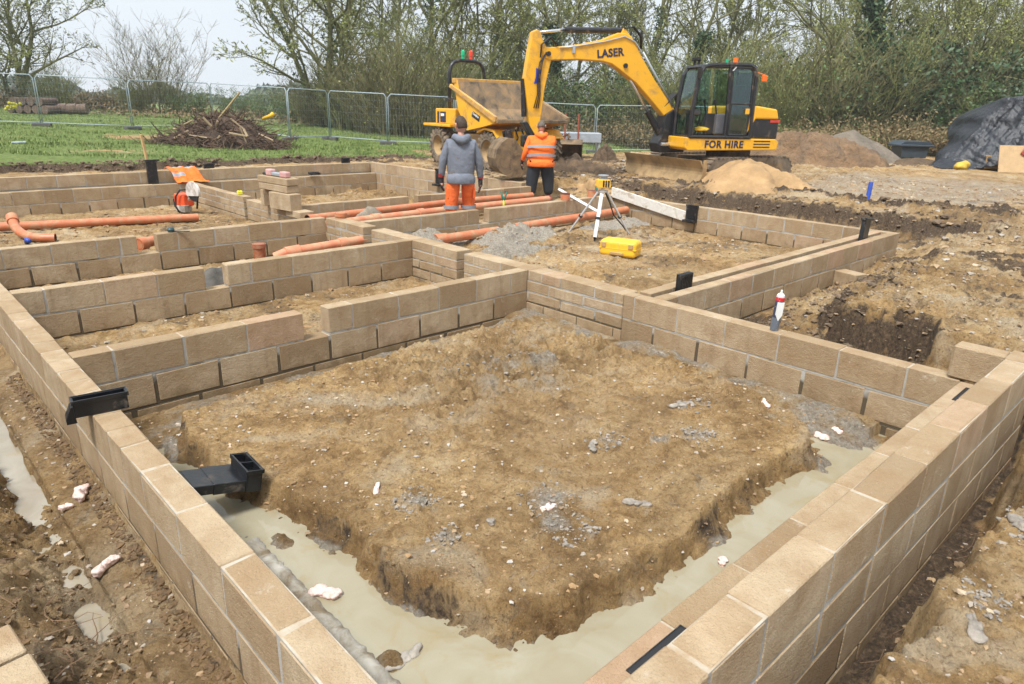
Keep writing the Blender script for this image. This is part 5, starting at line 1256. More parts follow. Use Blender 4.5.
# cab: frame members as one welded frame
cy0, cy1 = .30, .985
def bar(mb, a, b, w=.05): mb.tube([a, b], w*0.72, 4)
A0 = (1.70, .985); fr_t = (1.60, 2.47); rr_t = (.20, 2.53); rb = (.14, 1.0); mid_b = (.76, 1.0); mid_t = (.84, 2.49)
mb = MB()
for y in (cy0, cy1):
    pts = [(1.70, y, .99), (1.69, y, 1.55), (1.60, y, 2.30), (1.50, y, 2.46), (1.34, y, 2.50), (.84, y, 2.53), (.36, y, 2.53), (.22, y, 2.47), (.16, y, 2.30), (.15, y, 1.0)]
    mb.tube(pts, .048, 6)
    mb.tube([(1.70, y, 1.0), (.15, y, 1.0)], .045, 6)
mb.tube([(1.5, cy0, 2.46), (1.5, cy1, 2.46)], .045, 6); mb.tube([(.24, cy0, 2.48), (.24, cy1, 2.48)], .045, 6)
mb.tube([(1.70, cy0, 1.0), (1.70, cy1, 1.0)], .04, 6); mb.tube([(.15, cy0, 1.0), (.15, cy1, 1.0)], .04, 6); mb.tube([(.15, cy0, 1.65), (.15, cy1, 1.65)], .035, 6)
cab = pt('cab', mb, M['blackp'])
mb = MB(); mb.prism([(1.52, 2.475), (1.32, 2.53), (.84, 2.575), (.36, 2.575), (.20, 2.52), (.20, 2.50), (1.52, 2.44)], cy0-.03, cy1+.03, 'y'); pt('roof', mb, M['blackp'], cab, bevel=0.02)
mb = MB(); mb.tube([(.80, cy1, 1.0), (.80, cy1, 1.55), (.85, cy1, 2.53)], .045, 6); pt('pillar', mb, M['blackp'], cab)
# door frame (rear part closed)
mb = MB()
mb.tube([(.73, cy1+.02, 1.05), (.75, cy1+.02, 1.60), (.79, cy1+.02, 2.40), (.72, cy1+.02, 2.47), (.34, cy1+.02, 2.47), (.25, cy1+.02, 2.38), (.22, cy1+.02, 1.6), (.27, cy1+.02, 1.05), (.73, cy1+.02, 1.05)], .026, 5)
mb.tube([(.76, cy1+.02, 1.72), (.22, cy1+.02, 1.72)], .022, 5)
dr = pt('door', mb, M['blackp'], cab)
mb = MB(); mb.box(.26, .36, cy1+.02, cy1+.06, 1.50, 1.62, .008); pt('door_latch', mb, M['yellow'], dr)
mb = MB(); mb.prism([(.74, 1.07), (.29, 1.07), (.24, 1.7), (.26, 2.38), (.34, 2.45), (.74, 2.45), (.77, 1.7)], cy1+.012, cy1+.018, 'y'); pt('door_glass', mb, M['glass'], dr)
mb = MB(); mb.prism([(1.665, 1.04), (.85, 1.04), (.90, 2.45), (1.40, 2.45), (1.56, 2.30), (1.65, 1.6)], cy0-.004, cy0+.002, 'y'); pt('window', mb, M['glass'], cab)
mb = MB(); mb.prism([(.75, 1.04), (.20, 1.04), (.20, 2.45), (.80, 2.45)], cy0-.004, cy0+.002, 'y'); pt('window', mb, M['glass'], cab)
mb = MB(); mb.add([(1.705, cy0+.04, 1.03), (1.705, cy1-.04, 1.03), (1.70, cy1-.04, 1.55), (1.70, cy0+.04, 1.55)], [(0, 1, 2, 3)]); mb.add([(1.70, cy0+.04, 1.57), (1.70, cy1-.04, 1.57), (1.57, cy1-.04, 2.38), (1.57, cy0+.04, 2.38)], [(0, 1, 2, 3)])
fw = pt('windscreen', mb, M['glass'], cab)
mb = MB(); mb.box(.152, .158, cy0+.04, cy1-.04, 1.68, 2.40); pt('window', mb, M['glass'], cab)
# interior
mb = MB(); mb.box(.30, .80, .46, .82, 1.05, 1.42); mb.prism([(.30, 1.42), (.52, 1.42), (.40, 2.12), (.24, 2.12)], .48, .80, 'y'); pt('seat', mb, M['seat'], cab, bevel=0.05, seg=3)
for y in (.40, .84):
    mb = MB(); mb.box(.55, 1.0, y-.06, y+.06, 1.05, 1.50); pt('console', mb, M['grey_mach'], cab, bevel=0.03)
    mb = MB(); mb.tube([(.98, y, 1.48), (1.04, y, 1.72)], .018, 8); mb.tube([(1.04, y, 1.72), (1.06, y, 1.80)], .032, 8); pt('joystick', mb, M['black'], cab)
mb = MB(); mb.box(1.38, 1.50, .40, .62, 1.02, 1.46, .02); mb.box(1.28, 1.52, .34, .68, 1.46, 1.58, .03); pt('dashboard', mb, M['grey_mach'], cab)
mb = MB(); mb.tube([(1.25, .45, 1.05), (1.12, .42, 1.50)], .015, 8); mb.tube([(1.25, .58, 1.05), (1.12, .60, 1.50)], .015, 8); pt('pedal_lever', mb, M['black'], cab)
mb = MB(); blob(mb, (1.18, .62, 1.16), (.16, .12, .05), 3, 2, .2); pt('work_glove', mb, simple('glove_yellow', (.7, .45, .03), .8), cab)
mb = MB(); mb.box(.42, .58, .42, .58, 2.575, 2.60); mb.tube([(.45, .55, 2.60), (.45, .55, 2.70)], .055, 14); pt('beacon', mb, M['amber'], cab)
mb = MB(); mb.tube([(.72, .62, 2.58), (.72, .62, 2.66)], .035, 12); pt('green_light', mb, M['greenlens'], cab)
mb = MB(); mb.tube([(.16, .95, 2.40), (.0, 1.05, 2.34)], .012, 6); mb.box(-.08, .04, 1.0, 1.06, 2.20, 2.34, .01); pt('side_light', mb, M['amber'], cab)
for y in (.42, .60):
    mb = MB(); mb.tube([(1.42, y, 2.52), (1.42, y, 2.62)], .03, 8); mb.box(1.40, 1.47, y-.05, y+.05, 2.60, 2.68, .01); pt('work_light', mb, M['black'], cab)
mb = MB(); mb.tube([(1.58, .98, 2.3), (1.70, 1.12, 2.33)], .012, 6); mb.box(1.69, 1.71, 1.06, 1.24, 2.22, 2.42, .006); pt('mirror', mb, M['black'], cab)
# swing bracket
mb = MB(); mb.prism([(1.35, .62), (2.0, .60), (2.06, .80), (1.95, 1.02), (1.90, 1.45), (1.68, 1.58), (1.58, 1.44), (1.62, 1.05), (1.35, .95)], -.22, .22, 'y'); pt('swing_bracket', mb, M['blackp'], bevel=0.02)
mb = MB(); mb.tube([(1.20, .30, .78), (2.0, .26, .80)], .045, 10); pt('swing_cylinder', mb, M['chrome'])
# boom
bm_ = [(1.60, 1.48), (1.66, 1.58), (2.2, 2.17), (2.58, 2.65), (2.74, 2.90), (2.87, 3.06), (3.02, 3.12), (3.2, 3.12), (3.56, 2.97), (4.1, 2.85), (4.59, 2.78), (4.86, 2.76), (4.93, 2.68), (4.90, 2.56), (4.78, 2.50), (4.13, 2.54), (3.54, 2.53), (3.30, 2.48), (3.08, 2.36), (2.67, 2.10), (2.32, 1.80), (1.82, 1.34), (1.68, 1.34)]
mb = MB(); mb.prism(bm_, -.13, .13, 'y'); bo_ = pt('boom', mb, M['yellow'], bevel=0.022)
lettering('LASER', 0.225, M['text'], HX, YP(3.36, .134, 2.70) @ Matrix.Rotation(rad(7), 4, 'Z'), bold=0.035, spacing=1.05)
for x, z in ((1.76, 1.47), (2.98, 2.46), (4.80, 2.63)):
    mb = MB(); mb.tube([(x, -.17, z), (x, .17, z)], .05, 12); pt('pin', mb, M['blackp'], bo_)
mb = MB(); mb.tube([(1.72, .145, 1.66), (2.15, .15, 2.18), (2.55, .15, 2.68), (2.80, .15, 2.96), (3.05, .15, 3.05), (3.5, .15, 2.93), (4.2, .15, 2.80), (4.55, .15, 2.76)], .014, 6); pt('hydraulic_line', mb, M['steel'], bo_, smooth=True)
mb = MB(); mb.tube([(1.72, .12, 1.60), (2.16, .12, 2.24), (2.56, .12, 2.76)], .014, 6); pt('hydraulic_line', mb, M['steel'], bo_, smooth=True)
mb = MB(); mb.box(4.20, 4.26, .13, .17, 2.66, 2.82, .004); pt('bracket', mb, M['steel'], bo_)
for k in range(4):
    mb = MB(); y = -.10+k*.07
    mb.tube([(1.92, y, 1.62), (1.62, y+.02, 1.92), (1.48, y, 1.70), (1.60, y, 1.36), (1.80, y, 1.10)], .022, 6); pt('hose', mb, M['black'], smooth=True)
mb = MB(); mb.tube([(1.82, 0, .88), (2.28, 0, 1.52)], .075, 14); cl_ = pt('boom_cylinder', mb, M['blackp'], smooth=False, auto=40)
mb = MB(); mb.tube([(2.28, 0, 1.52), (2.92, 0, 2.40)], .035, 12); pt('rod', mb, M['chrome'], cl_, smooth=True)
# arm cylinder on top
mb = MB(); mb.tube([(2.98, 0, 3.18), (4.39, 0, 3.13)], .062, 14); cl_ = pt('arm_cylinder', mb, M['blackp'], auto=40)
mb = MB(); mb.tube([(4.39, 0, 3.13), (5.06, 0, 3.04)], .032, 12); pt('rod', mb, M['chrome'], cl_, smooth=True)
mb = MB(); mb.prism([(2.86, 3.05), (3.05, 3.24), (3.12, 3.10)], -.10, .10, 'y'); pt('lug', mb, M['yellow'], bo_, bevel=.01)
for k in range(2):
    mb = MB(); mb.tube([(2.60, .05+k*.05, 2.82), (2.62, .05+k*.05, 3.08), (2.82, .05+k*.05, 3.26), (3.06, .05+k*.05, 3.22)], .02, 6); pt('hose', mb, M['black'], smooth=True)
# stick
st_ = [(5.06, 3.10), (5.16, 3.05), (5.24, 2.60), (5.31, 2.10), (5.20, 1.40), (5.13, .94), (5.02, .90), (4.95, 1.00), (4.84, 1.94), (4.72, 2.50), (4.74, 2.66), (4.90, 2.84), (4.98, 3.06)]
mb = MB(); mb.prism(st_, -.105, .105, 'y'); sk = pt('stick', mb, M['yellow'], bevel=0.018)
mb = MB(); mb.prism([(5.06, 2.34), (4.93, 2.30), (5.00, 2.17), (4.94, 2.06), (5.10, 2.02), (5.06, 2.16)], .1055, .112, 'y'); pt('blue_mark', mb, M['bluelogo'], sk)
for k in range(3):
    mb = MB(); x = 5.0+.03*k; mb.tube([(4.85, .14, 2.66), (x-.06, .16, 2.45), (x-.02, .15, 2.15), (x-.04, .14, 1.80), (x-.01+.02*k, .13, 1.52)], .011, 6); pt('hose', mb, M['black'], sk, smooth=True)
for k in range(2):
    mb = MB(); mb.tube([(4.60, .10+k*.05, 2.80), (4.78, .12+k*.05, 2.96), (4.97, .14+k*.04, 2.80), (4.98, .14, 2.55)], .016, 6); pt('hose', mb, M['black'], smooth=True)
mb = MB(); mb.tube([(5.31, 0, 2.12), (5.27, 0, 1.34)], .058, 12); cl_ = pt('bucket_cylinder', mb, M['blackp'], auto=40)
mb = MB(); mb.tube([(5.27, 0, 1.34), (5.24, 0, 1.16)], .03, 10); pt('rod', mb, M['chrome'], cl_)
mb = MB(); mb.prism([(5.33, 1.22), (5.22, 1.24), (4.96, .86), (5.06, .80)], -.12, .12, 'y'); pt('link', mb, M['blackp'], bevel=0.01)
# bucket: curved shell with end plates and teeth
def bucket(parent, Mx, W=.78, s=1.0, mat='mudsteel', nm='bucket'):
    outer = [(0.0, 0.50), (.16, .56), (.34, .50), (.50, .36), (.60, .16), (.60, -.05), (.50, -.24), (.32, -.36), (.10, -.42), (-.16, -.40), (-.36, -.34)]
    inner = [(x*0.93-.0, z*0.93+.005) for x, z in outer]
    mb = MB(); poly = [(x*s, z*s) for x, z in outer] + [(x*s, z*s) for x, z in reversed(inner)]
    # shell as quads strips (non convex prism cap is fine because thin)
    n = len(outer); vs = []; 
    for y in (-W/2, W/2):
        vs += [(x*s, y, z*s) for x, z in outer] + [(x*s, y, z*s) for x, z in inner]
    fs = []
    for i in range(n-1):
        fs.append((i, i+1, 2*n+i+1, 2*n+i)); fs.append((n+i+1, n+i, 3*n+i, 3*n+i+1))
        fs.append((i+1, i, n+i, n+i+1)); fs.append((2*n+i, 2*n+i+1, 3*n+i+1, 3*n+i))
    mb.add(vs, fs, M=Mx); b_ = mb.build(nm, M[mat], parent)
    for y in (-W/2-.012, W/2-.012):
        mb = MB(); mb.prism([(x*s, z*s) for x, z in outer], y, y+.024, 'y', M=Mx); mb.build('side_plate', M[mat], b_)
    for k in range(5):
        y = -W/2+W*(k+.5)/5; mb = MB(); mb.prism([(-.30*s, -.36*s), (-.52*s, -.33*s), (-.30*s, -.30*s)], y-.03, y+.03, 'y', M=Mx); mb.build('tooth', M['mudsteel'], b_)
    mb = MB(); mb.box(-.02*s, .14*s, -.14, -.10, .44*s, .70*s, M=Mx); mb.box(-.02*s, .14*s, .10, .14, .44*s, .70*s, M=Mx); mb.build('ear', M['blackp'], b_)
    return b_
bucket(HX, Matrix.Translation((5.46, 0, .46)) @ Matrix.Rotation(rad(14), 4, 'Y'), W=.70, s=.88)
mb = MB(); mb.box(4.98, 5.30, -.14, .14, .70, .96); pt('quick_hitch', mb, M['blackp'], bevel=.03)

# spare ditching bucket lying on the ground
sb = thing('spare_bucket', 'large muddy spare digger bucket lying behind the orange man', 'digger bucket', (15.4, 14.2, 0.30), rz=rad(-48))
bb = MB(); n = 14
outer = [(.34*math.cos(math.pi*(1.15*k/n-.35)), .34*math.sin(math.pi*(1.15*k/n-.35))) for k in range(n+1)]
vs = []; inner = [(x*.92, z*.92) for x, z in outer]; fs = []; m_ = n+1
for y in (-.62, .62): vs += [(y, x, z) for x, z in outer]+[(y, x, z) for x, z in inner]
for i in range(n): fs += [(i, i+1, 2*m_+i+1, 2*m_+i), (m_+i+1, m_+i, 3*m_+i, 3*m_+i+1), (i+1, i, m_+i, m_+i+1), (2*m_+i, 2*m_+i+1, 3*m_+i+1, 3*m_+i)]
bb.add(vs, fs); bb.build('shell', M['mudsteel'], sb)
for y in (-.63, .60):
    mb = MB(); mb.prism(outer, y, y+.03, 'x'); mb.build('side_plate', M['mudsteel'], sb)
for y in (-.2, .2):
    mb = MB(); mb.box(y-.02, y+.02, -.12, .16, .30, .52, .01); mb.build('ear', M['mudsteel'], sb)
ch = MB(); rr = random.Random(2)
for k in range(16): 
    a = rr.uniform(0, 6.28); c_ = Vector((rr.uniform(-.30, .22), rr.uniform(-.14, .12), .38+rr.uniform(0, .10)))
    ring = [c_+Vector((.045*math.cos(q*1.05+a), .03*math.sin(q*1.05+a), .02*math.sin(q*1.05))) for q in range(7)]; ch.tube(ring, .011, 5, caps=False)
o = ch.build('chain', simple('rusty_chain', (.16, .08, .045), .8)); o.matrix_world = Matrix.Translation((15.4, 14.2, 0.30)) @ Rz(rad(-48)); tag(o, 'rusty chain heaped on top of the spare digger bucket', 'chain')
# grey steel flat frame behind
t = thing('steel_rack', 'grey steel platform with thin rusty posts behind the dumper skip', 'rack', (18.1, 16.2, 0.0), rz=rad(-44))
mb = MB(); mb.box(-.85, .95, -.5, .5, .62, .72, .01); mb.build('platform', M['steel'], t)
mb = MB(); mb.box(-.85, .95, -.52, -.502, .42, .62, .004); mb.build('side_rail', M['steel'], t)
for x in (-.30, .15):
    mb = MB(); mb.tube([(x, -.54, .15), (x, -.54, 1.35)], .03, 6); mb.build('post', simple('rust_red', (.30, .07, .035), .8), t)
for x in (-.8, .9):
    for y in (-.45, .45): mb = MB(); mb.box(x-.03, x+.03, y-.03, y+.03, -.1, .62); mb.build('leg', M['steel'], t)

# ================================================================== DUMPER
DX = thing('site_dumper', 'yellow four-wheel site dumper with raised front skip and black roll bar', 'dumper', (11.4, 13.15, 0.0), rz=math.atan2(-0.99149, -0.1302))
def pd(name, mb, mat, parent=DX, **k): return mb.build(name, mat, parent, **k)
def wheel(cx, cy, r, wd, side):
    mb = MB(); prof = [(r*.56, -wd/2+.03), (r*.62, -wd/2), (r*.90, -wd/2), (r*.985, -wd/2+.045), (r, -wd/4), (r, wd/4), (r*.985, wd/2-.045), (r*.90, wd/2), (r*.62, wd/2), (r*.56, wd/2-.03)]
    Mx = Matrix.Translation((cx, cy, r)) @ Matrix.Rotation(rad(90), 4, 'X')
    mb.lathe(prof, 36, M=Mx)
    for k in range(18):
        for s_ in (-1, 1):
            a = 2*math.pi*(k+(.5 if s_ > 0 else 0))/18
            Mk = Mx @ Matrix.Rotation(a, 4, 'Z') @ Matrix.Translation((r*.985, 0, s_*wd*.24)) @ Matrix.Rotation(s_*rad(38), 4, 'X')
            mb.box(-.03, .042, -.028, .028, -wd*.29, wd*.29, .006, M=Mk)
            Mk2 = Mx @ Matrix.Rotation(a+s_*0.0, 4, 'Z') @ Matrix.Translation((r*.86, 0.05*s_*-1, s_*(wd/2-.005)))
            mb.box(-.13*r, .13*r, -.026, .026, -.012, .018, .004, M=Mk2)
    ty = pd('wheel', mb, M['rubber'])
    mb = MB(); mb.lathe([(0.001, side*wd*.18), (r*.16, side*wd*.22), (r*.17, side*wd*.10), (r*.30, side*wd*.08), (r*.44, side*wd*.16), (r*.57, side*wd*.42), (r*.60, side*wd*.44), (r*.60, side*wd*.30)], 28, M=Mx)
    pd('rim', mb, M['mudblade'], ty)
    mb = MB()
    for k in range(6):
        a = k*1.047; mb.tube([tuple(Mx @ Vector((r*.25*math.cos(a), r*.25*math.sin(a), side*wd*.09))), tuple(Mx @ Vector((r*.25*math.cos(a), r*.25*math.sin(a), side*wd*.13)))], .018, 6)
    pd('wheel_nuts', mb, M['mudsteel'], ty)
R1 = .455
for cx, cy, side in ((0.20, .08, 1), (-2.25, .08, 1), (0.20, 1.80, -1), (-2.25, 1.80, -1)):
    wheel(cx, cy, R1, .36, side*1)
mb = MB(); mb.box(-2.75, -.75, .45, 1.45, .38, .80); mb.box(-.95, .55, .55, 1.35, .42, .86); mb.tube([(0.2, .1, R1), (0.2, 1.8, R1)], .09, 10); mb.tube([(-2.25, .1, R1), (-2.25, 1.8, R1)], .09, 10); pd('chassis', mb, M['mudblade'], bevel=.02)
mb = MB(); mb.prism([(-3.0, .97), (-1.55, .97), (-1.55, 1.04), (-3.0, 1.04)], -.12, 2.02, 'y'); pd('rear_fender', mb, M['yellow'], bevel=.012)
mb = MB(); mb.prism([(-.25, .92), (.10, 1.02), (.50, .98), (.70, .78), (.66, .76), (.48, .93), (.10, .97), (-.25, .87)], -.10, .35, 'y'); pd('front_mudguard', mb, M['yellow'])
mb = MB(); mb.prism([(-.25, .92), (.10, 1.02), (.50, .98), (.70, .78), (.66, .76), (.48, .93), (.10, .97), (-.25, .87)], 1.55, 2.0, 'y'); pd('front_mudguard', mb, M['yellow'])
mb = MB(); mb.box(-2.55, -1.50, .02, .55, 1.04, 1.44); bn = pd('side_tank', mb, M['yellow'], bevel=.025)
mb = MB(); mb.box(-2.60, -1.75, .55, 1.85, 1.04, 1.36); pd('engine_bonnet', mb, M['yellow'], bevel=.04)
mb = MB(); mb.box(-2.44, -2.34, .012, .0195, 1.06, 1.36, .002); mb.box(-2.28, -1.98, .012, .0195, 1.08, 1.36, .002); pd('side_decal', mb, M['text'], bn)
lettering('3', .16, M['white_pl'], DX, Matrix.Translation((-2.13, .010, 1.26)) @ Matrix(((1, 0, 0, 0), (0, 0, -1, 0), (0, 1, 0, 0), (0, 0, 0, 1))), bold=.03, name='digit') if False else None
mb = MB(); mb.box(-2.24, -2.06, .008, .0115, 1.24, 1.31, .001); pd('decal_panel', mb, M['white_pl'], bn)
mb = MB(); mb.box(-1.45, -1.0, .60, 1.25, 1.04, 1.16); mb.prism([(-1.50, 1.14), (-1.40, 1.14), (-1.50, 1.62), (-1.58, 1.62)], .62, 1.22, 'y'); pd('seat', mb, M['seat'], bevel=.03)
mb = MB(); mb.tube([(-.90, .95, 1.0), (-1.0, .95, 1.45)], .03, 8); mb.tube([(-1.02+.17*math.cos(a_)*.3, .95+.17*math.sin(a_), 1.46+.17*math.cos(a_)) for a_ in [k*.524 for k in range(13)]], .014, 6); pd('steering_wheel', mb, M['black'])
mb = MB(); mb.tube([(-1.45, .12, 1.44), (-1.45, .12, 1.70), (-1.35, .12, 1.78), (-1.22, .12, 1.78), (-1.18, .12, 1.68), (-1.18, .12, 1.35)], .022, 8); pd('grab_rail', mb, M['yellow'], smooth=True)
# roll bar
mb = MB(); xx = -2.45; mb.tube([(xx, .42, 1.04), (xx, .42, 2.35), (xx+.0, .47, 2.55), (xx, .58, 2.66), (xx, .75, 2.71), (xx, 1.25, 2.71), (xx, 1.42, 2.66), (xx, 1.53, 2.55), (xx, 1.58, 2.35), (xx, 1.58, 1.04)], .052, 12); rb_ = pd('roll_bar', mb, M['blackp'], smooth=True)
mb = MB(); mb.box(xx-.08, xx+.08, .34, .50, 1.62, 1.72, .01); pd('bracket', mb, M['blackp'], rb_)
mb = MB(); mb.tube([(xx, .86, 2.75), (xx, .86, 2.84)], .045, 12); mb.tube([(xx, .86, 2.84), (xx, .86, 2.95), (xx, .86, 2.985)], [.06, .055, .02], 14); pd('green_beacon', mb, M['greenlens'], rb_)
mb = MB(); mb.tube([(xx, 1.12, 2.75), (xx, 1.12, 2.84)], .045, 12); mb.tube([(xx, 1.12, 2.84), (xx, 1.12, 2.95), (xx, 1.12, 2.985)], [.06, .055, .02], 14); pd('red_beacon', mb, simple('red_lens', (.75, .05, .02), .3), rb_)
# skip
y0, y1 = -.18, 2.05
side_poly = [(-1.28, 2.16), (-1.42, 1.93), (-.98, 1.40), (-.60, .93), (.20, 1.07), (.72, 1.16), (.70, 1.24), (-1.05, 1.92), (-1.10, 2.16)]
def shell(mb, pts, ya, yb, th):
    for (xa, za), (xb, zb) in zip(pts[:-1], pts[1:]):
        d = Vector((xb-xa, 0, zb-za)); nrm = Vector((d.z, 0, -d.x)).normalized()*th
        vs = [(xa, ya, za), (xb, ya, zb), (xb, yb, zb), (xa, yb, za), (xa+nrm.x, ya, za+nrm.z), (xb+nrm.x, ya, zb+nrm.z), (xb+nrm.x, yb, zb+nrm.z), (xa+nrm.x, yb, za+nrm.z)]
        mb.add(vs, [(0, 3, 2, 1), (4, 5, 6, 7), (0, 1, 5, 4), (1, 2, 6, 5), (2, 3, 7, 6), (3, 0, 4, 7)])
M['skip_in'] = simple('worn_skip_steel', (0.15, 0.115, 0.08), 0.7, metal=0.15, var=0.5, vscale=3, dirt=0.45, dirtcol=(0.34, 0.22, 0.11), dscale=3)
mb = MB(); shell(mb, [(-1.14, 2.12), (-.93, 1.45), (-.56, 1.00), (.15, 1.12), (.72, 1.21)], y0+.03, y1-.03, -.03); sk_ = pd('skip', mb, M['skip_in'])
mb = MB(); shell(mb, [(-1.20, 2.14), (-1.0, 1.42), (-.60, .94), (.18, 1.06), (.74, 1.17)], y0+.0, y1-.0, .012); pd('skip_outer', mb, M['yellow'], sk_)
for ya, yb, out in ((y0, y0+.03, -1), (y1-.03, y1, 1)):
    mb = MB(); mb.prism([(-1.24, 2.16), (-1.08, 2.16), (-1.02, 1.93), (.74, 1.27), (.74, 1.17), (.18, 1.06), (-.60, .94), (-1.03, 1.42)], ya, yb, 'y'); pd('side_plate', mb, M['yellow'] if out < 0 else M['skip_in'], sk_)
    mb = MB(); yy = ya-.045 if out < 0 else yb-.005
    mb.prism([(-1.42, 1.98), (-1.36, 2.06), (.74, 1.30), (.74, 1.18), (.70, 1.16)], yy, yy+.05+.03, 'y'); pd('top_rail', mb, simple('scuffed_yellow', (.62, .33, .05), .55, dirt=.45, dirtcol=(.36, .22, .11), dscale=5) if out < 0 else M['skip_in'], sk_, bevel=.012)
mb = MB(); mb.box(-1.30, -1.12, y0-.02, y1+.02, 2.08, 2.20); pd('back_rail', mb, bpy.data.materials['scuffed_yellow'], sk_, bevel=.015)
mb = MB(); mb.box(.70, .80, y0, y1, 1.15, 1.23); pd('lip', mb, M['skip_in'], sk_, bevel=.01)
mb = MB(); mb.box(-.35, .02, y0-.008, y0-.0005, 1.22, 1.36, .002, M=Matrix.Translation((-.19, 0, 1.29)) @ Matrix.Rotation(rad(20), 4, 'Y') @ Matrix.Translation((.19, 0, -1.29))); pl_ = pd('badge', mb, M['black'], sk_)
RX = Matrix(((1, 0, 0, 0), (0, 0, -1, 0), (0, 1, 0, 0), (0, 0, 0, 1)))
FL = Matrix.Diagonal((1, 1, 1, 1))
lettering('Thwaites', .085, M['white_pl'], sk_, Matrix.Translation((-.175, y0-.010, 1.31)) @ Matrix.Rotation(rad(20), 4, 'Y') @ RX, bold=.03, depth=.001)
mb = MB(); mb.tube([(-.10, .95, .62), (.10, .95, 1.10)], .05, 10); pd('tip_cylinder', mb, M['chrome'])
for k in range(5):
    mb = MB(); y = .5+.2*k; mb.tube([(.58, y, .60), (.68, y+.03, .80), (.60, y, 1.0)], .02, 6); pd('hose', mb, M['black'], smooth=True)
mb = MB(); mb.box(.45, .62, .45, 1.45, .45, .95, .02); pd('front_frame', mb, M['yellow'], bevel=.02)
# ================================================================== PEOPLE
M['skin'] = simple('skin', (0.52, 0.27, 0.19), 0.55, var=0.08)
M['hair'] = simple('dark_brown_hair', (0.045, 0.026, 0.016), 0.7, var=0.4, vscale=30, bmp=0.8, bscale=60)
M['hair2'] = simple('greyish_brown_hair', (0.11, 0.085, 0.065), 0.7, var=0.4, vscale=30, bmp=0.8, bscale=60)
M['hoodie'] = simple('grey_marl', (0.155, 0.17, 0.205), 0.92, var=0.22, vscale=7, bmp=1.0, bscale=7, bdist=0.025, dirt=0.12, dirtcol=(.22, .18, .14), dscale=6)
M['navy'] = simple('black_workwear', (0.016, 0.018, 0.024), 0.85, var=0.4, bmp=0.4, bscale=14)
M['glove'] = simple('dark_glove', (0.035, 0.028, 0.03), 0.8)
M['redcuff'] = simple('red_cuff', (0.30, 0.03, 0.025), 0.8)
M['boot'] = simple('tan_boot', (0.22, 0.13, 0.07), 0.8)
M['pink'] = simple('pink_shoe', (0.62, 0.10, 0.13), 0.6)

def skin_mesh(name, joints, edges, mat, parent, sub=2, root=0, smooth=True):
    """joints: list of (x,y,z,rx,ry)"""
    me_ = bpy.data.meshes.new(name); me_.from_pydata([j[:3] for j in joints], edges, [])
    ob = bpy.data.objects.new(name, me_); COL.objects.link(ob)
    md = ob.modifiers.new('skin', 'SKIN'); md.use_smooth_shade = True
    sv = me_.skin_vertices[0].data
    for i, j in enumerate(joints):
        sv[i].radius = (j[3], j[4] if len(j) > 4 else j[3]); sv[i].use_root = (i == root)
    sb_ = ob.modifiers.new('sub', 'SUBSURF'); sb_.levels = sub; sb_.render_levels = sub
    bpy.context.view_layer.update()
    m2 = bpy.data.meshes.new_from_object(ob.evaluated_get(bpy.context.evaluated_depsgraph_get()))
    bpy.data.objects.remove(ob); m2.name = name
    m2.materials.clear(); m2.materials.append(M[mat] if isinstance(mat, str) else mat)
    m2.polygons.foreach_set('use_smooth', [True]*len(m2.polygons))
    o = bpy.data.objects.new(name, m2); COL.objects.link(o); o.parent = parent
    return o
class SK:
    def __init__(s): s.j = []; s.e = []
    def add(s, p, r, frm=None):
        r = r if hasattr(r, '__len__') else (r, r)
        s.j.append((*p, *r)); i = len(s.j)-1
        if frm is not None: s.e.append((frm, i))
        return i
    def chain(s, pts, frm=None):
        for p, r in pts: frm = s.add(p, r, frm)
        return frm
def hand(s, w, frm, d, pal, side, sc=1.0):
    """w wrist point, d direction along hand, pal palm normal"""
    d = Vector(d).normalized(); pal = Vector(pal).normalized(); sd_ = d.cross(pal).normalized()
    w = Vector(w); p1 = w+d*.045*sc; p2 = w+d*.085*sc
    a = s.add(tuple(p1), (.030*sc, .020*sc), frm); b = s.add(tuple(p2), (.036*sc, .018*sc), a)
    for k, L in enumerate((.070, .080, .075, .058)):
        off = sd_*((k-1.5)*.021*sc); q = p2+off+d*.012
        i = s.add(tuple(q), .0095*sc, b)
        i = s.add(tuple(q+d*L*.45*sc+pal*.008), .0088*sc, i)
        i = s.add(tuple(q+d*L*.78*sc+pal*.024), .0082*sc, i)
        s.add(tuple(q+d*L*.98*sc+pal*.042), .0072*sc, i)
    q = w+d*.030*sc-sd_*.030*sc
    i = s.add(tuple(q), .012*sc, a); i = s.add(tuple(q+d*.035-sd_*.018+pal*.012), .011*sc, i); s.add(tuple(q+d*.062-sd_*.016+pal*.028), .009*sc, i)

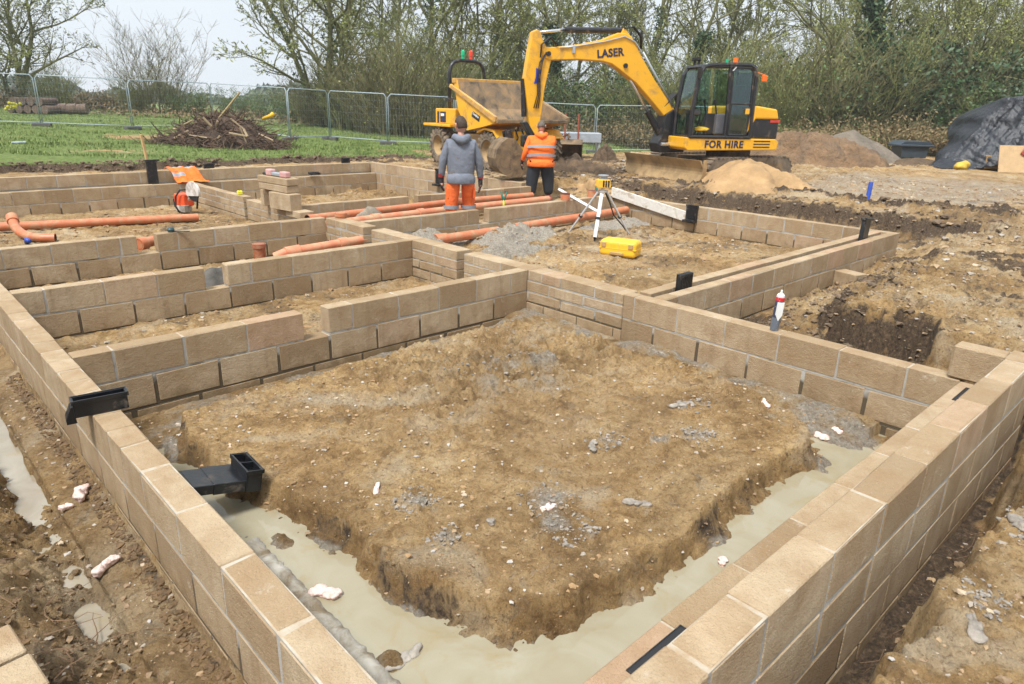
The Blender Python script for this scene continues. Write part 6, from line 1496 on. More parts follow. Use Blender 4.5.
def head_mesh(t, c, yaw, pitch, hairmat, hair_cut=0.02):
    """head with face; local +y forward; returns nothing"""
    import bmesh
    Mx = Matrix.Translation(c) @ Matrix.Scale(1.10, 4) @ Rz(yaw) @ Matrix.Rotation(pitch, 4, 'X')
    bm = bmesh.new(); bmesh.ops.create_uvsphere(bm, u_segments=28, v_segments=20, radius=1)
    for v in bm.verts:
        x, y, z = v.co
        X_ = x*.078; Y_ = y*.098; Z_ = z*.118
        if z < -.1: X_ *= 1-.30*(-z-.1); Y_ = Y_*(1-.18*(-z-.1))+.010
        if y > .5:
            nb = math.exp(-((x/.16)**2+((z+.12)/.17)**2)); Y_ += .022*nb
            Y_ -= .010*math.exp(-(((abs(x)-.36)/.16)**2+((z-.06)/.12)**2))
            Y_ += .006*math.exp(-((x/.3)**2+((z+.45)/.07)**2)); Y_ += .006*math.exp(-((x/.4)**2+((z-.22)/.08)**2))
        v.co = (X_, Y_, Z_)
    me_ = bpy.data.meshes.new('head'); bm.to_mesh(me_); 
    hm = bmesh.new(); bmesh.ops.create_uvsphere(hm, u_segments=28, v_segments=18, radius=1)
    dl = []
    for v in hm.verts:
        x, y, z = v.co
        if z < -.42-.1*(y < 0) or (y > .30 and z < .42) or (abs(x) > .72 and y > -.15 and z < .05): dl.append(v)
        k = 1+0.03*math.sin(21*x+9*z)
        v.co = (x*.084*k, y*.103*k-.003, z*.123*k+.004)
    bmesh.ops.delete(hm, geom=dl, context='VERTS')
    mh = bpy.data.meshes.new('hair'); hm.to_mesh(mh); bm.free(); hm.free()
    o1 = bpy.data.objects.new('face', me_); me_.materials.append(M['skin'])
    o2 = bpy.data.objects.new('hair', mh); mh.materials.append(M[hairmat])
    for o in (o1, o2):
        COL.objects.link(o); o.parent = t; o.matrix_local = Mx
        o.data.polygons.foreach_set('use_smooth', [True]*len(o.data.polygons))
    so_ = o2.modifiers.new('s', 'SOLIDIFY'); so_.thickness = .008
    for s_ in (-1, 1):
        mb = MB(); mb.tube([(s_*.079, -.006, .022), (s_*.088, -.012, .024), (s_*.087, -.010, .0), (s_*.081, -.004, -.026)], [.010, .014, .012, .008], 8)
        e = mb.build('ear', M['skin'], t, smooth=True); e.matrix_local = Mx
        mb = MB(); blob(mb, (s_*.030, .086, .008), (.012, .006, .007), 1, 2, 0.0); e = mb.build('eye', M['white_pl'], t, smooth=True); e.matrix_local = Mx

def person(label, loc, rz, sc, arms, hoodie, trousers, trouser_mat, top_mat, hairm, head_yaw, head_pitch, bulk=1.0, shoe='boot', bands=(), lean=0.0, gl=True, legs=None):
    t = thing('person', label, 'person', loc, rz=rz); t.scale = (sc, sc, sc)
    B_ = bulk; ly = lambda z: lean*max(0, z-.95)
    def P3(x, y, z): return (x, y+ly(z), z)
    legs = legs or {-1: [(-.09, 0, .90), (-.105, .02, .50), (-.115, -.01, .09), (-.12, .12, .04)], 1: [(.09, 0, .90), (.105, .02, .50), (.115, -.01, .09), (.13, .12, .04)]}
    # continuous body
    s = SK(); pel = s.add(P3(0, 0, .95), (.13*B_, .10*B_)); ab = s.add(P3(0, 0, 1.12), (.13*B_, .10*B_), pel); che = s.add(P3(0, 0, 1.32), (.15*B_, .11*B_), ab)
    nk0 = s.add(P3(0, -.005, 1.45), (.075, .07), che); nk = s.add(P3(0, .005, 1.53), (.056, .058), nk0); s.add(P3(0, .012, 1.60), (.055, .06), nk)
    for sd_ in (-1, 1):
        A = arms[sd_]
        sh = s.add(P3(sd_*.17*B_, 0, 1.41), .06, che); el = s.add(A[0], .042, sh); wr = s.add(A[1], .028, el)
        dd = Vector(A[1])-Vector(A[0]); dd = Vector(A[2]) if len(A) > 2 else dd
        hand(s, A[1], wr, dd, A[3] if len(A) > 3 else (-sd_, .2, 0), sd_)
        L = legs[sd_]; hp = s.add(L[0], (.085*B_, .09*B_), pel); kn = s.add(L[1], .058, hp); an = s.add(L[2], .042, kn); s.add(L[3], (.042, .030), an)
    body = skin_mesh('body', s.j, s.e, 'skin', t, 1)
    head_mesh(t, P3(0, .02, 1.675), head_yaw, head_pitch, hairm)
    # top garment
    s = SK(); h0 = s.add(P3(0, 0, .84), (.225*B_, .172*B_)); h1 = s.add(P3(0, -.005, 1.00), (.238*B_, .175*B_), h0); h2 = s.add(P3(0, -.005, 1.20), (.245*B_, .170*B_), h1); h3 = s.add(P3(0, 0, 1.36), (.215*B_, .14*B_), h2); h4 = s.add(P3(0, -.01, 1.46), (.095, .085), h3); s.add(P3(0, -.005, 1.50), (.078, .075), h4)
    for sd_ in (-1, 1):
        A = arms[sd_]; a0 = Vector(P3(sd_*.185*B_, 0, 1.40)); e = Vector(A[0]); w_ = Vector(A[1])
        i = s.add(tuple(a0), (.088, .088), h3); i = s.add(tuple(a0.lerp(e, .5)), .080, i); i = s.add(tuple(e), .070, i); i = s.add(tuple(e.lerp(w_, .5)), .062, i); s.add(tuple(e.lerp(w_, .93)), .048, i)
    top = skin_mesh(hoodie, s.j, s.e, top_mat, t, 2)
    # hem and hood
    mb = MB(); mb.tube([P3(0, 0, .80), P3(0, 0, .795), P3(0, 0, .81), P3(0, 0, .87), P3(0, 0, .96)], [.17*B_, .215*B_, .226*B_, .228*B_, .205*B_], 30, caps=True, M=Matrix.Diagonal((1, .84, 1, 1))); hem = mb.build('hem', M[top_mat], top, smooth=True)
    mb = MB()
    hood = [(P3(-.11, .03, 1.47), .045), (P3(-.10, -.06, 1.50), .055), (P3(-.045, -.115, 1.475), .065), (P3(0, -.13, 1.455), .070), (P3(.045, -.115, 1.475), .065), (P3(.10, -.06, 1.50), .055), (P3(.11, .03, 1.47), .045)]
    mb.tube([p for p, r in hood], [r for p, r in hood], 12); mb.build('hood', M[top_mat], top, smooth=True)
    for z, r1, r2 in bands:
        mb = MB(); mb.tube([P3(0, -.005, z-.028), P3(0, -.005, z+.028)], [r1*B_, r2*B_], 30, caps=False, M=Matrix.Diagonal((1, .80, 1, 1))); mb.build('reflective_band', M['reflect'], top, smooth=True)
    # trousers
    s = SK(); w0 = s.add((0, 0, .93), (.120*B_, .095*B_))
    for sd_ in (-1, 1):
        L = legs[sd_]; hip, kn, an = Vector(L[0]), Vector(L[1]), Vector(L[2])
        i = s.add(tuple(hip+Vector((0, 0, -.05))), (.122*B_, .125*B_), w0); i = s.add(tuple(hip.lerp(kn, .55)), .122*B_, i); i = s.add(tuple(kn), .112*B_, i); i = s.add(tuple(kn.lerp(an, .5)), .090*B_, i); s.add(tuple(an+Vector((0, 0, .04))), .084*B_, i)
    tro = skin_mesh('trousers', s.j, s.e, trouser_mat, t, 2)
    if trousers == 'banded':
        for sd_ in (-1, 1):
            L = legs[sd_]; kn, an = Vector(L[1]), Vector(L[2])
            for f in (.18, .62):
                c_ = kn.lerp(an, f); mb = MB(); mb.tube([tuple(c_+Vector((0, 0, -.028))), tuple(c_+Vector((0, 0, .028)))], [.122, .124], 22, caps=False); mb.build('reflective_band', M['reflect'], tro, smooth=True)
        for sd_ in (-1, 1):
            mb = MB(); mb.box(sd_*.205*B_-.02, sd_*.205*B_+.02, -.07, .07, .56, .74); mb.build('leg_pocket', M[trouser_mat], tro, bevel=.02)
    # boots
    for sd_ in (-1, 1):
        L = legs[sd_]; a = Vector(L[2]); tt = Vector(L[3]); s = SK()
        i = s.add(tuple(a+Vector((0, 0, .08))), .058); i = s.add(tuple(a), .055, i); i = s.add((a.x, a.y-.02, .045), (.050, .045), i); i = s.add(tuple(a.lerp(tt, .6)), (.048, .042), i); s.add((tt.x, tt.y+.05, .035), (.045, .034), i)
        skin_mesh('shoe', s.j, s.e, shoe if sd_ > 0 else 'boot', t, 1)
    if gl:
        for sd_ in (-1, 1):
            A = arms[sd_]; s = SK(); w_ = Vector(A[1]); dd = Vector(A[2]) if len(A) > 2 else (w_-Vector(A[0]))
            i = s.add(tuple(w_-dd.normalized()*.05), (.046, .040)); i2 = s.add(tuple(w_), (.040, .034), i)
            hand(s, tuple(w_), i2, dd, A[3] if len(A) > 3 else (-sd_, .2, 0), sd_, 1.22)
            g = skin_mesh('glove', s.j, s.e, 'glove', t, 1)
            mb = MB(); mb.tube([tuple(w_-dd.normalized()*.075), tuple(w_-dd.normalized()*.02)], [.052, .048], 14, caps=False); mb.build('cuff', M['redcuff'], g, smooth=True)
    return t
V_ = Vector
# facing away from the camera: local +y -> view direction
FA = math.atan2(0.7223, 0.6915)-math.pi/2
person('man seen from behind in a grey hooded top and bright orange trousers, dark gloves', (6.50, 8.14, -0.43), FA+rad(10), 1.01,
       {-1: [(-.285, .0, 1.13), (-.305, .04, .87), (0.02, .12, -1)], 1: [(.285, -.02, 1.12), (.315, .04, .85), (0.03, .10, -1)]},
       'hooded_top', 'banded', 'orange_l', 'hoodie', 'hair', rad(28), rad(-14), bulk=1.0, legs={-1: [(-.11, 0, .90), (-.15, .04, .50), (-.17, .02, .09), (-.19, .15, .04)], 1: [(.11, 0, .90), (.13, .10, .50), (.12, .0, .09), (.14, .13, .04)]})
person('stocky man seen from behind in an orange hi-vis jacket and black trousers, head bent', (9.97, 9.76, -0.335), FA+rad(6), .90,
       {-1: [(-.36, -.02, 1.12), (-.42, .10, .90), (-.1, .2, -1)], 1: [(.33, .20, 1.30), (.18, .34, 1.46), (-.6, .3, .8)]},
       'hi_vis_jacket', 'plain', 'navy', 'orange', 'hair2', rad(-8), rad(-32), bulk=1.42, shoe='pink', lean=.14, gl=True, legs={-1: [(-.13, 0, .90), (-.19, .02, .50), (-.21, -.01, .09), (-.25, .12, .04)], 1: [(.13, 0, .90), (.19, .02, .50), (.21, -.01, .09), (.30, .08, .04)]},
       bands=((1.02, .236, .240), (1.21, .246, .240)))
# ================================================================== BACKGROUND
M['bark'] = simple('mossy_bark', (0.135, 0.130, 0.055), 0.9, var=0.45, vscale=3, bmp=0.5, bscale=12)
M['twig'] = simple('olive_twigs', (0.165, 0.172, 0.058), 0.9, var=0.35, vscale=0.8)
M['twig_b'] = simple('brown_twigs', (0.145, 0.130, 0.056), 0.9, var=0.35, vscale=0.8)
M['bud'] = simple('opening_buds', (0.23, 0.25, 0.07), 0.8, var=0.35, vscale=1.5)
M['ivy'] = simple('ivy_leaf', (0.035, 0.075, 0.022), 0.55, var=0.5, vscale=1.2)
M['ivy_b'] = simple('shrub_leaf', (0.075, 0.130, 0.030), 0.6, var=0.5, vscale=1.0)
M['dryleaf'] = simple('dry_bracken', (0.19, 0.135, 0.065), 0.9, var=0.4, vscale=1.0)
M['galv'] = simple('fence_galvanised', (0.33, 0.39, 0.43), 0.55, metal=0.2, var=0.1)
M['concrete_foot'] = simple('rubber_foot', (0.09, 0.085, 0.08), 0.9)

def leafquads(mb, pts, s, rng, tint=None):
    for p in pts:
        a = Vector((rng.gauss(0, 1), rng.gauss(0, 1), rng.gauss(0, 1))).normalized(); b = a.cross(Vector((rng.random()-.5, rng.random()-.5, rng.random()-.5))).normalized()
        k = s*rng.uniform(.6, 1.3); n = len(mb.v)
        for u, w_ in ((-1, 0), (0, -.6), (1, 0), (0, .6)):
            q = p+a*(u*k)+b*(w_*k); mb.v.append((q.x, q.y, q.z))
        mb.f.append((n, n+1, n+2, n+3)); mb.t.append(rng.random()); mb.m.append(0)

def tree_mesh(seed, H=10.0, r0=.22, nlimb=9, first=.18, spread=1.0, upw=.35, lv=4, ivy=0, buds=1, stems=1, twr=.011, dens=1.0, lean=(0, 0)):
    rng = random.Random(seed); wood = MB(); tw = MB(); bud = []; iv = []
    def branch(p, d, L, r, lvl):
        nseg = {4: 7, 3: 6, 2: 4, 1: 3, 0: 2}[lvl]; pts = [p]; rs = [r]; dirs = [d]
        for i in range(nseg):
            wob = {4: .10, 3: .20, 2: .26, 1: .32, 0: .3}[lvl]
            d = (d+Vector((rng.gauss(0, wob), rng.gauss(0, wob), rng.gauss(0, wob*.6)+upw*(.10 if lvl > 1 else .06)))).normalized()
            p = p+d*(L/nseg); pts.append(p); dirs.append(d); rs.append(max(twr*.6, r*(1-.78*(i+1)/nseg)))
        (wood if lvl > 1 else tw).tube(pts, rs, {4: 8, 3: 6, 2: 4, 1: 3, 0: 3}[lvl], caps=False)
        if lvl == 0:
            if rng.random() < .9*buds: bud.append(pts[-1]); bud.append(pts[1])
            return
        nch = {4: nlimb, 3: 7, 2: 6, 1: 4}[lvl]; nch = max(2, int(nch*dens+rng.random()))
        for k in range(nch):
            f = first+(1-first)*(k+rng.random()*.8)/nch if lvl == lv else .22+.78*(k+rng.random())/nch
            x = min(f, .999)*nseg; i = int(x); q = pts[i].lerp(pts[i+1], x-i); dd = dirs[min(i+1, nseg)]
            ax = dd.cross(Vector((rng.gauss(0, 1), rng.gauss(0, 1), rng.gauss(0, 1)))).normalized()
            ang = rng.uniform(.45, 1.05)*spread*(1.15-.4*f)
            nd = (dd*math.cos(ang)+ax*math.sin(ang)).normalized()
            if nd.z < -.15 and lvl > 1: nd.z *= -.3
            LL = L*{4: .52, 3: .48, 2: .46, 1: .42}[lvl]*(1.15-.6*f)*rng.uniform(.7, 1.25)
            branch(q, nd.normalized(), LL, max(twr, rs[min(i, nseg)]*.58), lvl-1)
    for s_ in range(stems):
        a = rng.uniform(0, 6.28); o = Vector((math.cos(a), math.sin(a), 0))*(.0 if stems == 1 else .3)
        d0 = Vector((lean[0]+(0 if stems == 1 else o.x*.7), lean[1]+(0 if stems == 1 else o.y*.7), 1)).normalized()
        p0 = o+Vector((0, 0, -.25)); hh = H*rng.uniform(.8, 1)
        st = len(wood.v)
        branch(p0, d0, hh, r0*rng.uniform(.8, 1.1), lv)
        if ivy:
            for k in range(int(ivy/stems)):
                z = rng.random()**.8*hh*.62; i = min(int(z/(hh/7)), 6)
                # approximate the trunk line from the first ring centres
                ring = wood.v[st+i*8: st+i*8+8]; ring2 = wood.v[st+(i+1)*8: st+(i+1)*8+8]
                c1 = Vector([sum(v[k2] for v in ring)/8 for k2 in range(3)]); c2 = Vector([sum(v[k2] for v in ring2)/8 for k2 in range(3)])
                c_ = c1.lerp(c2, (z/(hh/7)) % 1); rr_ = rng.gauss(0, 1)*.22+.05*math.sin(z*3)
                aa = rng.uniform(0, 6.28); q = .16+abs(rr_)
                iv.append(c_+Vector((math.cos(aa)*q, math.sin(aa)*q, rng.uniform(-.2, .2))))
    return wood, tw, bud, iv, rng
def make_tree(name, label, cat, group, seed, barkm='bark', twigm='twig', budm='bud', buds=1, budsize=.06, **kw):
    wood, tw, bud, iv, rng = tree_mesh(seed, buds=buds, **kw)
    root = thing(name, label, cat, (0, 0, 0), group=group)
    wood.build('trunk', M[barkm], root, smooth=True)
    tw.build('twigs', M[twigm], root)
    if bud:
        mb = MB(); leafquads(mb, bud, budsize, rng); mb.build('buds', M[budm], root)
    if iv:
        mb = MB(); leafquads(mb, iv, .085, rng); mb.build('ivy', M['ivy'], root)
    return root
def place(src, x, y, rz, s, label, used=set()):
    o = src if id(src) not in used else copy_tree(src)
    used.add(id(src))
    o.location = (x, y, hz(x, y)-.05); o.rotation_euler = (0, 0, rz); o.scale = (s, s, s*1.0); o['label'] = label
    return o
def DP(px, D):   # plan position: px column and distance forward, worked out once from the survey of the site
    k = {0: -0.78}; lat = (px-512)/694.0*D*0.946
    return (-0.698+0.6915*D+0.7223*lat, -0.651+0.7223*D-0.6915*lat)

TG = 'bare trees along the far boundary'
big = make_tree('bare_tree', 'x', 'tree', TG, 11, H=10.5, r0=.20, nlimb=10, first=.10, spread=1.05, stems=3, ivy=900, dens=1.1, twr=.012)
tall1 = make_tree('bare_tree', 'x', 'tree', TG, 23, H=13, r0=.20, nlimb=11, first=.22, spread=.85, ivy=1100, dens=1.05, twr=.012)
tall2 = make_tree('bare_tree', 'x', 'tree', TG, 37, H=12.5, r0=.17, nlimb=11, first=.16, spread=.95, ivy=0, dens=1.1, twr=.012)
multi = make_tree('bare_tree', 'x', 'tree', TG, 51, H=11, r0=.13, nlimb=8, first=.15, spread=.80, stems=4, ivy=700, dens=1.0, twr=.011)
ivyt = make_tree('bare_tree', 'x', 'tree', TG, 67, H=11, r0=.18, nlimb=9, first=.2, spread=.9, ivy=3600, dens=1.0, twr=.012)
big.name = tall1.name = tall2.name = multi.name = ivyt.name = 'bare_tree'
spots = [
 (big, 5, 40, 2.6, .80, 'ivy-trunked tree at the far left edge reaching over the field'),
 (big, 322, 38, 1.2, .98, 'wide spreading bare tree with several stems left of the dumper'),
 (tall2, 395, 44, 2.0, 1.0, 'bare tree right of the wide spreading one, behind the brown thicket'),
 (tall1, 432, 40, 3.0, .95, 'ivy-clad tree rising behind the dumper roll bar'),
 (multi, 470, 41, .3, 1.0, 'many-stemmed mossy tree behind the dumper beacons'),
 (big, 515, 47, 4.0, 1.05, 'broad bare tree behind the upright excavator arm'),
 (ivyt, 555, 42, 1.0, .95, 'dark ivy-covered trunk just right of the excavator arm'),
 (multi, 598, 46, 2.6, 1.0, 'thin group of stems under the middle of the boom'),
 (tall1, 632, 43, 5.2, .95, 'ivy-trunked tree behind the lettered part of the boom'),
 (ivyt, 668, 38, 3.3, .9, 'dark ivy tree behind the boom, left of the cab'),
 (tall2, 700, 40, .8, .95, 'bare mossy tree rising behind the cab roof front'),
 (multi, 735, 45, 4.4, 1.0, 'many-stemmed tree behind the cab roof rear'),
 (tall2, 790, 50, 5.5, .95, 'open bare tree against the sky right of the cab'),
 (big, 835, 44, 2.8, .85, 'spreading tree left of the dark ivy mass'),
 (ivyt, 880, 37, .2, 1.15, 'tall ivy-covered tree above the black tank'),
 (ivyt, 912, 42, 2.2, .9, 'second ivy-covered tree just right of the one above the tank'),
 (tall2, 962, 36, 3.9, .95, 'pale-trunked leaning tree behind the black plastic sheet'),
 (multi, 1000, 42, 1.6, 1.0, 'many-stemmed tree behind the right part of the sheeted stack'),
 (big, 1045, 40, .4, .9, 'broad tree at the far right edge'),
 (tall1, 860, 50, 1.1, 1.0, 'ivy-trunked tree farther back behind the spoil heaps'),
 (tall2, 570, 52, 4.9, 1.1, 'thin bare tree far back between boom and arm'),
 (tall2, 360, 52, .9, 1.0, 'thin bare tree far back above the fence left of the dumper'),
 (multi, 930, 48, 5.0, 1.1, 'many-stemmed tree far back above the brambles'),
]
for src, px, D, rz, s, lab in spots:
    x, y = DP(px, D); place(src, x, y, rz, s, lab)

# shrubs : upright many-stemmed thickets
SG = 'shrubs and thickets along the boundary'
def make_shrub(seed, H, W, nst, twigm, leafm, nleaf, leafs, label='x'):
    rng = random.Random(seed); tw = MB(); pts = []
    for k in range(nst):
        a = rng.uniform(0, 6.28); q = rng.random()**.5*.35*W; p = Vector((q*math.cos(a), q*math.sin(a), -.1)); d = Vector((math.cos(a)*rng.uniform(.05, .75)*W/H, math.sin(a)*rng.uniform(.05, .75)*W/H, 1)).normalized()
        L = H*rng.uniform(.55, 1.05); seg_ = [p]; n = 5
        for i in range(n):
            d = (d+Vector((rng.gauss(0, .12), rng.gauss(0, .12), -.02*i))).normalized(); p = p+d*L/n; seg_.append(p)
        tw.tube(seg_, [.022, .018, .014, .011, .009, .006], 3, caps=False)
        for i in range(1, n+1):
            for q2 in range(3):
                a2 = rng.uniform(0, 6.28); dd = (d*.7+Vector((math.cos(a2), math.sin(a2), rng.uniform(-.1, .6)))*.6).normalized(); l2 = L*rng.uniform(.12, .28)
                m1 = seg_[i]+dd*l2*.5+Vector((0, 0, .03)); e = seg_[i]+dd*l2+Vector((0, 0, .12*l2)); tw.tube([seg_[i], m1, e], [.009, .007, .004], 3, caps=False)
                for q3 in range(2):
                    dd2 = (dd+Vector((rng.gauss(0, .6), rng.gauss(0, .6), rng.gauss(.1, .4)))).normalized(); tw.tube([m1, m1+dd2*l2*.5], [.006, .004], 3, caps=False); pts.append(m1+dd2*l2*.5)
                pts.append(e)
    root = thing('shrub', label, 'shrub', group=SG)
    tw.build('stems', M[twigm], root)
    lp = []
    for k in range(nleaf):
        b = pts[rng.randrange(len(pts))]; lp.append(b+Vector((rng.gauss(0, .12), rng.gauss(0, .12), rng.gauss(0, .10))))
    mb = MB(); leafquads(mb, lp, leafs, rng); mb.build('leaves', M[leafm], root)
    return root
sh_br = make_shrub(1, 3.6, 3.4, 95, 'twig_b', 'bud', 700, .04)
sh_ol = make_shrub(2, 4.2, 3.0, 85, 'twig', 'bud', 1500, .045)
sh_gr = make_shrub(3, 2.6, 3.6, 60, 'twig', 'ivy_b', 3800, .06)
sh_dk = make_shrub(4, 3.2, 3.8, 60, 'twig_b', 'ivy', 5200, .075)
sh_dry = make_shrub(5, 1.5, 3.8, 70, 'twig_b', 'dryleaf', 2400, .06)
sh_bare = make_shrub(6, 5.0, 4.2, 60, 'twig_b', 'bud', 300, .03)
shr = [
 (sh_bare, 150, 44, 0, 1.0, 'tall thin bare bush against the sky behind the left fence'),
 (sh_ol, 128, 43, 1, .55, 'olive bush at the left foot of the tall bare bush'),
 (sh_gr, 180, 44, 2, .62, 'greener bush at the right foot of the tall bare bush'),
 (sh_ol, 45, 40, .3, .6, 'small bush near the field, right of the ivy-trunked tree'),
 (sh_dry, 75, 46, .3, .9, 'low dry bank of growth in front of the open field, left'),
 (sh_dry, 100, 47, 1.3, .9, 'low dry bank of growth in front of the open field, right'),
 (sh_dry, 12, 41, 2.3, .9, 'dry growth at the foot of the far left tree'),
 (sh_gr, 232, 46, .2, .62, 'green bush above the left end of the brush heap'),
 (sh_gr, 262, 44, 1.2, .55, 'dark bush behind the right end of the brush heap'),
 (sh_gr, 290, 42, 2.2, .68, 'green bush under the left limb of the wide tree'),
 (sh_br, 318, 38, .5, .8, 'brown bush at the foot of the wide spreading tree'),
 (sh_ol, 345, 37, 1.5, .85, 'olive bush just right of the wide tree foot'),
 (sh_br, 376, 35, 2.5, 1.0, 'tallest brown thicket behind the fence joint'),
 (sh_br, 405, 34, 3.5, 1.15, 'brown thicket immediately left of the dumper'),
 (sh_ol, 400, 38, .1, 1.25, 'olive thicket behind the brown one left of the dumper'),
 (sh_ol, 436, 36, 4.1, 1.15, 'olive thicket behind the dumper engine'),
 (sh_dk, 455, 39, 1.1, 1.0, 'dark thicket behind the dumper skip, left part'),
 (sh_ol, 500, 40, 2.1, 1.1, 'olive thicket behind the dumper skip, right part'),
 (sh_dk, 545, 40, 3.1, .95, 'dark thicket behind the excavator stick'),
 (sh_gr, 575, 39, .4, 1.15, 'green thicket right of the excavator stick'),
 (sh_dk, 612, 40, 1.4, 1.0, 'dark thicket above the mesh fence under the boom'),
 (sh_ol, 640, 37, 2.4, 1.05, 'olive thicket left of the boom cylinder'),
 (sh_dk, 668, 38, 3.4, 1.1, 'dark thicket behind the boom foot'),
 (sh_ol, 700, 36, .6, 1.15, 'olive thicket seen through the cab front window'),
 (sh_gr, 735, 38, 1.6, 1.4, 'green thicket seen through the cab door'),
 (sh_ol, 768, 34, 2.6, 1.05, 'yellow-olive thicket just behind the excavator tail'),
 (sh_gr, 790, 36, 3.6, 1.45, 'yellow-green bush above the tan spoil heap'),
 (sh_br, 815, 35, .8, 1.35, 'brown thicket above the middle of the spoil heap'),
 (sh_dk, 842, 37, 1.8, 1.3, 'dark thicket right of the brown one above the spoil'),
 (sh_ol, 862, 35, 2.8, 1.25, 'olive thicket over the grey spoil slope'),
 (sh_dk, 890, 36, 3.8, 1.5, 'dark ivy mass directly above the black tank'),
 (sh_dk, 925, 38, 5.8, 1.5, 'dark ivy mass right of the tank'),
 (sh_gr, 955, 37, 4.8, 1.4, 'green bush left of the sheeted stack top'),
 (sh_dk, 975, 34, .9, 1.0, 'dark leafy bush touching the brick stack'),
 (sh_gr, 990, 33, 1.9, 1.15, 'bright green bush behind the peak of the black sheet'),
 (sh_ol, 1010, 37, 2.9, 1.4, 'olive thicket behind the peak of the black sheet'),
 (sh_dk, 1035, 37, 3.9, 1.4, 'dark thicket at the right edge above the sheet'),
 (sh_dry, 820, 31, .9, 1.0, 'dry brambles at the top of the spoil heap'),
 (sh_dry, 858, 31.5, 1.9, 1.1, 'dry brambles left of the black tank'),
 (sh_dry, 893, 31.5, 2.9, 1.1, 'dry brambles right behind the black tank'),
 (sh_dry, 925, 30.5, 3.9, 1.15, 'arching yellow-brown brambles right of the black tank'),
 (sh_dry, 950, 30, 4.9, 1.0, 'dry brambles beside the brick stack'),
 (sh_dry, 600, 36, 5.9, 1.0, 'low dry growth behind the mesh fence under the boom'),
 (sh_dry, 655, 34.5, .2, 1.0, 'low dry growth left of the excavator swing bracket'),
 (sh_ol, 470, 50, .9, 1.15, 'far olive growth filling behind the dumper'),
 (sh_br, 540, 52, 1.9, 1.1, 'far brown growth between skip and stick'),
 (sh_ol, 620, 51, 2.9, 1.15, 'far olive growth under the boom'),
 (sh_br, 690, 50, 3.9, 1.3, 'far brown growth left of the cab'),
 (sh_ol, 760, 49, 4.9, 1.2, 'far olive growth right behind the cab'),
 (sh_br, 830, 50, 5.9, 2.0, 'far brown growth over the spoil heap'),
 (sh_ol, 885, 49, .9, 2.1, 'far olive growth above the tank'),
 (sh_br, 940, 49, 1.4, 2.1, 'far brown growth above the brambles'),
 (sh_ol, 1000, 49, 2.4, 2.1, 'far olive growth above the sheeted stack'),
 (sh_br, 345, 47, 3.4, .9, 'far brown growth behind the wide tree'),
 (sh_br, 285, 49, 4.4, .5, 'far brown growth left of the wide tree'),
]
for src, px, D, rz, s, lab in shr:
    x, y = DP(px, D); place(src, x, y, rz, s, lab)
# distant wood seen as one mass, distance haze put into its pale leaf colour
mb = MB(); rr = random.Random(5); pts = []
for k in range(9000):
    px = rr.uniform(-60, 330) if k % 3 else rr.uniform(300, 1100); D = rr.uniform(140, 190)
    x, y = DP(px, D); h_ = 3.0+1.2*math.sin(px*.05)+.9*math.sin(px*.021+1)+.6*math.sin(px*.13)
    pts.append(Vector((x, y, rr.random()**.8*h_)))
leafquads(mb, pts, .75, rr)
M['farwood'] = simple('distant_wood', (0.10, 0.12, 0.08), 0.9, var=0.3, vscale=.05)
tag(mb.build('distant_wood', M['farwood']), 'far-off line of trees beyond the field', 'wood', kind='stuff')
# low rough verge before the field
mb = MB(); pts = []
for k in range(9000):
    px = rr.uniform(-30, 700); D = rr.uniform(37.5, 48); x, y = DP(px, D); pts.append(Vector((x, y, hz(x, y)+rr.random()**1.5*.75*(0.6+.4*math.sin(x*1.3+y)))))
leafquads(mb, pts, .085, rr)
tag(mb.build('rough_growth', M['dryleaf']), 'rough dry grass and brambles along the boundary', 'rough growth', kind='stuff')
mb = MB(); pts = []
for k in range(12000):
    px = rr.uniform(740, 1080); D = rr.uniform(29.5, 36); x, y = DP(px, D); pts.append(Vector((x, y, hz(x, y)+rr.random()**1.3*1.5*(0.55+.45*math.sin(x*.9+y*.7)))))
leafquads(mb, pts, .07, rr)
tag(mb.build('brambles', M['ivy_b']), 'bramble and ivy bank at the right', 'brambles', kind='stuff')
mb = MB()
for k in range(700):
    px = rr.uniform(760, 1000); D = rr.uniform(29.5, 34); x, y = DP(px, D); z = hz(x, y); a = rr.uniform(0, 6.28); L = rr.uniform(.6, 1.6)
    mb.tube([(x, y, z), (x+.3*L*math.cos(a), y+.3*L*math.sin(a), z+.55*L), (x+.7*L*math.cos(a), y+.7*L*math.sin(a), z+.62*L), (x+L*math.cos(a), y+L*math.sin(a), z+.25*L)], [.012, .010, .008, .005], 3, caps=False)
tag(mb.build('bramble_stems', simple('straw_stems', (.30, .235, .10), .9)), 'arching dead bramble stems at the right', 'brambles', kind='stuff')

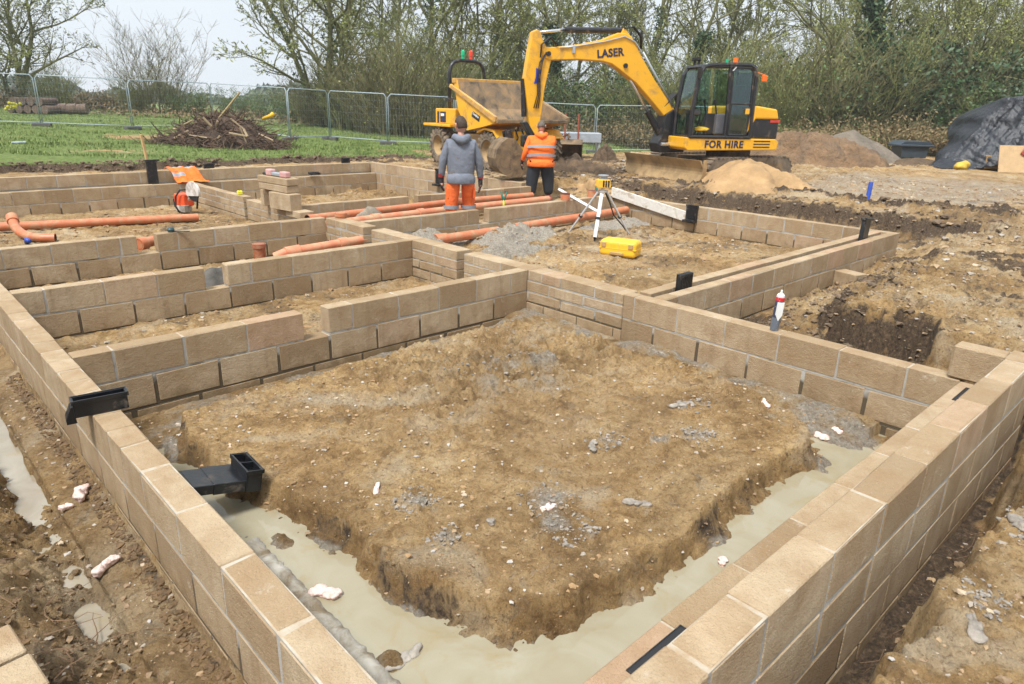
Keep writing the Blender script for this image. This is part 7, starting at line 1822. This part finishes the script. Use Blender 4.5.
# grass blades over the lawn
def grass_blades(seed, n, cond, s0, s1):
    rs = np.random.RandomState(seed); D = rs.uniform(17, 40, n)**1.0; px = rs.uniform(-60, 760, n)
    lat = (px-512)/694.0*D*.946; x = -0.698+0.6915*D+0.7223*lat; y = -0.651+0.7223*D-0.6915*lat
    z, inf = heightfield(x.reshape(-1, 1), y.reshape(-1, 1)); z = z[:, 0]
    pt_ = fbm(x, y, 0.35, 4, 21); e = inf['edge'][:, 0]; n1_ = inf['n1'][:, 0]; n2_ = inf['n2'][:, 0]
    left = (y > e+.02) & (x+.8*n1_-.35*np.clip(y-17, 0, 30) < 13.6)
    left &= ~((np.exp(-(((x-4.6)/1.6)**2+((y-20.5)/1.6)**2)) > .45) & (rs.rand(n) < .8)); g2 = (y > 19.5) & (x > 12); g3 = (y > 17.5) & (x > 15.5)
    k = (left & ((pt_+.1*n2_ < .30) | (y > 29) | (rs.rand(n) < .15))) | (g2 & (pt_ < .4)) | (g3 & (pt_ < .3))
    x, y, z = x[k], y[k], z[k]; m = len(x); h = rs.uniform(s0, s1, m)*(.6+.45*fbm(x, y, 1.5, 3, 4)); a = rs.uniform(0, 6.28, m); w_ = h*.28; lx_, ly_ = rs.normal(0, .4, m)*h, rs.normal(0, .4, m)*h
    v = np.empty((m, 3, 3)); v[:, 0] = np.stack([x-w_*np.cos(a), y-w_*np.sin(a), z-.02], -1); v[:, 1] = np.stack([x+w_*np.cos(a), y+w_*np.sin(a), z-.02], -1); v[:, 2] = np.stack([x+lx_, y+ly_, z+h], -1)
    me_ = bpy.data.meshes.new('grass'); me_.vertices.add(3*m); me_.vertices.foreach_set('co', v.astype(np.float32).ravel()); me_.loops.add(3*m); me_.loops.foreach_set('vertex_index', np.arange(3*m, dtype=np.int32)); me_.polygons.add(m); me_.polygons.foreach_set('loop_start', (np.arange(m)*3).astype(np.int32)); me_.update(calc_edges=True)
    return me_
gm = grass_blades(3, 90000, None, .05, .13)
gmt, tt_, bb_ = nt('grass_blades'); P_ = N(tt_, 'ShaderNodeNewGeometry').outputs['Position']
gc = ramp(tt_, noise(tt_, P_, 1.3, 6, .7), [(.34, (.075, .095, .025)), (.47, (.13, .185, .040)), (.60, (.20, .25, .065)), (.68, (.33, .28, .13))])
tt_.links.new(gc, bb_.inputs['Base Color']); bb_.inputs['Roughness'].default_value = .7
gm.materials.append(gmt); go = bpy.data.objects.new('grass', gm); COL.objects.link(go); tag(go, 'rough green grass of the lawn', 'grass', kind='stuff')

# mesh fence panels
FGp = 'temporary mesh fence panels'
def panel(label, a, b, h=1.86):
    ax, ay = a; bx, by = b; za, zb = hz(ax, ay), hz(bx, by); L = math.hypot(bx-ax, by-ay)
    t = thing('fence_panel', label, 'fence panel', (ax, ay, za), rz=math.atan2(by-ay, bx-ax), group=FGp); sl_ = (zb-za)/L
    mb = MB(); Z = lambda x, z: z+sl_*x
    mb.tube([(.04, 0, .0), (.04, 0, h-.12), (.14, 0, Z(.14, h)), (L-.14, 0, Z(L-.14, h)), (L-.04, 0, Z(L-.04, h-.12)), (L-.04, 0, Z(L-.04, 0))], .019, 6)
    mb.tube([(.04, 0, Z(.04, .14)), (L-.04, 0, Z(L-.04, .14))], .019, 6)
    fr_ = mb.build('frame', M['galv'], t, smooth=True)
    mb = MB(); k = .12
    while k < L-.05: mb.tube([(k, 0, Z(k, .16)), (k, 0, Z(k, h-.01))], 0.0014, 3, caps=False); k += .11
    z = .35
    while z < h: mb.tube([(.05, .004, Z(.05, z)), (L-.05, .004, Z(L-.05, z))], 0.0014, 3, caps=False); z += .25
    mb.build('wire_mesh', M['galv'], fr_)
    mb = MB(); mb.box(-.32, .32, -.11, .11, -.02, .12, .02); mb.build('foot', M['concrete_foot'], t)
    return t
fpts = [(-40, 27.5), (30, 27.8), (122, 28.7), (205, 32.0), (281, 27.2), (322, 28.9), (381, 28.0), (449, 28.6), (520, 29.2), (591, 29.3), (668, 30.1), (745, 30.8)]
names_ = ['at the far left edge of the lawn', 'on the lawn, crossing in front of the open field', 'in front of the tall bare bush', 'behind the brush heap', 'short one right of the brush heap', 'under the wide spreading tree', 'just left of the dumper rear wheel', 'behind the dumper engine', 'behind the dumper skip', 'right of the orange man, behind the steel rack', 'behind the excavator boom foot']
for (p0, d0), (p1, d1), nm_ in zip(fpts[:-1], fpts[1:], names_):
    panel('grey mesh fence panel '+nm_, DP(p0, d0), DP(p1, d1))
# loose posts lying
mb = MB(); a = DP(-5, 20.3); b = DP(10, 20.5); mb.tube([(*a, hz(*a)+.04), (*b, hz(*b)+.05)], .035, 8)
tag(mb.build('steel_tube', M['galv']), 'short grey tube lying on the grass at the left edge', 'tube')

# brush heap
bh = thing('brush_heap', 'big heap of dug roots and brushwood on the lawn edge', 'brush heap', (8.35, 22.6, 0.0), rz=rad(-44))
HM = MB(); n = 46
U_, V_ = np.meshgrid(np.linspace(-1, 1, n), np.linspace(-1, 1, n), indexing='ij'); R_ = np.sqrt(U_**2+V_**2)
Zh = np.clip(1-R_**2.2, 0, 1)*(.85+.25*np.cos(U_*3-.6))+.28*(billow(U_*2, V_*2, 3.2, 4, 3)-.2)*(R_ < 1)
HM.add([(float(U_[i, j])*2.35, float(V_[i, j])*1.3, float(Zh[i, j])*.95-.08) for i in range(n) for j in range(n)], [(i*n+j, (i+1)*n+j, (i+1)*n+j+1, i*n+j+1) for i in range(n-1) for j in range(n-1)])
HM.build('soil_core', simple('root_soil', (.06, .038, .024), .95, var=.5, vscale=5, bmp=1, bscale=20), bh)
mb = MB(); rr = random.Random(9)
for k in range(2200):
    u = rr.uniform(-1, 1); v = rr.uniform(-1, 1)
    if u*u+v*v > 1: continue
    x, y = u*2.35, v*1.3; z = max(0, 1-(u*u+v*v)**1.1)*.95*(.85+.25*math.cos(u*3-.6)); a = rr.uniform(0, 6.28); p = Vector((x, y, z-.05)); seg_ = [p]; d = Vector((math.cos(a), math.sin(a)*.7-.3, rr.uniform(-.5, .55))).normalized(); L = rr.uniform(.2, .8)
    for s in range(3): d = (d+Vector((rr.gauss(0, .35), rr.gauss(0, .35), rr.gauss(-.05, .3)))).normalized(); p = p+d*L/3; seg_.append(p)
    mb.tube(seg_, [rr.uniform(.010, .030)*q for q in (1, .8, .6, .3)], 4, caps=False)
mb.build('branches', simple('root_branches', (.095, .056, .034), .9, var=.5, vscale=2), bh)
PSM = simple('pale_sticks', (.34, .25, .15), .9)
for k in range(16):
    mb = MB(); x = rr.uniform(-1.6, 1.9); y = rr.uniform(-1.3, -.3); z = rr.uniform(.1, .8); a = rr.uniform(-1, 1); L = rr.uniform(.25, .9)
    mb.tube([(x, y, z), (x+L*math.sin(a), y-.1, z+L*rr.uniform(-.7, .7))], rr.uniform(.018, .04), 5)
    mb.build('pale_stick', PSM, bh)
mb = MB(); mb.tube([(1.55, -.2, .98), (1.85, -.3, 1.08), (1.92, -.32, 1.14)], [.05, .06, .07], 10)
o = mb.build('yellow_duct', M['yellow_case'], smooth=True); o.location = (8.35, 22.6, 0.0); o.rotation_euler = (0, 0, rad(-44)); tag(o, 'short yellow plastic duct on top of the brush heap', 'duct')
mb = MB(); mb.tube([(-.2, -.4, .5), (.9, -.2, 1.75)], .03, 5)
o = mb.build('branch', simple('pale_branch', (.33, .25, .12), .9)); o.location = (8.35, 22.6, 0.0); o.rotation_euler = (0, 0, rad(-44)); tag(o, 'long pale branch sticking up out of the brush heap', 'branch')
# log pile at far left
lp_ = thing('log_pile', 'weathered pile of cut logs near the far left tree', 'log pile', (*DP(28, 36), hz(*DP(28, 36))), rz=rad(-44))
LM = simple('weathered_logs', (.11, .075, .052), .9, var=.4, vscale=1.5)
for k in range(9):
    mb = MB(); x = -1.0+(k % 5)*.42+(.2 if k > 4 else 0); z = .22+(.36 if k > 4 else 0); mb.tube([(x, -.5, z), (x+.05, .7, z)], .2, 10); mb.build('log', LM, lp_, auto=40)
lp2 = thing('log_pile', 'lower dark log pile right of the small bush', 'log pile', (*DP(50, 37), hz(*DP(50, 37))), rz=rad(-44))
for k in range(6):
    mb = MB(); x = -1.3+k*.5; mb.tube([(x, -.4, .26), (x+.42, -.3, .30)], .26, 9); mb.build('log', LM, lp2, auto=40)
mb = MB()
for k in range(14): 
    a = rr.uniform(0, 6.28); blob(mb, (.5*math.cos(a)*rr.random(), .4*math.sin(a)*rr.random(), .25+rr.random()*.35), (.10, .08, .07), k, 1, .2)
o = mb.build('gorse_clump', simple('gorse_yellow', (.42, .38, .02), .8)); x, y = DP(4, 34); o.location = (x, y, hz(x, y)); tag(o, 'yellow-green clump at the foot of the far left tree', 'plant')

# damp spring air
hm = bpy.data.materials.new('damp_air'); hm.use_nodes = True; ht = hm.node_tree; ht.nodes.clear()
ho = ht.nodes.new('ShaderNodeOutputMaterial'); hv = ht.nodes.new('ShaderNodeVolumePrincipled'); hv.inputs['Color'].default_value = (.93, .95, .97, 1); hv.inputs['Density'].default_value = 0.0008; hv.inputs['Anisotropy'].default_value = 0.0
ht.links.new(hv.outputs[0], ho.inputs['Volume'])
mb = MB(); mb.box(xs[0]-2, xs[-1]+2, ys[0]-2, ys[-1]+2, float(GZ.min())-1, 15.5)
ho_ = mb.build('haze', hm); tag(ho_, kind='stuff')
